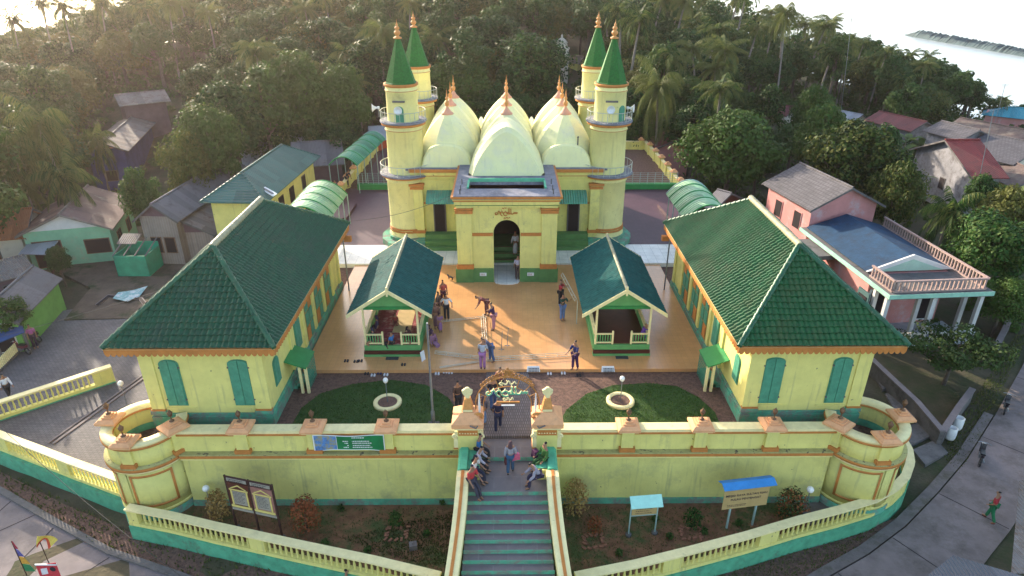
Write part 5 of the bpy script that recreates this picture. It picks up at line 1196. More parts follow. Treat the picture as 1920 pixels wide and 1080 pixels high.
def local_thing(name, label, cat, loc, rz, group=None):
    t = thing(name, label, cat, (0, 0, 0), group); t.location = loc; t.rotation_euler = (0, 0, rz); return t
# blue roofed name board on the right
pL, pR = A(1362, 990, -3.5), A(1410, 984, -3.5); c = (pL + pR) / 2; a = math.atan2((pR - pL).y, (pR - pL).x); hw = (pR - pL).length / 2
t = local_thing('name_board', 'tan mosque name board under a bright blue roof by the right wall', 'sign', c, a)
for s in (-1, 1): MB().box(s * hw - .035, -.035, 0, s * hw + .035, .035, 2.45).build('post', M_spost, t)
b = MB().box(-1.0, -.06, 1.15, 1.0, -.036, 2.35).build('board', M_board, t)
text_mesh('MESJID RAYA SULTAN RIAU', .15, M_ink, b, (0, -.064, 1.86)); text_mesh('PULAU PENYENGAT', .15, M_ink, b, (0, -.064, 1.64))
m = MB(); lines(m, -.8, .2, 1.34, .07, 2, -.062, .025, 3); m.box(-.72, -.068, 2.2, -.60, -.061, 2.3); m.build('small_print', M_ink, b)
MB().slab([(-1.15, -.28, 2.38), (1.15, -.28, 2.38), (1.15, .02, 2.52), (-1.15, .02, 2.52)], (0, 0, .03)).slab([(-1.15, .32, 2.38), (1.15, .32, 2.38), (1.15, .02, 2.52), (-1.15, .02, 2.52)], (0, 0, .03)).build('roof', M_blue, t)
# mint roofed small board
pL, pR = A(1178, 1004, -3.5), A(1227, 1000, -3.5); c = (pL + pR) / 2; a = math.atan2((pR - pL).y, (pR - pL).x); hw = (pR - pL).length / 2
t = local_thing('notice_board', 'small tan notice board under a mint roof in the right front garden', 'sign', c, a)
for s in (-1, 1):
    MB().box(s * hw - .025, -.025, 0, s * hw + .025, .025, 2.0).build('post', M_spost, t); MB().lathe([(.0, .0), (.13, .0), (.13, .10), (0, .12)], (s * hw, 0, 0), 10).build('footing', M_conc2, t)
MB().box(-hw, -.02, 1.08, hw, .02, 1.12).build('rail', M_spost, t)
b = MB().box(-hw + .04, -.04, 1.16, hw - .04, -.01, 1.78).build('board', M_board, t); m = MB(); lines(m, -.38, .38, 1.68, .11, 5, -.042, .022, 5); m.build('lettering', M_ink, b)
MB().slab([(-hw - .1, -.34, 1.80), (hw + .1, -.34, 1.80), (hw + .1, .04, 2.12), (-hw - .1, .04, 2.12)], (0, 0, .03)).build('roof', M_mint, t)
# double dark framed information board on the left
q1, q2, q3 = A(444, 990, -3.5), A(487, 1000, -3.5), A(529, 1009, -3.5); a = math.atan2((q3 - q1).y, (q3 - q1).x); hw = (q3 - q1).length / 2
t = local_thing('information_board', 'dark framed double information board in the left front garden', 'sign', q2, a)
M_bpan = mat('pale_yellow_panel', (.62, .50, .16), .7, .1, 4, 0); M_bgrey = mat('grey_text_panel', (.30, .27, .22), .7, .12, 6, 0); M_brow = mat('reddish_panel', (.30, .14, .11), .7, .2, 3, 0)
for x in (-hw, 0, hw): MB().box(x - .035, -.03, 0, x + .035, .03, 2.95).build('post', M_dkbrown, t); MB().lathe([(0, 0), (.16, 0), (.14, .1), (0, .1)], (x, 0, 0), 12).build('footing', M_conc2, t)
for k, x0 in enumerate((-hw, 0)):
    xa, xb = x0 + .05, x0 + hw - .05
    MB().box(xa, -.03, 2.66, xb, .03, 2.92).build('header', M_dkbrown, t)
    hb = MB().box(xa + .04, -.045, 2.71, xb - .04, -.031, 2.87).build('header_panel', M_bgrey, t)
    b = MB().box(xa, -.03, 1.32, xb, .02, 2.62).build('panel', M_brow if k else M_maroon, t)
    m = MB().box(xa + .10, -.05, 1.45, xa + .17, -.031, 2.28).box(xb - .17, -.05, 1.45, xb - .10, -.031, 2.28).box(xa + .06, -.05, 2.24, xb - .06, -.032, 2.31).box(xa + .02, -.06, 1.33, xb - .02, -.031, 1.44)
    xm = (xa + xb) / 2
    m.slab([(xa + .12, -.05, 2.35), (xm, -.05, 2.56), (xm, -.05, 2.50), (xa + .16, -.05, 2.33)], (0, .018, 0)).slab([(xb - .12, -.05, 2.35), (xm, -.05, 2.56), (xm, -.05, 2.50), (xb - .16, -.05, 2.33)], (0, .018, 0))
    m.build('painted_portal', M_bpan, b); MB().box(xa + .19, -.045, 1.5, xb - .19, -.031, 2.2).build('text_panel', M_bgrey, b)
    m = MB(); lines(m, xa + .22, xb - .22, 2.13, .075, 8, -.046, .02, 7 + k); lines(m, xa + .1, xb - .12, 2.80, .08, 2, -.046, .03, 9 + k); m.build('lettering', M_ink, b)
    fb = MB().box(xa, -.03, 1.14, xb, .02, 1.26).build('footer_panel', M_bgrey, t)
# green banner on the parapet
t = thing('banner', 'green banner with a mosque picture tied to the parapet left of the gate', 'banner', (-6.7, 22.2, 0)); n = 26
def bn(x0, x1, mt, nm, par, yo=0, zlo=None, zhi=None):
    mb = MB(); vs = []
    for i in range(n + 1):
        x = x0 + (x1 - x0) * i / n; tt = (x + 8.2) / 3.0; sag = -.48 + .16 * sin(pi * tt) ** .7; top = .45 - .03 * sin(pi * tt); y_ = 22.30 - yo + .03 * sin(tt * 9)
        if zlo is not None: sag, top = top + (sag - top) * zlo, top + (sag - top) * zhi
        vs += [(x, y_, sag), (x, y_, top), (x, y_ + .008, sag), (x, y_ + .008, top)]
    for i in range(n): b_ = i * 4; mb.add([], [], 0)
    mb.add(vs, [(i * 4, i * 4 + 4, i * 4 + 5, i * 4 + 1) for i in range(n)] + [(i * 4 + 3, i * 4 + 7, i * 4 + 6, i * 4 + 2) for i in range(n)] + [(i * 4 + 1, i * 4 + 5, i * 4 + 7, i * 4 + 3) for i in range(n)] + [(i * 4 + 2, i * 4 + 6, i * 4 + 4, i * 4) for i in range(n)])
    return mb.build(nm, mt, par)
M_bangreen = mat('banner_green', (.012, .17, .055), .5, .25, 1.6, .0); M_pic = mat('banner_picture', (.09, .22, .48), .5, .5, 3.5, 0, 30, ((.30, .28, .18), 3.2, .48, .56))
bo = bn(-8.2, -5.2, M_white, 'banner_sheet', t); bn(-8.15, -7.22, M_pic, 'printed_photo', t, .006, .95, .05); bn(-7.20, -5.24, M_bangreen, 'green_field', t, .005, .95, .05)
m = MB()
for i, (z, a_, b_) in enumerate(((.30, -6.6, -5.9), (.12, -6.95, -5.6), (.02, -6.9, -5.7), (-.10, -6.8, -5.5), (-.2, -6.95, -5.4))): lines(m, a_, b_, z, .1, 1, 22.27, .045, i + 20)
m.build('lettering', M_white, t)
# white notices on the platform edge and on the porch plinth
for i, (u, v) in enumerate(((1000, 692), (1140, 692))):
    p = A(u, v, 0); t = thing('floor_notice', 'white floor notice %s' % ('on the platform edge just right of the gate arch' if i == 0 else 'on the platform edge in front of the right pavilion'), 'notice', tuple(p))
    b = MB().slab([(p.x - .34, p.y - .09, -.12), (p.x + .34, p.y - .09, -.12), (p.x + .30, p.y + .05, .12), (p.x - .30, p.y + .05, .12)], (0, .03, .01)).build('notice_plate', M_white, t)
    m = MB()
    for k in range(3):
        z = .06 - .06 * k; x = p.x - .24
        while x < p.x + .22: m.obox((x + .03, p.y - .02 - .045 * k - .03, z - .015), (.05, .02, .035)); x += .075
    m.build('lettering', M_ink, b)
for x in (-1.5, 1.5):
    t = thing('plaque', 'small white plaque on the green plinth %s of the porch arch' % ('left' if x < 0 else 'right'), 'plaque', (x, 38.04, .5))
    b = MB().box(x - .21, 38.0, .46, x + .21, 38.055, .66).build('plate', M_white, t); m = MB(); lines(m, x - .17, x + .17, .58, .07, 2, 37.999, .035, int(x * 2) + 9); m.build('lettering', mat('red_lettering', (.35, .08, .06), .7, .1) if x < 0 else bpy.data.materials['red_lettering'], b)
p = A(793, 676, 0); t = thing('leaning_board', 'small white board leaning at the right corner of the left pavilion', 'board', tuple(p)); MB().slab([(p.x - .05, p.y - .1, 0), (p.x + .10, p.y + .14, 0), (p.x + .04, p.y + .2, .5), (p.x - .12, p.y - .04, .5)], (.02, -.01, 0)).build('board_plate', M_white, t)
# lawn ring planters with lamps
for i, (u, v) in enumerate(((727, 757), (1163, 754))):
    p = A(u, v, -.2); nm = 'left' if i == 0 else 'right'
    t = thing('planter_ring', 'round cream planter kerb in the %s lawn' % nm, 'planter', (p.x, p.y, -.2), 'round planters in the lawns')
    MB().lathe([(.45, 0), (.66, 0), (.66, .12), (.62, .16), (.49, .16), (.45, .12), (.45, 0)], (p.x, p.y, -.2), 30).build('kerb_ring', M_cream, t); MB().fan((p.x, p.y), 24, .46, -.10).build('planter_soil', M_soil2, t)
    l = thing('garden_lamp', 'slim garden lamp with glass head in the %s round planter' % nm, 'lamp', (p.x, p.y, -.1), 'garden lamps')
    MB().tube([(p.x, p.y, -.1), (p.x, p.y, .98)], .022, 6).build('post', M_metal, l); MB().lathe([(0, 0), (.06, .02), (.11, .10), (.12, .18), (.08, .26), (0, .28)], (p.x, p.y, .95), 12).build('lamp_head', M_globe, l)
# flagpole
t = thing('flagpole', 'tall grey metal pole behind the front wall left of the gate', 'pole', (-3.28, 23.75, -.2)); MB().tube([(-3.28, 23.75, -.2), (-3.28, 23.75, 5.0)], [.06, .045], 10).build('shaft', M_metal, t); MB().lathe([(.09, 0), (.09, .75), (.07, .8)], (-3.28, 23.75, -.2), 10).build('base_sleeve', M_metal, t); MB().obox((-3.28, 23.75, -.21), (.5, .5, .06)).build('base_plate', M_conc2, t)
# globe lamps
for (bu, bv, h, lb, z0) in ((240, 765, 1.6, 'white globe lamp on a thin post in the paved left yard', -3.5), (397, 958, 1.30, 'white globe lamp at the left end of the front garden', -3.5), (1508, 962, 1.35, 'white globe lamp at the right end of the front garden', -3.5)):
    p = A(bu, bv, z0); t = thing('globe_lamp', lb, 'lamp', tuple(p), 'globe lamps'); MB().tube([p, p + Vector((0, 0, h - .1))], .025, 6).build('post', M_metal, t); MB().lathe([(0, -.15)] + [(.15 * sin(pi * i / 10), -.15 * cos(pi * i / 10)) for i in range(1, 10)] + [(0, .15)], (p.x, p.y, p.z + h), 16).build('globe', M_globe, t)
    MB().lathe([(0, 0), (.12, 0), (.10, .08), (0, .09)], tuple(p), 10).build('footing', M_conc2, t)
# truss pieces, tripods
M_truss = mat('cream_truss_paint', (.58, .52, .38), .45, .1, 5, 0)
def truss(a, b, w_, label, up=Vector((0, 0, 1)), four=True):
    a, b = Vector(a), Vector(b); d = (b - a); L = d.length; d.normalize(); sdir = d.cross(up).normalized() * w_; u_ = sdir.cross(d).normalized() * w_
    t = thing('truss', label, 'truss', tuple(a), 'metal truss pieces'); mb = MB(); o = [Vector((0, 0, 0)), sdir] if not four else [Vector((0, 0, 0)), sdir, sdir * .5 + u_ * .8]
    for q in o: mb.tube([a + q, b + q], .017, 5)
    mb.build('chord', M_truss, t); n = max(2, int(L / .6)); m = MB()
    for i in range(n + 1):
        p = a + d * (L * i / n)
        for j in range(len(o) if four else 1):
            m.tube([p + o[j], p + o[(j + 1) % len(o)]], .009, 4)
            if i < n: (m.tube([p + o[j], p + d * (L / n) + o[(j + 1) % len(o)]], .008, 4) if j == 0 else None)
    m.build('lacing', M_truss, t); return t
z = .05
truss(A(828, 601, z), A(912, 592, z), .16, 'short truss lying flat between the man in white and the bending man', four=False)
truss(A(910, 594, z), A(915, 662, z), .24, 'truss frame lying away from the bending man towards the stairs')
truss(A(817, 660, z), A(905, 671, z), .16, 'long truss lying crosswise left of the man in grey')
truss(A(912, 673, z), A(1066, 664, z), .20, 'long cream truss lying crosswise towards the navy uniformed man')
truss(A(824, 688, z), A(902, 676, z), .10, 'single truss rail lying on the tiles near the platform edge', four=False)
p = A(1056, 560, 0); q = A(1081, 607, 0)
truss((p.x, p.y + .2, 1.5), (q.x + .02, q.y + .2, 1.35), .17, 'raised truss held slanting beside the right pavilion')
t = thing('prop_pole', 'upright cream pole holding the raised truss', 'pole', tuple(q)); MB().tube([(q.x, q.y, 0), (q.x, q.y + .02, 1.4)], .03, 6).build('pole_shaft', M_truss, t)
for i, (u, v) in enumerate(((940, 655), (951, 648))):
    p = A(u, v, 0); t = thing('stand', 'thin metal stand on the plaza, %s' % ('left one of the pair near the centre' if i == 0 else 'right one of the pair near the centre'), 'stand', tuple(p), 'metal stands on the plaza')
    MB().tube([(p.x, p.y, .05), (p.x + .06, p.y, 1.1)], .018, 6).build('rod', M_metal, t); MB().tube([(p.x - .15, p.y, .01), (p.x + .15, p.y, .01)], .015, 5).tube([(p.x, p.y - .12, .01), (p.x, p.y + .12, .01)], .015, 5).build('foot', M_metal, t)
# cat on the plaza
p = A(845, 525, 0); t = thing('cat', 'dark cat walking on the plaza near the porch', 'cat', (0, 0, 0))
cv = [(0, 0, .22), (0, .16, .22), (0, -.16, .23), (0, -.25, .28), (0, -.31, .27), (.04, .16, .12), (.04, .17, .02), (-.04, .14, .12), (-.04, .12, .02), (.04, -.15, .12), (.04, -.18, .02), (-.04, -.15, .12), (-.04, -.13, .02), (0, .26, .26), (0, .36, .36), (.03, -.26, .34), (-.03, -.26, .34)]
me = skin_mesh(cv, [(0, 1), (0, 2), (2, 3), (3, 4), (1, 5), (5, 6), (1, 7), (7, 8), (2, 9), (9, 10), (2, 11), (11, 12), (1, 13), (13, 14), (3, 15), (3, 16)], [.07, .065, .065, .055, .035, .03, .018, .03, .018, .025, .018, .025, .018, .016, .012, .012, .012]); me.materials.append(M_black); me.name = 'cat_body'
o = bpy.data.objects.new('cat_body', me); S.collection.objects.link(o); o.parent = t; t.location = p; t.rotation_euler = (0, 0, R(-130))
# footwear left at the platform edge
SH = [((688, 700), DK), ((700, 703), W), ((712, 699), NV), ((724, 702), W), ((820, 700), W), ((835, 697), W), ((845, 698), W), ((1030, 700), W), ((1056, 699), W), ((1090, 700), (.1, .06, .05)), ((650, 676), DK), ((668, 677), DK), ((676, 676), DK), ((757, 683), DK), ((1085, 703), DK)]
for i, ((u, v), c_) in enumerate(SH):
    zz = -.2 if v > 692 else 0
    p = A(u, v, zz); t = thing('shoes', 'pair of %s shoes left on the %s' % ('white' if c_ is W else 'dark', 'earth below the platform edge' if zz < 0 else 'tiles before the left pavilion'), 'shoes', tuple(p), 'shoes left near the platform edge')
    for s in (-1, 1):
        q = MB(); x = p.x + s * .07; q.lathe([(0, .0), (.045, .0), (.05, .03), (.03, .07), (0, .075)], (x, p.y, p.z), 8); q.lathe([(0, .0), (.05, .0), (.05, .04), (0, .055)], (x, p.y - .12, p.z), 8); q.box(x - .045, p.y - .13, p.z, x + .045, p.y, p.z + .045); q.build('shoe', cloth(c_), t)
# bins on the right
for i, (u, v) in enumerate(((1780, 822), (1793, 803))):
    p = AL(u, v); t = thing('bin', 'white plastic barrel bin by the retaining wall corner, %s one' % ('nearer' if i == 0 else 'farther'), 'bin', tuple(p), 'barrel bins')
    MB().lathe([(0, 0), (.21, 0), (.24, .12), (.25, .4), (.235, .62), (.21, .68), (.195, .68), (.195, .2), (0, .2)], tuple(p), 18).build('barrel', M_white, t); MB().lathe([(.22, .0), (.255, .02), (.22, .05)], (p.x, p.y, p.z + .66), 18).build('rim', M_globe, t)
# flags at the lower left
def flag(bu, bv, tu, tv, z0, label, cols, kind):
    p = A(bu, bv, z0); best = None
    h = 2.0
    for k in range(60):
        hh = .6 + k * .1; q = Vector((p.x, p.y, z0 + hh)); pr = CM @ (q - Vector((CAM_X, 0, CAM_H))); vv = 540 - FOC * pr.y / pr.z
        if vv <= tv: h = hh; break
    t = thing('flag', label, 'flag', tuple(p), 'flags by the left road'); MB().tube([p, p + Vector((0, 0, h))], .018, 6).build('pole', M_dkbrown, t)
    top = p + Vector((0, 0, h))
    if kind == 'drape':
        mb = MB(); n = 12; vs = []
        for i in range(n + 1):
            a = i / n
            for j in range(5): b = j / 4; vs.append(top + Vector((.62 * a * (1 - .35 * b) - .1 * b, -.14 * sin(a * 5 + b * 2), .05 * sin(a * 4) - .55 * b * (1 - .5 * a) - .35 * a * a + .12 * sin(a * 3))))
        mb.add(vs, [(i * 5 + j, (i + 1) * 5 + j, (i + 1) * 5 + j + 1, i * 5 + j + 1) for i in range(n) for j in range(4)], 0, True)
        for k in range(len(mb.m)): mb.m[k] = 1 if k % 4 > 2 else 0
        mb.build('cloth', [cloth(cols[0]), cloth(cols[1])], t)
    elif kind == 'pennant':
        for i, c_ in enumerate(cols):
            z1 = -.0 - i * .42; w0, w1 = .05 + .10 * i, .05 + .10 * (i + 1)
            MB().slab([top + Vector((.02, 0, z1)), top + Vector((w0, -.05, z1 - .03)), top + Vector((w1, -.02, z1 - .42)), top + Vector((.02, 0, z1 - .42))], (.004, .012, 0)).build('pennant_stripe', cloth(c_), t)
    else:
        b = MB().slab([top + Vector((-.35, 0, -.05)), top + Vector((.45, 0, .10)), top + Vector((.52, -.1, -.75)), top + Vector((-.28, -.1, -.9))], (0, .012, 0)).build('cloth', cloth((.50, .04, .05)), t)
        MB().slab([top + Vector((-.2, -.03, -.2)), top + Vector((.05, -.03, -.15)), top + Vector((.05, -.06, -.42)), top + Vector((-.2, -.06, -.48))], (0, .012, 0)).build('emblem', cloth(W), b)
        MB().slab([top + Vector((.28 + .11 * cos(2 * pi * i / 12), -.05, -.2 + .11 * sin(2 * pi * i / 12))) for i in range(12)], (0, .012, 0)).build('emblem', cloth(DK), b)
        MB().box(top.x - .36, top.y - .02, top.z - .03, top.x + .46, top.y + .02, top.z + .03).build('batten', M_white, t)
flag(100, 1075, 88, 1005, -4.22, 'yellow and red cloth flag drooping from a thin pole by the left road', [(.62, .50, .10), (.5, .08, .04)], 'drape')
flag(50, 1078, 20, 1015, -4.22, 'striped pennant of red, blue, orange and green on a pole at the road side', [(.35, .05, .07), (.10, .10, .30), (.60, .32, .05), (.03, .2, .08)], 'pennant')
flag(110, 1120, 95, 1062, -4.22, 'red advertising flag with white emblem at the lower left', [], 'board')
# overhead cables
for a_, b_, lb in (((0, 800, -.5), (345, 1085, -2.2), 'thin black overhead cable crossing the lower left corner'), ((0, 632, .5), (655, 418, 4.0), 'overhead cable from the left hall eave over the paved yard'), ((655, 415, 4.0), (857, 362, 5.6), 'overhead cable from the left hall to the porch roof')):
    p, q = A(*a_), A(*b_); mb = MB(); mb.tube([p.lerp(q, i / 16) - Vector((0, 0, .35 * sin(pi * i / 16))) for i in range(17)], .012, 4); tag(mb.build('overhead_cable', M_black), lb, 'cable')
# ---------------- village houses ----------------
def house(name, label, ridge, zr, eave, ze, gz, roof, wall, hip=0, ov=.35, windows=(), gable=None, doors=(), thick=.07, cat='house', ridge_m=None, wallfrac=None, win_m=None, skip_wall=False, extra=None, hwm=2.3):
    """ridge: two photo pixels at height zr; eave: pixels on the visible eave at height ze; local frame x along ridge, y to the visible eave"""
    R1, R2 = A(*ridge[0], zr), A(*ridge[1], zr); es = [A(u, v, ze) for u, v in eave]
    d = Vector((R2.x - R1.x, R2.y - R1.y, 0)).normalized(); n_ = Vector((-d.y, d.x, 0)); mid = (R1 + R2) / 2
    q = sum(((e - mid).dot(n_) for e in es)) / len(es)
    if q < 0: d = -d; n_ = -n_; q = -q; R1, R2 = R2, R1
    xs = [(e - mid).dot(d) for e in es]; hl = (R2 - R1).length / 2
    if (zr - ze) / q > .8 or q < 1.25:
        q = hwm; ze = zr - .42 * q
    if (zr - ze) / q > .85 or (zr - ze) / q < .2 or q < 1.5: print('HOUSE', label[:46], 'hw %.1f hl %.1f slope %.2f y %.0f' % (q, hl, (zr - ze) / q, mid.y))
    x0, x1 = (-hl, hl) if not hip else (-hl - hip, hl + hip)
    c = Vector((mid.x, mid.y, gz)); a = math.atan2(d.y, d.x); hw = q; H, E_ = zr - gz, ze - gz
    t = thing(name, label, cat, (0, 0, 0)); t.location = c; t.rotation_euler = (0, 0, a); OFF[t.name] = (0, 0, 0)
    bx0, bx1, by = x0 + ov, x1 - ov, hw - ov; sl = (H - E_) / hw
    zt = E_ + sl * ov - .02
    if not skip_wall:
        mb = MB()
        if hip: mb.box(bx0, -by, -.6, bx1, by, zt)
        else:
            P = [(by, -.6), (by, zt), (0, zt + sl * by - .03), (-by, zt), (-by, -.6)]
            for x, fl in ((bx0, 0), (bx1, 1)):
                vs = [(x, y, z) for y, z in P]; mb.add(vs, [tuple(range(5)) if not fl else tuple(range(5))[::-1]])
            mb.add([(bx0, by, -.6), (bx1, by, -.6), (bx1, by, zt), (bx0, by, zt)], [(3, 2, 1, 0)]); mb.add([(bx0, -by, -.6), (bx1, -by, -.6), (bx1, -by, zt), (bx0, -by, zt)], [(0, 1, 2, 3)])
        w_ = mb.build('wall', wall, t, local=True)
        if gable and not hip:
            for x in (bx0 - .015, bx1 + .015):
                MB().slab([(x, by - .02, zt), (x, 0, zt + sl * by - .05), (x, -by + .02, zt)], (.012 if x > 0 else -.012, 0, 0)).build('gable_panel', gable, t, local=True)
    mb = MB(); th = Vector((0, 0, -thick))
    A0, A1 = (x0, hw, E_), (x1, hw, E_); B0, B1 = (x0, -hw, E_), (x1, -hw, E_); r0, r1 = (-hl, 0, H), (hl, 0, H)
    mb.slab([A0, A1, r1, r0], th); mb.slab([B1, B0, r0, r1], th)
    if hip: mb.slab([A1, B1, r1], th); mb.slab([B0, A0, r0], th)
    ro = mb.build('roof', roof, t, local=True)
    rc = MB().tube([(-hl, 0, H + .01), (hl, 0, H + .01)], .09, 6)
    if hip:
        for p, q_ in ((A0, r0), (B0, r0), (A1, r1), (B1, r1)): rc.tube([p, q_], .075, 6)
    rc.build('ridge_cap', ridge_m or roof, ro, local=True)
    if not hip:
        for x in (x0, x1):
            for yy in (hw, -hw):
                MB().slab([(x - .03, 0, H - .01), (x - .03, yy, E_ - .01), (x - .03, yy, E_ - .17), (x - .03, 0, H - .17)], (.06, 0, 0)).build('barge_board', ridge_m or M_conc2, ro, local=True)
    def opening(kind, side, s, z0, w__, h__, mt, pm):
        g = .05
        if side in 'yY':
            yy = by if side == 'y' else -by; sg = 1 if side == 'y' else -1
            f = MB().box(s - w__ / 2 - .07, yy, z0 - .07, s + w__ / 2 + .07, yy + sg * .05, z0 + h__ + .07).build(kind, mt, t, local=True)
            MB().box(s - w__ / 2, yy + sg * .051, z0, s + w__ / 2, yy + sg * .065, z0 + h__).build('pane' if kind == 'window' else 'door_leaf', pm, f, local=True)
            if kind == 'window' and w__ > .9:
                m = MB()
                for k in range(1, int(w__ / .6) + 1): x = s - w__ / 2 + w__ * k / (int(w__ / .6) + 1); m.box(x - .03, yy + sg * .066, z0, x + .03, yy + sg * .085, z0 + h__)
                m.build('mullion', mt, f, local=True)
        else:
            xx = bx1 if side == 'x' else bx0; sg = 1 if side == 'x' else -1
            f = MB().box(xx, s - w__ / 2 - .07, z0 - .07, xx + sg * .05, s + w__ / 2 + .07, z0 + h__ + .07).build(kind, mt, t, local=True)
            MB().box(xx + sg * .051, s - w__ / 2, z0, xx + sg * .065, s + w__ / 2, z0 + h__).build('pane' if kind == 'window' else 'door_leaf', pm, f, local=True)
    for (side, s, z0, w__, h__) in windows: opening('window', side, s, z0, w__, h__, win_m or M_conc2, M_dark)
    for (side, s, z0, w__, h__) in doors: opening('door', side, s, z0, w__, h__, win_m or M_dkbrown, M_dark)
    if extra: extra(t, dict(x0=x0, x1=x1, hw=hw, H=H, E=E_, bx0=bx0, bx1=bx1, by=by))
    return t
C_grey = corrug('grey_corrugated_roof', (.155, .145, .150), (.10, .085, .08), .14, .7, 0, .22, .5, .7); C_grey2 = corrug('old_grey_sheet_roof', (.21, .175, .155), (.15, .095, .06), .16, .75, 0, .25, .48, .68)
C_purple = corrug('brown_purple_roof', (.135, .078, .068), (.20, .17, .15), .16, .7, 0, .35, .56, .66, 1.1); C_rust = corrug('orange_rust_roof', (.36, .13, .055), (.22, .10, .06), .12, .75, 0, .22, .5, .7)
C_red = corrug('red_metal_roof', (.22, .022, .018), (.11, .018, .016), .14, .6, 0, .2, .5, .72); C_dred = corrug('dull_red_metal_roof', (.17, .045, .045), (.10, .04, .04), .14, .65, 0, .2, .5, .7)
C_green = corrug('grey_green_metal_roof', (.045, .125, .105), (.07, .12, .10), .2, .55, 0, .2, .5, .7); C_blue = mat('blue_felt_roof', (.010, .042, .088), .8, .3, 1.5, .3, 8, ((.012, .028, .055), 1.1, .5, .66))
C_teal = corrug('turquoise_metal_roof', (.04, .26, .33), None, .2, .5, 0, .15); C_zinc = corrug('zinc_sheet_roof', (.34, .36, .40), (.22, .2, .2), .14, .45, 0, .2, .55, .72)
C_moss = mat('mossy_brown_tile_roof', (.12, .085, .075), .85, .3, 2, .6, 14, ((.17, .14, .11), 1.2, .5, .62)); C_gtile = brick('grey_tile_roof', (.115, .105, .112), (.085, .078, .082), (.06, .055, .06), .32, .28, .75, .10, .5, .6, .3, .25, .6)
W_green = mat('mint_green_wall', (.20, .42, .26), .85, .15, 1, .2, 15, ((.30, .34, .24), .9, .55, .7)); W_lime = mat('lime_green_wall', (.16, .34, .08), .8, .15, 1.2, .15, 15); W_blue = mat('dark_blue_wall', (.04, .055, .20), .75, .25, 1.5, .15, 15)
W_pink = mat('pink_wall', (.58, .25, .23), .8, .1, 1, .12, 15, ((.55, .42, .42), .7, .52, .7)); W_grey = mat('weathered_board_wall', (.24, .235, .25), .85, .3, 1.2, .4, 12, ((.13, .12, .12), 1.5, .5, .65)); W_brick = brick('bare_block_wall', (.30, .24, .20), (.25, .20, .17), (.32, .29, .26), .4, .2, .9, .08)
W_cream = mat('cream_wall', (.55, .50, .40), .85, .12, 1, .15, 15, ((.38, .33, .26), 1, .55, .7)); W_teal = mat('jade_board_wall', (.03, .30, .17), .7, .2, 1.5, .1, 15); W_white = mat('whitewashed_wall', (.6, .58, .55), .85, .12, 1, .15); W_purpw = mat('purple_brown_wall', (.15, .09, .10), .85, .2, 1, .2)
M_wood = mat('brown_window_frame', (.16, .09, .05), .7, .15, 4, 0)
def post(t, x, y, z0, z1, m, w_=.12): MB().box(x - w_ / 2, y - w_ / 2, z0, x + w_ / 2, y + w_ / 2, z1).build('post', m, t, local=True)
# left side
house('village_house', 'yellow annexe with grey green metal hip roof behind the left hall', [(453, 323), (528, 271)], 4.2, [(504, 379), (598, 293)], 2.6, -.4, C_green, M_yel, hip=2.3, ov=.55, windows=[('y', -3, 1, .8, 1.2), ('y', 4.2, 1, .8, 1.2)], doors=[('y', 0, .1, .9, 2.0), ('y', 2.4, .1, .9, 2.0)], ridge_m=C_green)
p = AY(494, 356, 46.2)
house('shed', 'long grey corrugated shed left of the yellow annexe', [(434, 293), (282, 383)], 1.7, [(395, 300), (470, 305)], .3, -3.4, C_grey, W_brick, ov=.4, cat='shed', gable=W_purpw, windows=[(sd, p_, 1.0, .75, 1.2) for sd in 'xX' for p_ in (-.6, .5)], win_m=M_wood)
house('shed', 'patched low grey roofed outbuilding below the long shed', [(290, 400), (395, 372)], -.3, [(270, 432), (400, 402)], -1.3, -3.45, C_grey2, W_cream, ov=.3, cat='shed')
house('village_house', 'unfinished block house with purple gable and arched openings', [(330, 410), (400, 352)], .2, [(262, 452), (330, 392)], -1.2, -3.45, C_grey2, W_brick, ov=.3, windows=[('Y', -1.2, .9, .7, 1.1), ('Y', -2.2, .9, .7, 1.1), ('Y', 2, .9, .9, 1.1)], gable=W_purpw)
house('village_house', 'mint green house with patched brown roof in the left village', [(165, 347), (110, 402)], .9, [(243, 386), (218, 421)], -.6, -3.5, C_purple, W_green, ov=.4, windows=[('X', 1.9, .9, 1.7, 1.1), ('x', 1.9, .9, 1.7, 1.1), ('y', 1.5, .9, 1.0, 1.0), ('y', -1.5, .9, 1., 1.)], doors=[('X', -1.6, .05, 1.9, 2.1), ('x', -1.6, .05, 1.9, 2.1)], win_m=M_wood, gable=W_white, ridge_m=C_grey2)
house('village_house', 'house with rusty orange roof and laundry under its eave at the left edge', [(-40, 398), (60, 390)], .6, [(-30, 455), (45, 445)], -.9, -3.45, C_rust, W_cream, ov=.5, windows=[('x', 0, 1.0, .8, 1.3), ('y', 1, .8, 1.2, 1.1)])
house('shed', 'lime green walled shed with grey roof at the left edge of the lane', [(-30, 580), (62, 498)], -.3, [(28, 610), (112, 530)], -1.4, -3.5, C_grey, W_lime, ov=.25, cat='shed', doors=[('x', .2, .1, 1.4, 1.9), ('X', .2, .1, 1.4, 1.9)], win_m=W_white)
house('shed', 'low grey walled outbuilding behind the lime green shed', [(-40, 500), (45, 478)], -.9, [(-30, 535), (60, 512)], -1.6, -3.5, C_grey2, W_purpw, ov=.2, cat='shed', windows=[('y', .5, .6, .5, .8)])
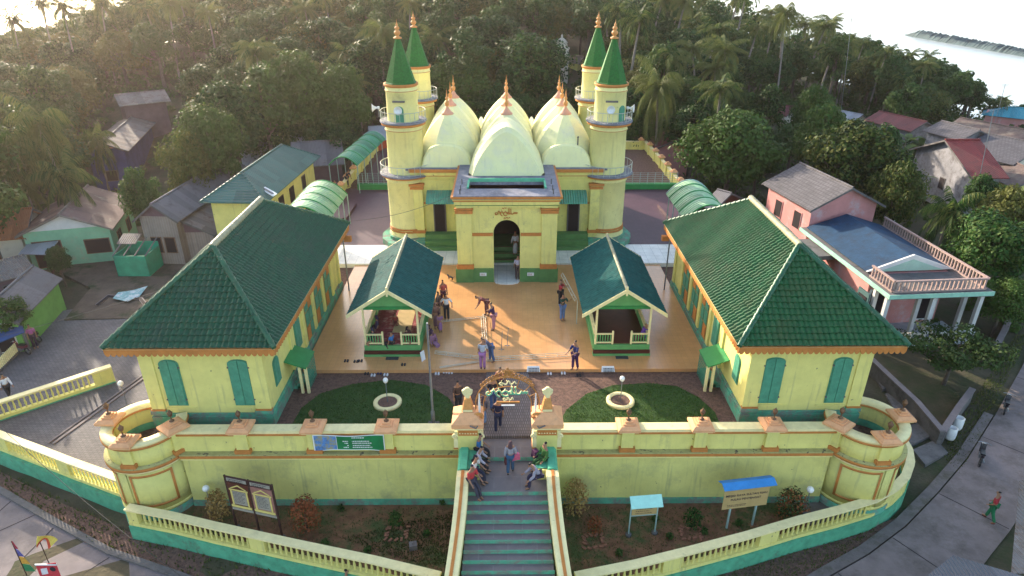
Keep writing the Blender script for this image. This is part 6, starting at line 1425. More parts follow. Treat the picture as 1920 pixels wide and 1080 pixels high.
# zinc lean-to, in front of the green house
def leanto(label, q, zf, zb, gz, m, post_m):
    P = [A(*q[0], zb), A(*q[1], zb), A(*q[2], zf), A(*q[3], zf)]; c = sum(P, Vector()) / 4; t = thing('lean_to', label, 'lean-to', (c.x, c.y, gz))
    MB().slab(P, (0, 0, -.06)).build('roof_sheet', m, t)
    for k in (0, 1, 2, 3):
        e = c + (P[k] - c) * .9; MB().box(e.x - .06, e.y - .06, gz, e.x + .06, e.y + .06, P[k].z - .07).build('post', post_m, t)
    return t
leanto('grey zinc lean-to in front of the mint green house', [(68, 438), (118, 440), (88, 477), (34, 476)], -1.6, -1.2, -3.5, C_zinc, M_dkbrown)
t = thing('hut', 'small jade green board hut with broken open roof', 'hut', tuple(A(255, 500, -3.44)))
P = [A(222, 518, -3.44), A(282, 518, -3.44)]; d = (P[1] - P[0]).normalized(); n_ = Vector((-d.y, d.x, 0)); w_ = (P[1] - P[0]).length
hutw = [P[0], P[1], P[1] + n_ * 2.2, P[0] + n_ * 2.2]
mb = MB()
for i in range(4):
    a_, b_ = hutw[i], hutw[(i + 1) % 4]; mb.strip([(a_.x, a_.y), (b_.x, b_.y)], 0, .06, -3.6, -1.75 + (.35 if i == 2 else 0))
mb.build('board_wall', W_teal, t)
for k in range(4):
    a_ = P[0] + d * (w_ * k / 3); MB().tube([a_ + Vector((0, 0, 1.68)), a_ + n_ * 2.2 + Vector((0, 0, 2.35))], .05, 5).build('rafter', M_conc, t)
MB().slab([P[0] + n_ * 1.3 + Vector((0, 0, 2.12)) - d * .3, P[0] + n_ * 1.3 + Vector((0, 0, 2.12)) + d * 1.2, P[0] + n_ * 2.5 + Vector((0, 0, 2.5)) + d * 1.2, P[0] + n_ * 2.5 + Vector((0, 0, 2.5)) - d * .3], (0, 0, .05)).build('roof_remnant', C_grey2, t)
# hillside house
house('village_house', 'upper hillside house with weathered roof and dark blue gable', [(214, 178), (309, 169)], 4.2, [(203, 209), (297, 198)], 2.2, -2.6, C_grey2, W_purpw, ov=.5, windows=[('y', -2.5, 2.2, 1.0, 1.2), ('y', -.8, 2.2, 1., 1.2)], gable=W_blue)
house('village_house', 'lower hillside house with dark blue front and wide weathered roof', [(255, 212), (190, 268)], 1.8, [(290, 222), (268, 262)], .4, -3.3, C_grey2, W_blue, ov=.6, windows=[('x', 0, 1, 1, 1)], gable=W_pink)
house('village_house', 'white walled long house with grey roof behind the annexe', [(480, 257), (590, 246)], 1.9, [(470, 265), (600, 253)], 1.2, -2.8, C_zinc, W_purpw, ov=.4, windows=[('y', 0, 1.6, .9, 1.0), ('y', 3, 1.6, .9, 1.0)])
house('village_house', 'low white walled building behind the long grey shed', [(445, 284), (520, 277)], .4, [(445, 291), (525, 283)], -.1, -3.2, C_zinc, W_white, ov=.3)
house('village_house', 'grey roofed building right of the annexe near the barrel canopy', [(545, 268), (640, 262)], 2.2, [(560, 310), (640, 312)], .6, -3.2, C_grey, W_purpw, ov=.3, windows=[('y', 2.5, 1.2, .9, 1)])
house('shed', 'red walled hut with zinc roof just left of the minarets', [(690, 238), (728, 236)], 2.0, [(690, 245), (730, 243)], 1.6, -1.5, C_zinc, mat('orange_red_wall', (.40, .07, .03), .8, .15, 1), ov=.3, cat='shed')
# barrel canopies
def barrel(label, P0_, P1_, hw, z0, rise, gz, m, posts=True, name='canopy'):
    a_, b_ = Vector((P0_.x, P0_.y, 0)), Vector((P1_.x, P1_.y, 0)); d = (b_ - a_).normalized(); n_ = Vector((-d.y, d.x, 0)); L = (b_ - a_).length
    t = thing('canopy', label, 'canopy', (a_.x, a_.y, gz)); nx, ny = max(6, int(L / .5)), 12; vs = []
    for i in range(nx + 1):
        for j in range(ny + 1):
            s = -1 + 2 * j / ny; q = a_ + d * (L * i / nx) + n_ * (hw * s); vs.append((q.x, q.y, z0 + rise * (1 - s * s) + (.012 if i % 2 else 0)))
    vs += [(v[0], v[1], v[2] - .03) for v in vs]; k = (nx + 1) * (ny + 1)
    f = [(i * (ny + 1) + j, (i + 1) * (ny + 1) + j, (i + 1) * (ny + 1) + j + 1, i * (ny + 1) + j + 1) for i in range(nx) for j in range(ny)]
    MB().add(vs, f, 0, False).add([], []).add(vs, [tuple(k + x for x in q)[::-1] for q in f], 0).build('curved_sheet', m, t)
    ed = MB()
    for i in (0, nx): ed.tube([vs[i * (ny + 1) + j] for j in range(ny + 1)], .05, 5)
    ed.build('end_frame', M_spost, t)
    for i in range(0, nx + 1, max(3, nx // 4)):
        MB().tube([vs[i * (ny + 1) + j] for j in range(ny + 1)], .06, 5).build('rib', M_grn, t)
        for j in (0, ny):
            v = vs[i * (ny + 1) + j]; MB().tube([(v[0], v[1], gz), (v[0], v[1], v[2])], .04, 6).build('post', M_spost, t)
    return t
M_canL = corrug('green_barrel_sheet', (.03, .20, .11), (.12, .28, .18), .3, .5, 1, .3, .5, .7); M_canR = corrug('pale_green_barrel_sheet', (.20, .38, .20), (.30, .42, .26), .3, .55, 1, .25, .45, .65)
q0, q1 = A(643, 308, 2.6), A(700, 258, 2.6); barrel('long green barrel canopy over the left compound wall', q0, q1, 1.25, 2.5, .75, 0, M_canL)
q0, q1 = A(618, 392, 2.6), A(560, 368, 2.6); q0 = A(585, 375, 2.7); barrel('pale green barrel roof of the washing place behind the left hall', Vector((-13.9, 42.6, 0)), Vector((-13.9, 48.6, 0)), 1.75, 2.4, 1.1, 0, M_canR)
barrel('pale green barrel roof of the washing place behind the right hall', Vector((13.9, 42.8, 0)), Vector((13.9, 48.6, 0)), 1.7, 2.4, 1.1, 0, M_canR)
# side compound walls with stepped piers
def side_wall(label, pts, z, step):
    t = thing('compound_wall', label, 'wall', (pts[0][0], pts[0][1], -.2)); MB().strip(pts, -.1, .1, -3.6, z).build('wall_panel', M_yel, t); MB().strip(pts, -.16, .16, z, z + .08).build('coping', M_cream, t)
    for p in resample(pts, step):
        o = MB().obox((p.x, p.y, -.3), (.42, .42, z + .5), 0).build('pier', M_yel, t); MB().obox((p.x, p.y, z + .2), (.62, .62, .08)).obox((p.x, p.y, z + .28), (.5, .5, .22), 0, 0, .4).build('pier_cap', M_peach, o)
side_wall('yellow compound wall with capped piers along the right rear yard', [(15.55, 54.6), (15.55, 60), (15.5, 66), (15.3, 72.3), (9, 72.6)], .65, 2.6)
side_wall('yellow compound wall with capped piers along the left rear aisle', [(-14.5, 53.5), (-14.5, 60), (-14.3, 66), (-14.2, 72.4), (-9, 72.6)], .65, 2.6)
for s, l_ in ((-1, 'left'), (1, 'right')):
    t = thing('low_fence', 'low green kerb with wire fence across the rear yard on the %s' % l_, 'fence', (s * 12, 57.6, 0)); x0, x1 = (s * 8.6, s * 13.3) if s < 0 else (8.6, 15.3)
    MB().box(x0, 57.2, .02, x1, 57.7, .5).build('kerb', M_grn, t); n = 10
    for i in range(n + 1): x = x0 + (x1 - x0) * i / n; MB().tube([(x, 57.45, .5), (x, 57.45, 1.5)], .025, 5).build('fence_post', M_spost, t)
    m = MB()
    for k in range(6): m.tube([(x0, 57.45, .62 + .17 * k), (x1, 57.45, .62 + .17 * k)], .012, 4)
    m.build('wire', M_spost, t)
# pink house, its blue roofed front and terrace on the right
house('village_house', 'pink house with grey tiled gable roof right of the right hall', [(1500, 305), (1600, 352)], 3.3, [(1415, 340), (1515, 388)], 1.7, -2.6, C_gtile, W_pink, ov=.45, windows=[('y', -1.5, 2.2, .9, 1.3), ('y', 1.2, 2.2, .9, 1.3), ('x', .3, 2.1, 1.0, .7), ('X', .3, 2.1, 1.0, .7)], win_m=W_pink)
bl = [A(1577, 402, .9), A(1518, 425, .35), A(1610, 508, .35), A(1728, 470, .9), A(1640, 415, .35)]
u_ = (A(1610, 508, .35) - A(1518, 425, .35)); uu = Vector((u_.x, u_.y, 0)).normalized(); vv = Vector((-uu.y, uu.x, 0))
o_ = A(1518, 425, .35); L = Vector((u_.x, u_.y, 0)).length
bh = thing('terrace_house', 'pink terrace house with dark blue gable roof and balustraded roof terrace', 'house', (0, 0, 0)); OFF[bh.name] = (0, 0, 0)
bh.location = (o_.x, o_.y, -3.4); bh.rotation_euler = (0, 0, math.atan2(uu.y, uu.x) + R(5)); zE = 3.75; Wd = 5.4; LT = L + 2.9
BB = lambda mb, nm, mt, par=bh: mb.build(nm, mt, par, local=True)
BB(MB().slab([(0, -.2, zE), (L, -.2, zE), (L, Wd / 2 - .0, zE + .95), (0, Wd / 2, zE + .95)], (0, 0, -.08)).slab([(0, Wd + .2, zE), (L, Wd + .2, zE), (L, Wd / 2, zE + .95), (0, Wd / 2, zE + .95)], (0, 0, -.08)), 'roof', C_blue)
BB(MB().slab([(L + .02, -.25, zE - .0), (L + .02, Wd / 2, zE + 1.1), (L + .02, Wd + .25, zE)], (.14, 0, 0)), 'gable_wall', W_white)
BB(MB().slab([(L + .165, .5, zE - .0), (L + .165, Wd / 2, zE + .8), (L + .165, Wd - .5, zE)], (.02, 0, 0)), 'gable_trim', mat('pale_green_trim', (.35, .5, .4), .8, .1))
BB(MB().box(.2, .1, -.8, L + .2, Wd - .1, zE - .14), 'wall', W_pink)
BB(MB().box(-.3, -.55, zE - .45, LT + .35, Wd + .75, zE - .15), 'slab', M_conc2); BB(MB().box(-.32, -.59, zE - .40, LT + .39, -.551, zE - .12).box(LT + .351, -.55, zE - .40, LT + .39, Wd + .75, zE - .12), 'slab_edge', mat('mint_edge_paint', (.30, .55, .42), .8, .15))
W_rail = mat('weathered_pink_rail', (.36, .25, .22), .85, .2, 3, .15, 20, ((.2, .16, .14), 3, .5, .65))
def rail_l(x0, y0, x1, y1):
    m = MB(); d = Vector((x1 - x0, y1 - y0)); Lr = d.length; a_ = math.atan2(d.y, d.x); m.obox(((x0 + x1) / 2, (y0 + y1) / 2, zE + .55), (Lr, .14, .1), a_).obox(((x0 + x1) / 2, (y0 + y1) / 2, zE - .14), (Lr, .14, .1), a_)
    o = BB(m, 'terrace_rail', W_rail); q = MB(); n = int(Lr / .28)
    for i in range(n): t_ = (i + .5) / n; q.obox((x0 + d.x * t_, y0 + d.y * t_, zE - .05), (.09, .09, .6), a_)
    BB(q, 'baluster_row', W_rail, o)
rail_l(L + .5, -.2, LT, -.2); rail_l(LT, -.2, LT, Wd + .4); rail_l(0, Wd + .4, LT, Wd + .4)
for x in (L + 1.6, LT - .1):
    for y_ in (-.3, Wd / 2, Wd + .4): BB(MB().box(x - .12, y_ - .12, -.8, x + .12, y_ + .12, zE - .45), 'column', W_white)
BB(MB().box(L + .2, -.7, -.9, LT + .1, Wd + .6, -.1), 'porch_floor', mat('pale_porch_tiles', (.34, .36, .38), .5, .15, 3))
for y_ in (1.0, 4.4): f = BB(MB().box(L + .2, y_ - .75, .1, L + .26, y_ + .75, 2.5), 'window', M_white); BB(MB().box(L + .261, y_ - .62, .2, L + .275, y_ + .62, 2.4), 'pane', M_dark, f)
f = BB(MB().box(L + .5, -.78, -.1, L + 1.7, -.68, 2.9), 'side_wall', mat('grey_teal_wall', (.06, .12, .12), .7, .15)); BB(MB().box(L + .68, -.82, .3, L + 1.55, -.781, 2.6), 'side_pane', M_dark, f)
q = MB()
for i in range(16): q.box(LT - .0, -.3 + i * .42, -.1, LT + .06, -.22 + i * .42, .62)
q.box(LT - .02, -.4, .62, LT + .1, Wd + .4, .72); BB(q, 'porch_rail', W_white)
q = MB()
for i in range(6): q.box(L + 2.0 + i * .36, -.62, -.1, L + 2.08 + i * .36, -.56, .62)
q.box(L + 1.9, -.65, .62, LT, -.53, .72); BB(q, 'porch_rail', W_white)
BB(MB().box(1.2, -1.9, zE - .8, 4.4, -.2, zE - .5), 'side_slab', M_conc2); BB(MB().box(1.2, -1.94, zE - 1.3, 4.4, -1.9, zE - .5), 'side_slab_edge', W_lime)
house('shed', 'dark red roofed wooden shed behind the right compound wall', [(1248, 245), (1268, 262)], 1.6, [(1228, 258), (1262, 292)], .5, -2.6, C_dred, W_pink, ov=.3, cat='shed', windows=[('y', 0, 1.1, .6, .8)])
house('shed', 'low dark shed beside the right washing place', [(1345, 355), (1372, 362)], .9, [(1335, 368), (1375, 378)], .5, -2.8, C_grey, M_maroon, ov=.2, cat='shed')
house('village_house', 'weathered grey board house with bright red roof on the right', [(1772, 262), (1838, 262)], 3.2, [(1828, 338), (1882, 330)], 1.0, -2.6, C_red, W_grey, ov=.5, windows=[('X', -.5, 1.2, .7, 1.2), ('x', .6, 1.2, .7, 1.0)], doors=[('X', -2.2, .2, .9, 1.9)])
house('village_house', 'long dull red roofed house among the right hand trees', [(1648, 208), (1738, 228)], 1.6, [(1648, 224), (1724, 247)], .6, -2.8, C_dred, W_grey, ov=.4)
house('village_house', 'grey tiled hip roof house behind the red roofed house', [(1765, 226), (1838, 244)], 2.6, [(1735, 262), (1820, 272)], 1.0, -2.8, C_gtile, W_grey, ov=.4)
house('village_house', 'broad grey tiled roof at the right edge of the photo', [(1850, 250), (1960, 272)], 2.2, [(1835, 290), (1950, 325)], .8, -3.0, C_gtile, W_cream, ov=.4, windows=[('y', 2.0, .9, 1.2, 1.2), ('y', -2.0, .9, 1.2, 1.2)], win_m=M_white)
house('village_house', 'mossy brown roof running to the right edge behind the grey roofs', [(1800, 220), (1960, 250)], 2.6, [(1800, 240), (1950, 275)], 1.2, -3.2, C_moss, W_cream, ov=.4)
house('village_house', 'turquoise hip roof house near the shore at the right edge', [(1893, 200), (1955, 206)], -.2, [(1848, 214), (1930, 226)], -1.4, -4.9, C_teal, W_pink, hip=3.0, ov=.5, hwm=4.0)
house('village_house', 'brown tiled roof house with white window at the far right edge', [(1895, 300), (1960, 330)], 0.9, [(1870, 335), (1930, 372)], -.3, -3.2, C_moss, M_yel, ov=.4, windows=[('y', -1, .8, 1.0, 1.2)], win_m=M_white)
house('village_house', 'blue grey metal roof glimpsed between the right hand trees', [(1566, 205), (1618, 215)], .4, [(1562, 212), (1606, 226)], -.3, -3.2, C_zinc, W_cream, ov=.3)
house('village_house', 'small maroon roof glimpsed behind the big mango tree', [(1446, 194), (1490, 200)], .8, [(1440, 205), (1480, 216)], 0, -2.8, C_dred, W_cream, ov=.3)
house('village_house', 'red roofed house beyond the right rear minaret', [(1068, 144), (1104, 148)], 3.0, [(1068, 150), (1104, 157)], 2.4, -.6, C_dred, W_white, ov=.3)
# tomb pavilion on the hill
p = AY(1053, 92, 96); t = thing('tomb_pavilion', 'small cream domed tomb tower rising from the forest behind the mosque', 'tomb', tuple(p))
MB().box(p.x - .9, p.y - .9, T(p.x, p.y) - .5, p.x + .9, p.y + .9, p.z + .0).build('tower', W_cream, t); MB().lathe([(1.1, 0), (1.1, .2), (.8, .3), (.75, .8), (.85, .85), (.4, 1.3), (.12, 1.5), (.16, 1.7), (0, 2.0)], (p.x, p.y, p.z), 16).build('dome', W_cream, t)
house('village_house', 'yellow tomb hall half hidden by trees behind the right minarets', [(1066, 104), (1095, 106)], 6.2, [(1064, 112), (1098, 114)], 5.4, 1.5, C_grey2, M_yel, ov=.4, windows=[('y', 0, 2.2, .8, 1.4)])
# retaining walls and fences on the right
def lowwall(label, px, z0, h, m, th=.12, name='garden_wall'):
    P = [AL(u, v, h) for u, v in px]; t = thing(name, label, 'wall', (P[0].x, P[0].y, P[0].z - h)); Q = [(p.x, p.y, p.z) for p in P]
    MB().ribbon(Q, [(-th, -h - 1.2), (th, -h - 1.2), (th, -.06), (-th, -.06), (-th, -h - 1.2)]).build('wall_body', m, t); MB().ribbon(Q, [(-th - .04, -.06), (th + .04, -.06), (th + .04, .02), (-th - .04, .02), (-th - .04, -.06)]).build('coping', M_conc, t)
lowwall('low stone wall running beside the concrete slabs to the bins', [(1630, 668), (1680, 715), (1720, 752), (1768, 808)], 0, .9, M_conc2)
lowwall('low concrete wall between the yard with the feathery tree and the lane', [(1768, 808), (1800, 760), (1824, 728)], 0, .8, M_conc2)
lowwall('low grey wall along the upper part of the right lane', [(1868, 650), (1890, 605), (1915, 560)], 0, .9, M_conc2)
# picket fence at left
t = thing('picket_fence', 'white picket fence at the left edge behind the parked motorcycles', 'fence', tuple(A(30, 660, -3.5))); pts = resample([(p.x, p.y) for p in (A(-60, 740, -3.3), A(0, 690, -3.3), A(40, 650, -3.3), A(72, 622, -3.3))], .16); m = MB()
for p in pts: m.box(p.x - .03, p.y - .03, -3.5, p.x + .03, p.y + .03, -2.75)
m.build('pickets', M_cream, t); MB().strip([(p.x, p.y) for p in pts], -.05, .05, -3.55, -3.35).build('plinth', M_conc2, t)
leanto('blue tarpaulin shelter behind the picket fence', [(-20, 622), (40, 605), (46, 622), (-10, 645)], -2.0, -1.7, -3.5, mat('blue_tarpaulin', (.03, .07, .19), .6, .25, 2, .2), M_conc2)
t = thing('tarpaulin', 'pale turquoise tarpaulin spread on the ground by the paved yard', 'tarpaulin', tuple(A(245, 555, -3.4))); rt_ = random.Random(9); P = [A(u, v, -3.4) for u, v in ((212, 562), (222, 550), (250, 545), (278, 540), (262, 556), (240, 568))]
mb = MB(); c = sum(P, Vector()) / 6; vs = [c + Vector((0, 0, .18))] + [p + Vector((0, 0, rt_.uniform(.02, .2))) for p in P] + [(p + c) / 2 + Vector((rt_.uniform(-.1, .1), 0, rt_.uniform(.08, .3))) for p in P]
mb.add(vs, [(0, 7 + i, 7 + (i + 1) % 6) for i in range(6)] + [(7 + i, 1 + i, 1 + (i + 1) % 6, 7 + (i + 1) % 6) for i in range(6)]); mb.build('sheet', mat('turquoise_tarpaulin', (.22, .42, .42), .6, .35, 4, .3, 12, ((.6, .62, .62), 3, .5, .6)), t)
t = thing('tiled_ledge', 'dark edged concrete ledge around the tarpaulin corner', 'ledge', tuple(A(215, 565, -3.45))); MB().strip([(p.x, p.y) for p in (A(186, 572, -3.4), A(205, 557, -3.4), A(260, 562, -3.4), A(268, 572, -3.4))], 0, .3, -3.6, -3.36).build('ledge_body', M_conc, t); MB().strip([(p.x, p.y) for p in (A(186, 573, -3.4), A(205, 558, -3.4), A(260, 563, -3.4), A(268, 573, -3.4))], .06, .24, -3.36, -3.33).build('dark_inlay', M_dark, t)
t = thing('laundry', 'row of coloured clothes drying under the rusty orange roof', 'laundry', tuple(A(25, 470, -2.2))); rl_ = random.Random(3)
cols = [(.5, .25, .05), (.03, .05, .2), (.4, .4, .4), (.4, .05, .06), (.05, .1, .12), (.45, .35, .1), (.1, .03, .12), (.3, .3, .45)]
a_, b_ = A(-10, 462, -1.7), A(44, 450, -1.7); MB().tube([a_, b_], .012, 4).build('line', M_black, t)
for i in range(11):
    p = a_.lerp(b_, (i + .5) / 11); MB().box(p.x - .14, p.y - .02, p.z - rl_.uniform(.5, .9), p.x + .14, p.y + .02, p.z).build('garment', cloth(cols[i % 8]), t)
# metal roofs at the lower right corner
t = thing('shelter', 'grey corrugated shelter roof at the lower right corner', 'shelter', (19, 17, -4.2)); P = [A(1787, 1041, -2.2), A(1935, 1085, -2.2), A(1890, 1200, -2.5), A(1700, 1110, -2.5)]; MB().slab(P, (0, 0, -.05)).build('roof_sheet', C_grey, t)
for p in P: MB().tube([(p.x * .99 + .19, p.y * .99 + .15, -4.6), (p.x * .99 + .19, p.y * .99 + .15, p.z - .06)], .05, 6).build('post', M_dkbrown, t)
t = thing('shelter', 'narrow strip of grey metal roof at the right edge beside the lane', 'shelter', (24, 20, -4.2)); P = [A(1912, 900, -2.4), A(1990, 900, -2.4), A(1990, 1075, -2.4), A(1896, 1075, -2.4)]; MB().slab(P, (0, 0, -.05)).build('roof_sheet', C_grey2, t)
for p in P[1:3]: MB().tube([(p.x, p.y, -4.6), (p.x, p.y, p.z - .06)], .05, 6).build('post', M_dkbrown, t)
# tv masts and antenna
for (u, v0, v1, y_, lb) in ((1597, 130, 34, 92, 'tall lattice mast rising above the right shoreline trees'), (1852, 320, 205, 56, 'thin television mast before the grey roofs on the right'), (1885, 175, 158, 84, 'small aerial mast near the shore')):
    a_, b_ = AY(u, v0, y_), AY(u + (v0 - v1) * .1 if y_ == 56 else u, v1, y_); t = thing('mast', lb, 'mast', tuple(a_)); MB().tube([Vector((a_.x, a_.y, T(a_.x, a_.y))), b_], .028, 5).build('mast_pole', M_metal, t)
    m = MB()
    for k in range(3): m.tube([(b_.x - .5 + .1 * k, b_.y, b_.z - .15 * k), (b_.x + .5 - .1 * k, b_.y, b_.z - .15 * k)], .014, 4)
    m.build('aerial', M_metal, t)
t = thing('roof_sign', 'white lettered board lying on the annexe roof', 'sign', tuple(A(505, 361, 3.0))); q = [A(490, 356, 3.02), A(497, 351, 3.12), A(520, 364, 2.87), A(512, 369, 2.77)]; b = MB().slab(q, (0, 0, .05)).build('board', M_white, t)
m = MB()
for i in range(8): c_ = (q[0] + q[1]) / 2; e_ = (q[2] + q[3]) / 2; p_ = c_.lerp(e_, .12 + .1 * i); m.obox((p_.x, p_.y, p_.z + .05), (.09, .22, .02), -.7)
m.build('lettering', M_ink, b)
# ---------------- vegetation ----------------
L_mango = leafmat('mango_leaves', (.006, .024, .005), (.024, .084, .013), (.06, .105, .020), .22, .30)
L_olive = leafmat('olive_leaves', (.009, .024, .005), (.042, .078, .012), (.105, .112, .024), .25, .35)
L_dark = leafmat('dark_forest_leaves', (.005, .020, .005), (.019, .066, .014), (.042, .085, .022), .22, .22)
L_mid = leafmat('forest_leaves', (.008, .027, .006), (.032, .084, .015), (.062, .108, .026), .28, .22)
L_palm = leafmat('palm_fronds', (.008, .026, .006), (.034, .080, .016), (.12, .14, .04), .30, .5)
L_fern = leafmat('feathery_leaves', (.012, .028, .007), (.045, .078, .020), None, .25, .5)
L_red = leafmat('red_tip_leaves', (.016, .034, .010), (.06, .085, .022), (.26, .075, .03), .2, 1.2)
L_brn = leafmat('bronze_leaves', (.08, .05, .015), (.26, .16, .05), (.38, .24, .08), .2, 1.0)
M_bark = mat('grey_brown_bark', (.10, .08, .065), .95, .3, 4, .6, 12); M_pbark = mat('pale_palm_bark', (.20, .175, .15), .95, .25, 5, .5, 15)
def leaf_cloud(mb, c, r, n, size, rnd, m=0, flat=.85, droop=.35):
    for _ in range(n):
        d = Vector((rnd.gauss(0, 1), rnd.gauss(0, 1), rnd.gauss(0, 1)))
        if d.length < .01: continue
        d.normalize()
        if d.z < -.35 and rnd.random() < .6: d.z = -d.z
        k = rnd.uniform(.55, 1.05); p = Vector(c) + Vector((d.x * r, d.y * r, d.z * r * flat)) * k
        nn = (d + Vector((rnd.uniform(-.7, .7), rnd.uniform(-.7, .7), rnd.uniform(-.2, .8)))).normalized()
        t = nn.cross(Vector((rnd.uniform(-1, 1), rnd.uniform(-1, 1), rnd.uniform(-1, 1)))); 
        if t.length < .05: continue
        t.normalize(); b = nn.cross(t); t = (t + Vector((0, 0, -droop))).normalized(); s = size * rnd.uniform(.6, 1.3); w_ = s * .32
        a0 = p - t * s * .5
        mb.add([a0, a0 + t * s * .45 + b * w_, a0 + t * s, a0 + t * s * .45 - b * w_], [(0, 1, 2, 3)], m)
def tree_mesh(seed, Rr, H, nclump, nleaf, size, flat=.8, open_=.0, trunk_r=.22):
    """crown radius Rr, total height H; returns (crown mb, trunk mb)"""
    rnd = random.Random(seed); cr = MB(); tr = MB(); cz = H - Rr * flat; cl = []
    for i in range(nclump):
        a = rnd.uniform(0, 2 * pi); zz = rnd.uniform(-.75, 1); q = math.sqrt(max(0, 1 - zz * zz)) * rnd.uniform(.55, .95)
        lump = 1 + .18 * sin(3 * a + seed) + .1 * sin(5 * a + seed * 2)
        p = Vector((Rr * .78 * q * lump * cos(a), Rr * .78 * q * lump * sin(a), cz + Rr * flat * .78 * zz * rnd.uniform(.75, 1.05)))
        r = Rr * rnd.uniform(.20, .36); cl.append((p, r)); leaf_cloud(cr, p, r, int(nleaf * rnd.uniform(.7, 1.3)), size, rnd)
    leaf_cloud(cr, (0, 0, cz), Rr * .5, int(nleaf * 1.5), size * 1.2, rnd)
    k = cz - Rr * flat * .3
    tr.tube([(0, 0, -1.2), (.05, 0, k * .4), (-.08, .05, k), (0, 0, cz)], [trunk_r * 1.25, trunk_r, trunk_r * .75, trunk_r * .35], 8)
    for p, r in cl[::3]:
        b = Vector((0, 0, k * rnd.uniform(.75, 1.05))); tr.tube([b, b.lerp(p, .5) + Vector((0, 0, -.2)), p], [trunk_r * .5, trunk_r * .3, .03], 5)
    return cr, tr
def palm_mesh(seed, H, nf=18, fl=3.0, lean=.6, droop=1.0):
    rnd = random.Random(seed); cr = MB(); tr = MB(); la = rnd.uniform(0, 2 * pi); pts = []
    for i in range(9): t = i / 8; pts.append((lean * t * t * cos(la), lean * t * t * sin(la), -1 + (H + 1) * t))
    tr.tube(pts, [.19 - .09 * i / 8 + (.08 if i == 0 else 0) for i in range(9)], 7); top = Vector(pts[-1])
    for f in range(nf):
        az = 2.4 * f + rnd.uniform(-.25, .25); el = R(78 - 120 * (f / nf) + rnd.uniform(-8, 8)); L = fl * rnd.uniform(.82, 1.1); dr = droop * rnd.uniform(.7, 1.2)
        h = Vector((cos(az), sin(az), 0)); P = []; n = 11; d_ = el; p = top.copy()
        for i in range(n + 1):
            P.append(p.copy()); p = p + (h * cos(d_) + Vector((0, 0, sin(d_)))) * (L / n); d_ -= R(9.5) * dr * (1 - .2 * i / n)
        cr.tube(P, [.035 - .003 * i for i in range(n + 1)], 3, 0, caps=False)
        sd = h.cross(Vector((0, 0, 1)))
        for i in range(1, n * 2):
            t = i / (n * 2); k = min(int(t * n), n - 1); q = P[k].lerp(P[k + 1], t * n - k); ax = (P[k + 1] - P[k]).normalized()
            ll = L * .30 * sin(pi * min(1, .12 + t * .88)) ** .6 * rnd.uniform(.8, 1.15)
            for s in (-1, 1):
                e = q + (sd * s * .62 + ax * .62 + Vector((0, 0, -.55 - .35 * rnd.random()))).normalized() * ll; w_ = ax * (.075)
                mid = q.lerp(e, .5) + Vector((0, 0, .06)); cr.add([q - w_ * .5, q + w_ * .5, mid + w_ * .7, e, mid - w_ * .7], [(0, 1, 2, 3, 4)])
    for i in range(6): a = i; tr.lathe([(0, -.12), (.12, 0), (0, .13)], (top.x + .2 * cos(a), top.y + .2 * sin(a), top.z - .25), 6)
    return cr, tr
def proto(cr_tr, nm, lm, bm_=M_bark):
    c = cr_tr[0].build('crown', lm); t = cr_tr[1].build('trunk', bm_); d = (c.data, t.data); bpy.data.objects.remove(c); bpy.data.objects.remove(t); return (nm,) + d
def place(pr, x, y, sc, rz, label, cat, group=None, z=None, tilt=0):
    t = thing(pr[0], label, cat, (0, 0, 0), group); t.location = (x, y, T(x, y) if z is None else z); t.scale = (sc, sc, sc) if not isinstance(sc, tuple) else sc; t.rotation_euler = (tilt, 0, rz)
    for nm, me in (('crown', pr[1]), ('trunk', pr[2])):
        o = bpy.data.objects.new(nm, me); S.collection.objects.link(o); o.parent = t
    return t
big = [proto(tree_mesh(s, 4.5, 9.5, 70, 170, .34), 'broadleaf_tree', L_mango) for s in (1, 2)]
olv = [proto(tree_mesh(s, 4.0, 8.0, 64, 160, .32, .75), 'broadleaf_tree', L_olive) for s in (5, 6)]
mid = [proto(tree_mesh(s, 3.2, 8.5, 46, 120, .34, .9), 'broadleaf_tree', L_dark if s % 2 else L_mid) for s in (11, 12, 13, 14)]
tall = [proto(tree_mesh(s, 2.7, 11.5, 40, 110, .34, 1.25), 'broadleaf_tree', L_mid if s % 2 else L_dark) for s in (21, 22)]
palms = [proto(palm_mesh(s, h, 18, 3.1, ln), 'palm_tree', L_palm, M_pbark) for s, h, ln in ((1, 8, .8), (2, 10, 1.4), (3, 11.5, .9))]
near_palm = [proto(palm_mesh(31, 5.0, 24, 3.4, .5, 1.15), 'palm_tree', L_palm, M_pbark), proto(palm_mesh(32, 4.0, 22, 3.0, .3, 1.0), 'palm_tree', L_palm, M_pbark)]
rv = random.Random(17)
def at_tree(u, v, y, wpx, protos, baseR, baseH, label, cat='tree', group=None, k=0, zs=None):
    """crown centre seen at photo pixel u,v at depth y, crown wpx pixels wide"""
    c = AY(u, v, y); dep = -(CM @ (c - Vector((CAM_X, 0, CAM_H)))).z if False else (CM @ (c - Vector((CAM_X, 0, CAM_H)))).z
    rad = wpx / 2 * dep / FOC; sc = rad / baseR; z0 = T(c.x, c.y)
    top = c.z + rad * .8; sz = max(.35 * sc, (top - z0) / baseH)
    return place(protos[k % len(protos)], c.x, c.y, (sc, sc, min(sz, sc * 1.9)), rv.uniform(0, 6), label, cat, group)
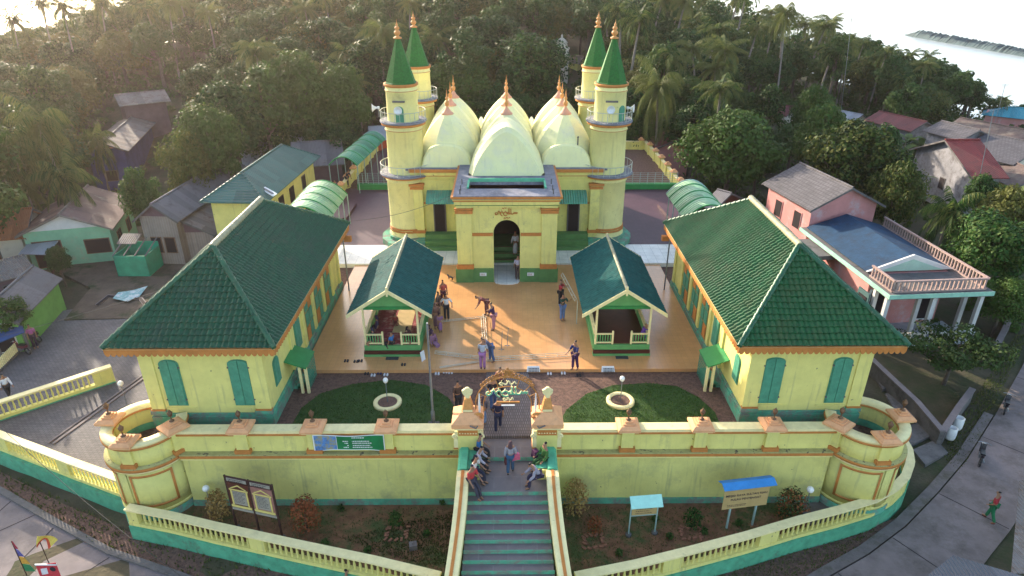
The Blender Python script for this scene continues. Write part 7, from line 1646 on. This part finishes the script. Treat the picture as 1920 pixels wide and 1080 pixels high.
TR_ = [
 (1372, 285, 61, 205, big, 4.5, 9.5, 'huge dark mango tree right of the right minarets'),
 (1598, 300, 57, 190, olv, 4.0, 8.0, 'broad tree with yellowish new leaves above the pink house'),
 (1545, 240, 66, 120, big, 4.5, 9.5, 'dark green tree behind the yellowish tree on the right'),
 (1690, 345, 51, 110, olv, 4.0, 8.0, 'olive green tree between the pink house and the board house'),
 (1660, 260, 64, 80, mid, 3.2, 8.5, 'small dark tree left of the long dull red roof'),
 (1858, 470, 41, 190, big, 4.5, 9.5, 'dense mango tree right of the blue roofed terrace house'),
 (1900, 400, 47, 130, olv, 4.0, 8.0, 'olive tree at the right edge below the brown roof'),
 (1885, 560, 37, 110, big, 4.5, 9.5, 'dark tree overhanging the porch of the terrace house'),
 (1528, 190, 76, 85, big, 4.5, 9.5, 'round dark tree before the palms on the right'),
 (1440, 190, 78, 80, mid, 3.2, 8.5, 'dark tree above the small maroon roof'),
 (990, 140, 84, 190, big, 4.5, 9.5, 'large round dark tree behind the centre of the domes'),
 (868, 165, 80, 150, big, 4.5, 9.5, 'dark tree behind the left file of domes'),
 (640, 170, 73, 130, big, 4.5, 9.5, 'dark green tree left of the left minarets'),
 (545, 155, 72, 160, big, 4.5, 9.5, 'bluish dark tree above the long white walled house'),
 (430, 205, 64, 150, mid, 3.2, 8.5, 'rounded tree right of the upper hillside house'),
 (395, 250, 59, 150, big, 4.5, 9.5, 'wide dark tree left of the annexe roof'),
 (345, 290, 56, 110, olv, 4.0, 8.0, 'olive tree in front of the lower hillside house'),
 (255, 345, 52, 80, mid, 3.2, 8.5, 'bushy tree behind the mint green house roof'),
 (700, 120, 82, 130, mid, 3.2, 8.5, 'dark tree directly behind the left minarets'),
 (1290, 180, 80, 110, mid, 3.2, 8.5, 'dark tree right of the drooping palm behind the mosque'),
 (1110, 170, 82, 90, mid, 3.2, 8.5, 'tree between the domes and the right rear minaret'),
 (10, 590, 36, 90, mid, 3.2, 8.5, 'small leafy tree at the left edge beside the lime green shed'),
 (105, 478, 45, 50, mid, 3.2, 8.5, 'small bushy tree in front of the mint green house'),
 (1850, 350, 52, 80, mid, 3.2, 8.5, 'dark tree between the board house and the brown roof'),
 (775, 230, 78, 90, mid, 3.2, 8.5, 'dark tree low behind the left minarets and domes'),
 (1200, 250, 74, 70, mid, 3.2, 8.5, 'low tree behind the right rear compound corner'),
]
for i, a in enumerate(TR_): at_tree(*a, k=i)
for i, (x, y, sc) in enumerate(((-41, 46.5, 1.1), (-44.5, 52, 1.2), (-40.5, 40.5, 1.0), (-46, 44, 1.2), (-50, 49, 1.3))): place(big[i % 2], x, y, sc, i, 'dark mango tree added beyond the left edge to shade the road', 'tree', 'added shade trees beyond the left edge')  # trees added just out of frame to keep sun off the road
PT = [(1243, 165, 70, 118, near_palm, 3.2, 6.0, 'drooping coconut palm right of the right minarets', 0), (1780, 385, 45, 130, near_palm, 3.2, 6.0, 'small bright palm between the trees above the terrace house', 1),
 (88, 245, 58, 130, near_palm, 3.2, 6.0, 'tall yellow green palm in the grove at the left edge', 0), (118, 322, 52, 130, near_palm, 3.2, 6.0, 'low spreading palm behind the mint green house', 1), (20, 300, 55, 120, near_palm, 3.2, 6.0, 'palm cut by the left edge of the photo', 0),
 (168, 225, 66, 90, near_palm, 3.2, 6.0, 'grey green palm left of the hillside houses', 1), (50, 345, 54, 90, near_palm, 3.2, 6.0, 'low palm behind the rusty orange roof', 1), (1500, 400, 53, 60, near_palm, 3.2, 6.0, 'short palm clump behind the pink house', 1) ]
for (u, v, y, wpx, pr, bR, bH, lb, k) in PT[:-1]: at_tree(u, v, y, wpx, pr, bR, bH, lb, 'palm', None, k)
for i, (u, v, y, lb) in enumerate(((14, 40, 96, 'small dark palm alone above the treeline at the far upper left'), (72, 8, 100, 'left palm of the three tall ones on the upper left skyline'), (112, 14, 92, 'middle palm of the three tall ones on the upper left skyline'), (180, 10, 98, 'right palm of the three tall ones on the upper left skyline'), (1483, 30, 92, 'slender palm rising above the shoreline trees on the right'))):
    c = AY(u, v, y); z0 = T(c.x, c.y); k = i % 3; hh = (8, 10, 11.5)[k]; place(palms[k], c.x, c.y, (.8, .8, max(.8, (c.z - z0) / hh)), i * 2.1, lb, 'palm')
# feathery tree beside the right hall
ft = MB(), MB(); rf_ = random.Random(8); c0 = AL(1752, 745)
tips = []
for i in range(15):
    a = rf_.uniform(0, 2 * pi); r = rf_.uniform(.8, 3.3); tips.append((r * cos(a), r * sin(a), rf_.uniform(1.9, 3.1)))
ft[1].tube([(0, 0, -.3), (.05, 0, .5), (.1, .05, 1.1)], [.14, .11, .09], 7)
for p in tips:
    ft[1].tube([(.1, .05, 1.0), (p[0] * .4, p[1] * .4, 1.6), (p[0] * .8, p[1] * .8, p[2] - .2), p], [.07, .05, .03, .012], 5); leaf_cloud(ft[0], p, .85, 190, .20, rf_, 0, .5, .1); leaf_cloud(ft[0], (p[0] * .65, p[1] * .65, p[2] - .2), .65, 100, .20, rf_, 0, .5, .1)
pf = proto(ft, 'broadleaf_tree', L_fern); place(pf, c0.x + 1.2, c0.y + 1.2, 1.0, 0, 'low spreading feathery tree with bare branches beside the right hall', 'tree')
# random forest over the hill
CLEAR = [(188, 160, 318, 335, 93), (425, 238, 640, 300, 66), (1032, 62, 1102, 160, 98), (1640, 198, 1755, 256, 86), (1715, 215, 1960, 400, 76), (1830, 192, 1960, 230, 96), (1555, 196, 1625, 228, 94), (1430, 184, 1497, 222, 95), (1225, 240, 1345, 330, 66), (1400, 300, 1850, 620, 62), (0, 340, 480, 700, 60), (685, 236, 730, 300, 76)]
def pix(p):
    q = CM @ (Vector(p) - Vector((CAM_X, 0, CAM_H))); return (960 + FOC * q.x / q.z, 540 - FOC * q.y / q.z, q.z)
def clear(x, y, z0, r, h):
    u, vt, d = pix((x, y, z0 + h)); _, vb, _ = pix((x, y, z0)); w_ = r * FOC / d
    for (a, b, c, e, yy) in CLEAR:
        if y < yy and u + w_ > a and u - w_ < c and vb > b and vt < e: return False
    return True
cand = []; y = 57.
while y < 152:
    sp = 3.3 + (y - 57) * .018; x = -118.
    while x < 96:
        xx, yy = x + rv.uniform(-.42, .42) * sp, y + rv.uniform(-.42, .42) * sp; x += sp
        z0 = T(xx, yy)
        if z0 < -5.6: continue
        if abs(xx) < 17.5 and yy < 76: continue
        if yy < 62 and -40 < xx < -17: continue
        u, v, d = pix((xx, yy, z0 + 7))
        if u < -60 or u > 1980 or v > 380 or v < -130: continue
        cand.append((d, xx, yy, z0))
    y += sp * .92
cand.sort(); nb = npal = 0; far = []
zone = lambda x: 'hillside forest left of the mosque' if x < -16 else ('forest behind the mosque' if x < 18 else 'shore side forest right of the mosque')
SKY = ((-200, 75), (0, 62), (60, 48), (130, 32), (175, -20), (1440, -25), (1475, 15), (1540, 25), (1600, 62), (1650, 74), (1700, 88), (1800, 122), (1850, 165), (1905, 188), (2100, 200))
def skyline(u):
    for (a, va), (b, vb) in zip(SKY[:-1], SKY[1:]):
        if u <= b: return va + (vb - va) * max(0, u - a) / (b - a)
    return 200
def fit(x, y, z0, h, s):
    while s > .3:
        u, v, _ = pix((x, y, z0 + h * s))
        if v >= skyline(u): return s
        s *= .93
    return 0
for d, x, y, z0 in cand:
    s = rv.uniform(.72, 1.15)
    shore = max(.45, min(1, (z0 + 6.0) / 2.2))
    ispalm = rv.random() < (.30 if x > 14 else (.16 if x < -20 else .12))
    if ispalm:
        k = rv.randrange(3); s = fit(x, y, z0, (9.5, 11.5, 13)[k], s) * (1 if rv.random() < .85 else 1.12)
        if s < .3: continue
        h = (8, 10, 11.5)[k] * s; ok = clear(x, y, z0, 2.6 * s, h)
        if ok and npal < 130:
            npal += 1; place(palms[k], x, y, s, rv.uniform(0, 6), 'coconut palm standing in the ' + zone(x), 'palm', 'palms in the ' + zone(x))
        continue
    k = rv.random(); pr, r, h = (rv.choice(mid), 3.2, 8.5) if k < .7 else (rv.choice(tall), 2.7, 11.5) if k < .86 else (rv.choice(olv), 4.0, 8.0)
    s = fit(x, y, z0, h, s)
    if s < .3: continue
    if not clear(x, y, z0, r * s, h * s):
        s *= .4
        if not clear(x, y, z0, r * s, h * s): continue
    if nb < 300: nb += 1; place(pr, x, y, s, rv.uniform(0, 6), 'dark broadleaf tree in the ' + zone(x), 'tree', 'broadleaf trees in the ' + zone(x))
    else: far.append((x, y, z0, r * s, h * s))
fr = MB(); rfar = random.Random(2)
for x, y, z0, r, h in far:
    for i in range(9):
        a = rfar.uniform(0, 6.28); q = rfar.uniform(.2, .8) * r; leaf_cloud(fr, (x + q * cos(a), y + q * sin(a), z0 + h - r * rfar.uniform(.3, 1.5)), r * rfar.uniform(.35, .5), 26, .95, rfar)
if far: tag(fr.build('forest', L_dark), 'mass of dark forest on the far crest of the hill', 'forest', kind='stuff')
print('trees', nb, 'palms', npal, 'far', len(far))
# undergrowth between houses and trees
ug = MB(); ru = random.Random(33); cnt = 0
while cnt < 1700:
    x, y = ru.uniform(-85, 85), ru.uniform(27, 118)
    if abs(x) < 16.6 and y < 75: continue
    z0 = T(x, y)
    if z0 < -6.2: continue
    if x < 0 and inside((x, y), yardP): continue
    if x < 0 and y < 34: continue
    u, v, d = pix((x, y, z0 + .8))
    if u < -40 or u > 1960 or v > 700 or v < 100: continue
    if x > 0 and y < 36 and u > 1660 and v > 480 and (u - 1660) * .0 + v > 560: continue
    if (470 > u > 80 and 430 < v < 600) : cnt += .3; continue
    r = ru.uniform(.5, 1.3) * (1.5 if y > 72 else 1)
    if not clear(x, y, z0, r, r * 1.6): r *= .45
    cnt += 1; leaf_cloud(ug, (x, y, z0 + r * .35), r, 60, .30 + .1 * r, ru, 0, .75)
tag(ug.build('undergrowth', L_mid), 'low scrub and weeds around the village houses', 'scrub', kind='stuff')
# banana plants on the right
def banana(seed):
    rnd = random.Random(seed); cr, tr = MB(), MB(); tr.tube([(0, 0, -.2), (0, 0, 1.6), (.05, 0, 2.4)], [.14, .11, .07], 7)
    for f in range(9):
        az = 2.4 * f; el = R(80 - 9 * f); h = Vector((cos(az), sin(az), 0)); sd = h.cross(Vector((0, 0, 1))); p = Vector((.03, 0, 2.3)); d_ = el; prev = None; vs = []; n = 8; L = rnd.uniform(1.7, 2.4)
        for i in range(n + 1):
            w_ = .30 * sin(pi * min(1, .08 + .9 * i / n)) ** .5 if i > 1 else .03
            vs += [p + sd * w_ + Vector((0, 0, -.08 * w_)), p, p - sd * w_ + Vector((0, 0, -.08))]; p = p + (h * cos(d_) + Vector((0, 0, sin(d_)))) * (L / n); d_ -= R(13)
        cr.add(vs, [(3 * i + j, 3 * i + 3 + j, 3 * i + 4 + j, 3 * i + 1 + j) for i in range(n) for j in range(2)], 0, True)
    return cr, tr
ban = [proto(banana(s), 'banana_plant', leafmat('banana_leaves', (.03, .06, .02), (.10, .15, .05), None, .35, .6) if s == 1 else bpy.data.materials['banana_leaves'], M_spost) for s in (1, 2)]
for i, (u, v, y) in enumerate(((1668, 205, 74), (1690, 195, 76), (1720, 205, 75), (1745, 212, 74), (1770, 215, 74), (1800, 205, 78), (1640, 200, 77), (1575, 232, 72), (1705, 300, 58), (1720, 290, 60), (1905, 330, 52), (1540, 215, 72))):
    c = AY(u, v, y); z0 = T(c.x, c.y); place(ban[i % 2], c.x, c.y, min(1.25, max(.8, (c.z - z0) / 2.6)), i * 1.3, 'banana plant among the houses on the right', 'banana plant', 'banana plants on the right')
# garden shrubs
def shrub(u, v, h, r, lm, label, seed, z=-3.5, conic=.75, group='shrubs in the front garden', leaf=.11, n=900, name='shrub'):
    p = A(u, v, z); rnd = random.Random(seed); cr, tr = MB(), MB(); tr.tube([(0, 0, -.05), (0, 0, h * .6)], [.04, .02], 5)
    for i in range(16):
        zz = h * (.18 + .74 * i / 15); rr = r * (1 - ((zz / h - .42) / .62) ** 2) ** .5 if abs((zz / h - .42) / .62) < 1 else .1 * r
        for j in range(4): a = j * pi / 2 + i * .7; leaf_cloud(cr, (rr * .55 * cos(a), rr * .55 * sin(a), zz), max(.08, rr * .55), n // 64, leaf, rnd, 0, .9, .1)
    pr = proto((cr, tr), name, lm); return place(pr, p.x, p.y, 1, 0, label, 'shrub', group, z)
shrub(414, 975, 1.6, .5, L_brn, 'narrow bronze leaved shrub left of the double information board', 1)
shrub(577, 998, 1.85, .68, L_red, 'tall shrub with reddish tips right of the double information board', 2, n=1300)
shrub(1078, 962, 1.8, .62, L_brn, 'bronze yellow shrub just right of the stairs', 3, n=1000)
shrub(1478, 975, 1.6, .72, L_red, 'round shrub with red top beside the mosque name board', 4, n=1300)
shrub(742, 985, .7, .34, L_mid, 'small green bush in front of the left brick edging', 5, n=400)
shrub(1297, 988, .95, .42, L_mid, 'small green bush between the two boards on the right', 6, n=500)
shrub(1115, 1000, .9, .36, L_red, 'sparse reddish bush near the bronze shrub', 7, n=260)
for i, (u, v) in enumerate(((800, 1005), (610, 1022), (640, 958), (1320, 1000), (1255, 1010), (1228, 975), (1385, 985), (830, 945), (690, 1035), (1160, 1040))): shrub(u, v, .28, .17, L_mid, 'tiny green seedling in the front garden soil', 40 + i, n=130, group='seedlings in the front garden', name='seedling')
for (u, v, lb) in ((744, 1001, 'square of loose bricks around the left green bush'), (1113, 1016, 'broken brick edging under the sparse reddish bush'), (1296, 1000, 'brick edging under the small bush between the boards'), (1478, 992, 'stones ringed around the red topped shrub')):
    p = A(u, v, -3.5); t = thing('brick_edging', lb, 'edging', tuple(p)); rb = random.Random(int(u)); m = MB()
    for k in range(14): a = k / 14 * 4; sd_ = int(a); q = a - sd_; c = [(-.4 + .8 * q, -.32), (.4, -.32 + .64 * q), (.4 - .8 * q, .32), (-.4, .32 - .64 * q)][sd_]; m.obox((p.x + c[0] + rb.uniform(-.05, .05), p.y + c[1] + rb.uniform(-.05, .05), -3.51), (.2, .1, .08), rb.uniform(0, 3))
    m.build('bricks', mat('red_brick', (.28, .12, .07), .9, .3, 5, .3) if 'red_brick' not in bpy.data.materials else bpy.data.materials['red_brick'], t)
p = A(775, 1028, -3.5); t = thing('stone_block', 'small square stone block in the left front garden', 'block', tuple(p)); MB().obox(tuple(p), (.32, .28, .26), .2).lathe([(.0, 0), (.05, 0), (.05, .02), (0, .02)], (p.x, p.y, p.z + .262), 8).build('stone', M_conc, t)
grass('garden_grass', [(p.x, p.y) for p in (A(640, 1010, -3.5), A(850, 960, -3.5), A(845, 1060, -3.5), A(790, 1060, -3.5))], 3000, .09, -3.5, L_verge, 'sparse grass in the left front garden near the stairs', 61, w=.025)
grass('garden_grass', [(-15, 21.2), (-10, 19.9), (-2.6, 17.9), (-2.2, 22.2), (-13.8, 22.2)], 2600, .07, -3.5, L_verge, 'thin scattered grass across the left front garden soil', 62, w=.025)
grass('garden_grass', [(2.6, 17.9), (8, 19.3), (12.5, 20.7), (12.8, 22.2), (2.2, 22.2)], 3600, .07, -3.5, L_verge, 'thin scattered grass across the right front garden soil', 63, w=.025)
# ---------------- haze ----------------
hz = MB().box(-420, -30, -12, 420, 420, 40)
m = bpy.data.materials.new('haze_air'); m.use_nodes = True; n = m.node_tree.nodes; n.remove(n['Principled BSDF'])
pv = n.new('ShaderNodeVolumePrincipled'); pv.inputs['Color'].default_value = (1, .87, .83, 1); pv.inputs['Density'].default_value = .00025; pv.inputs['Anisotropy'].default_value = .72  # scattering volume added to stand in for the lens glare
m.node_tree.links.new(pv.outputs[0], n['Material Output'].inputs['Volume'])
tag(hz.build('haze', m), 'thin warm haze added over the island in place of lens glare', 'haze', kind='stuff')
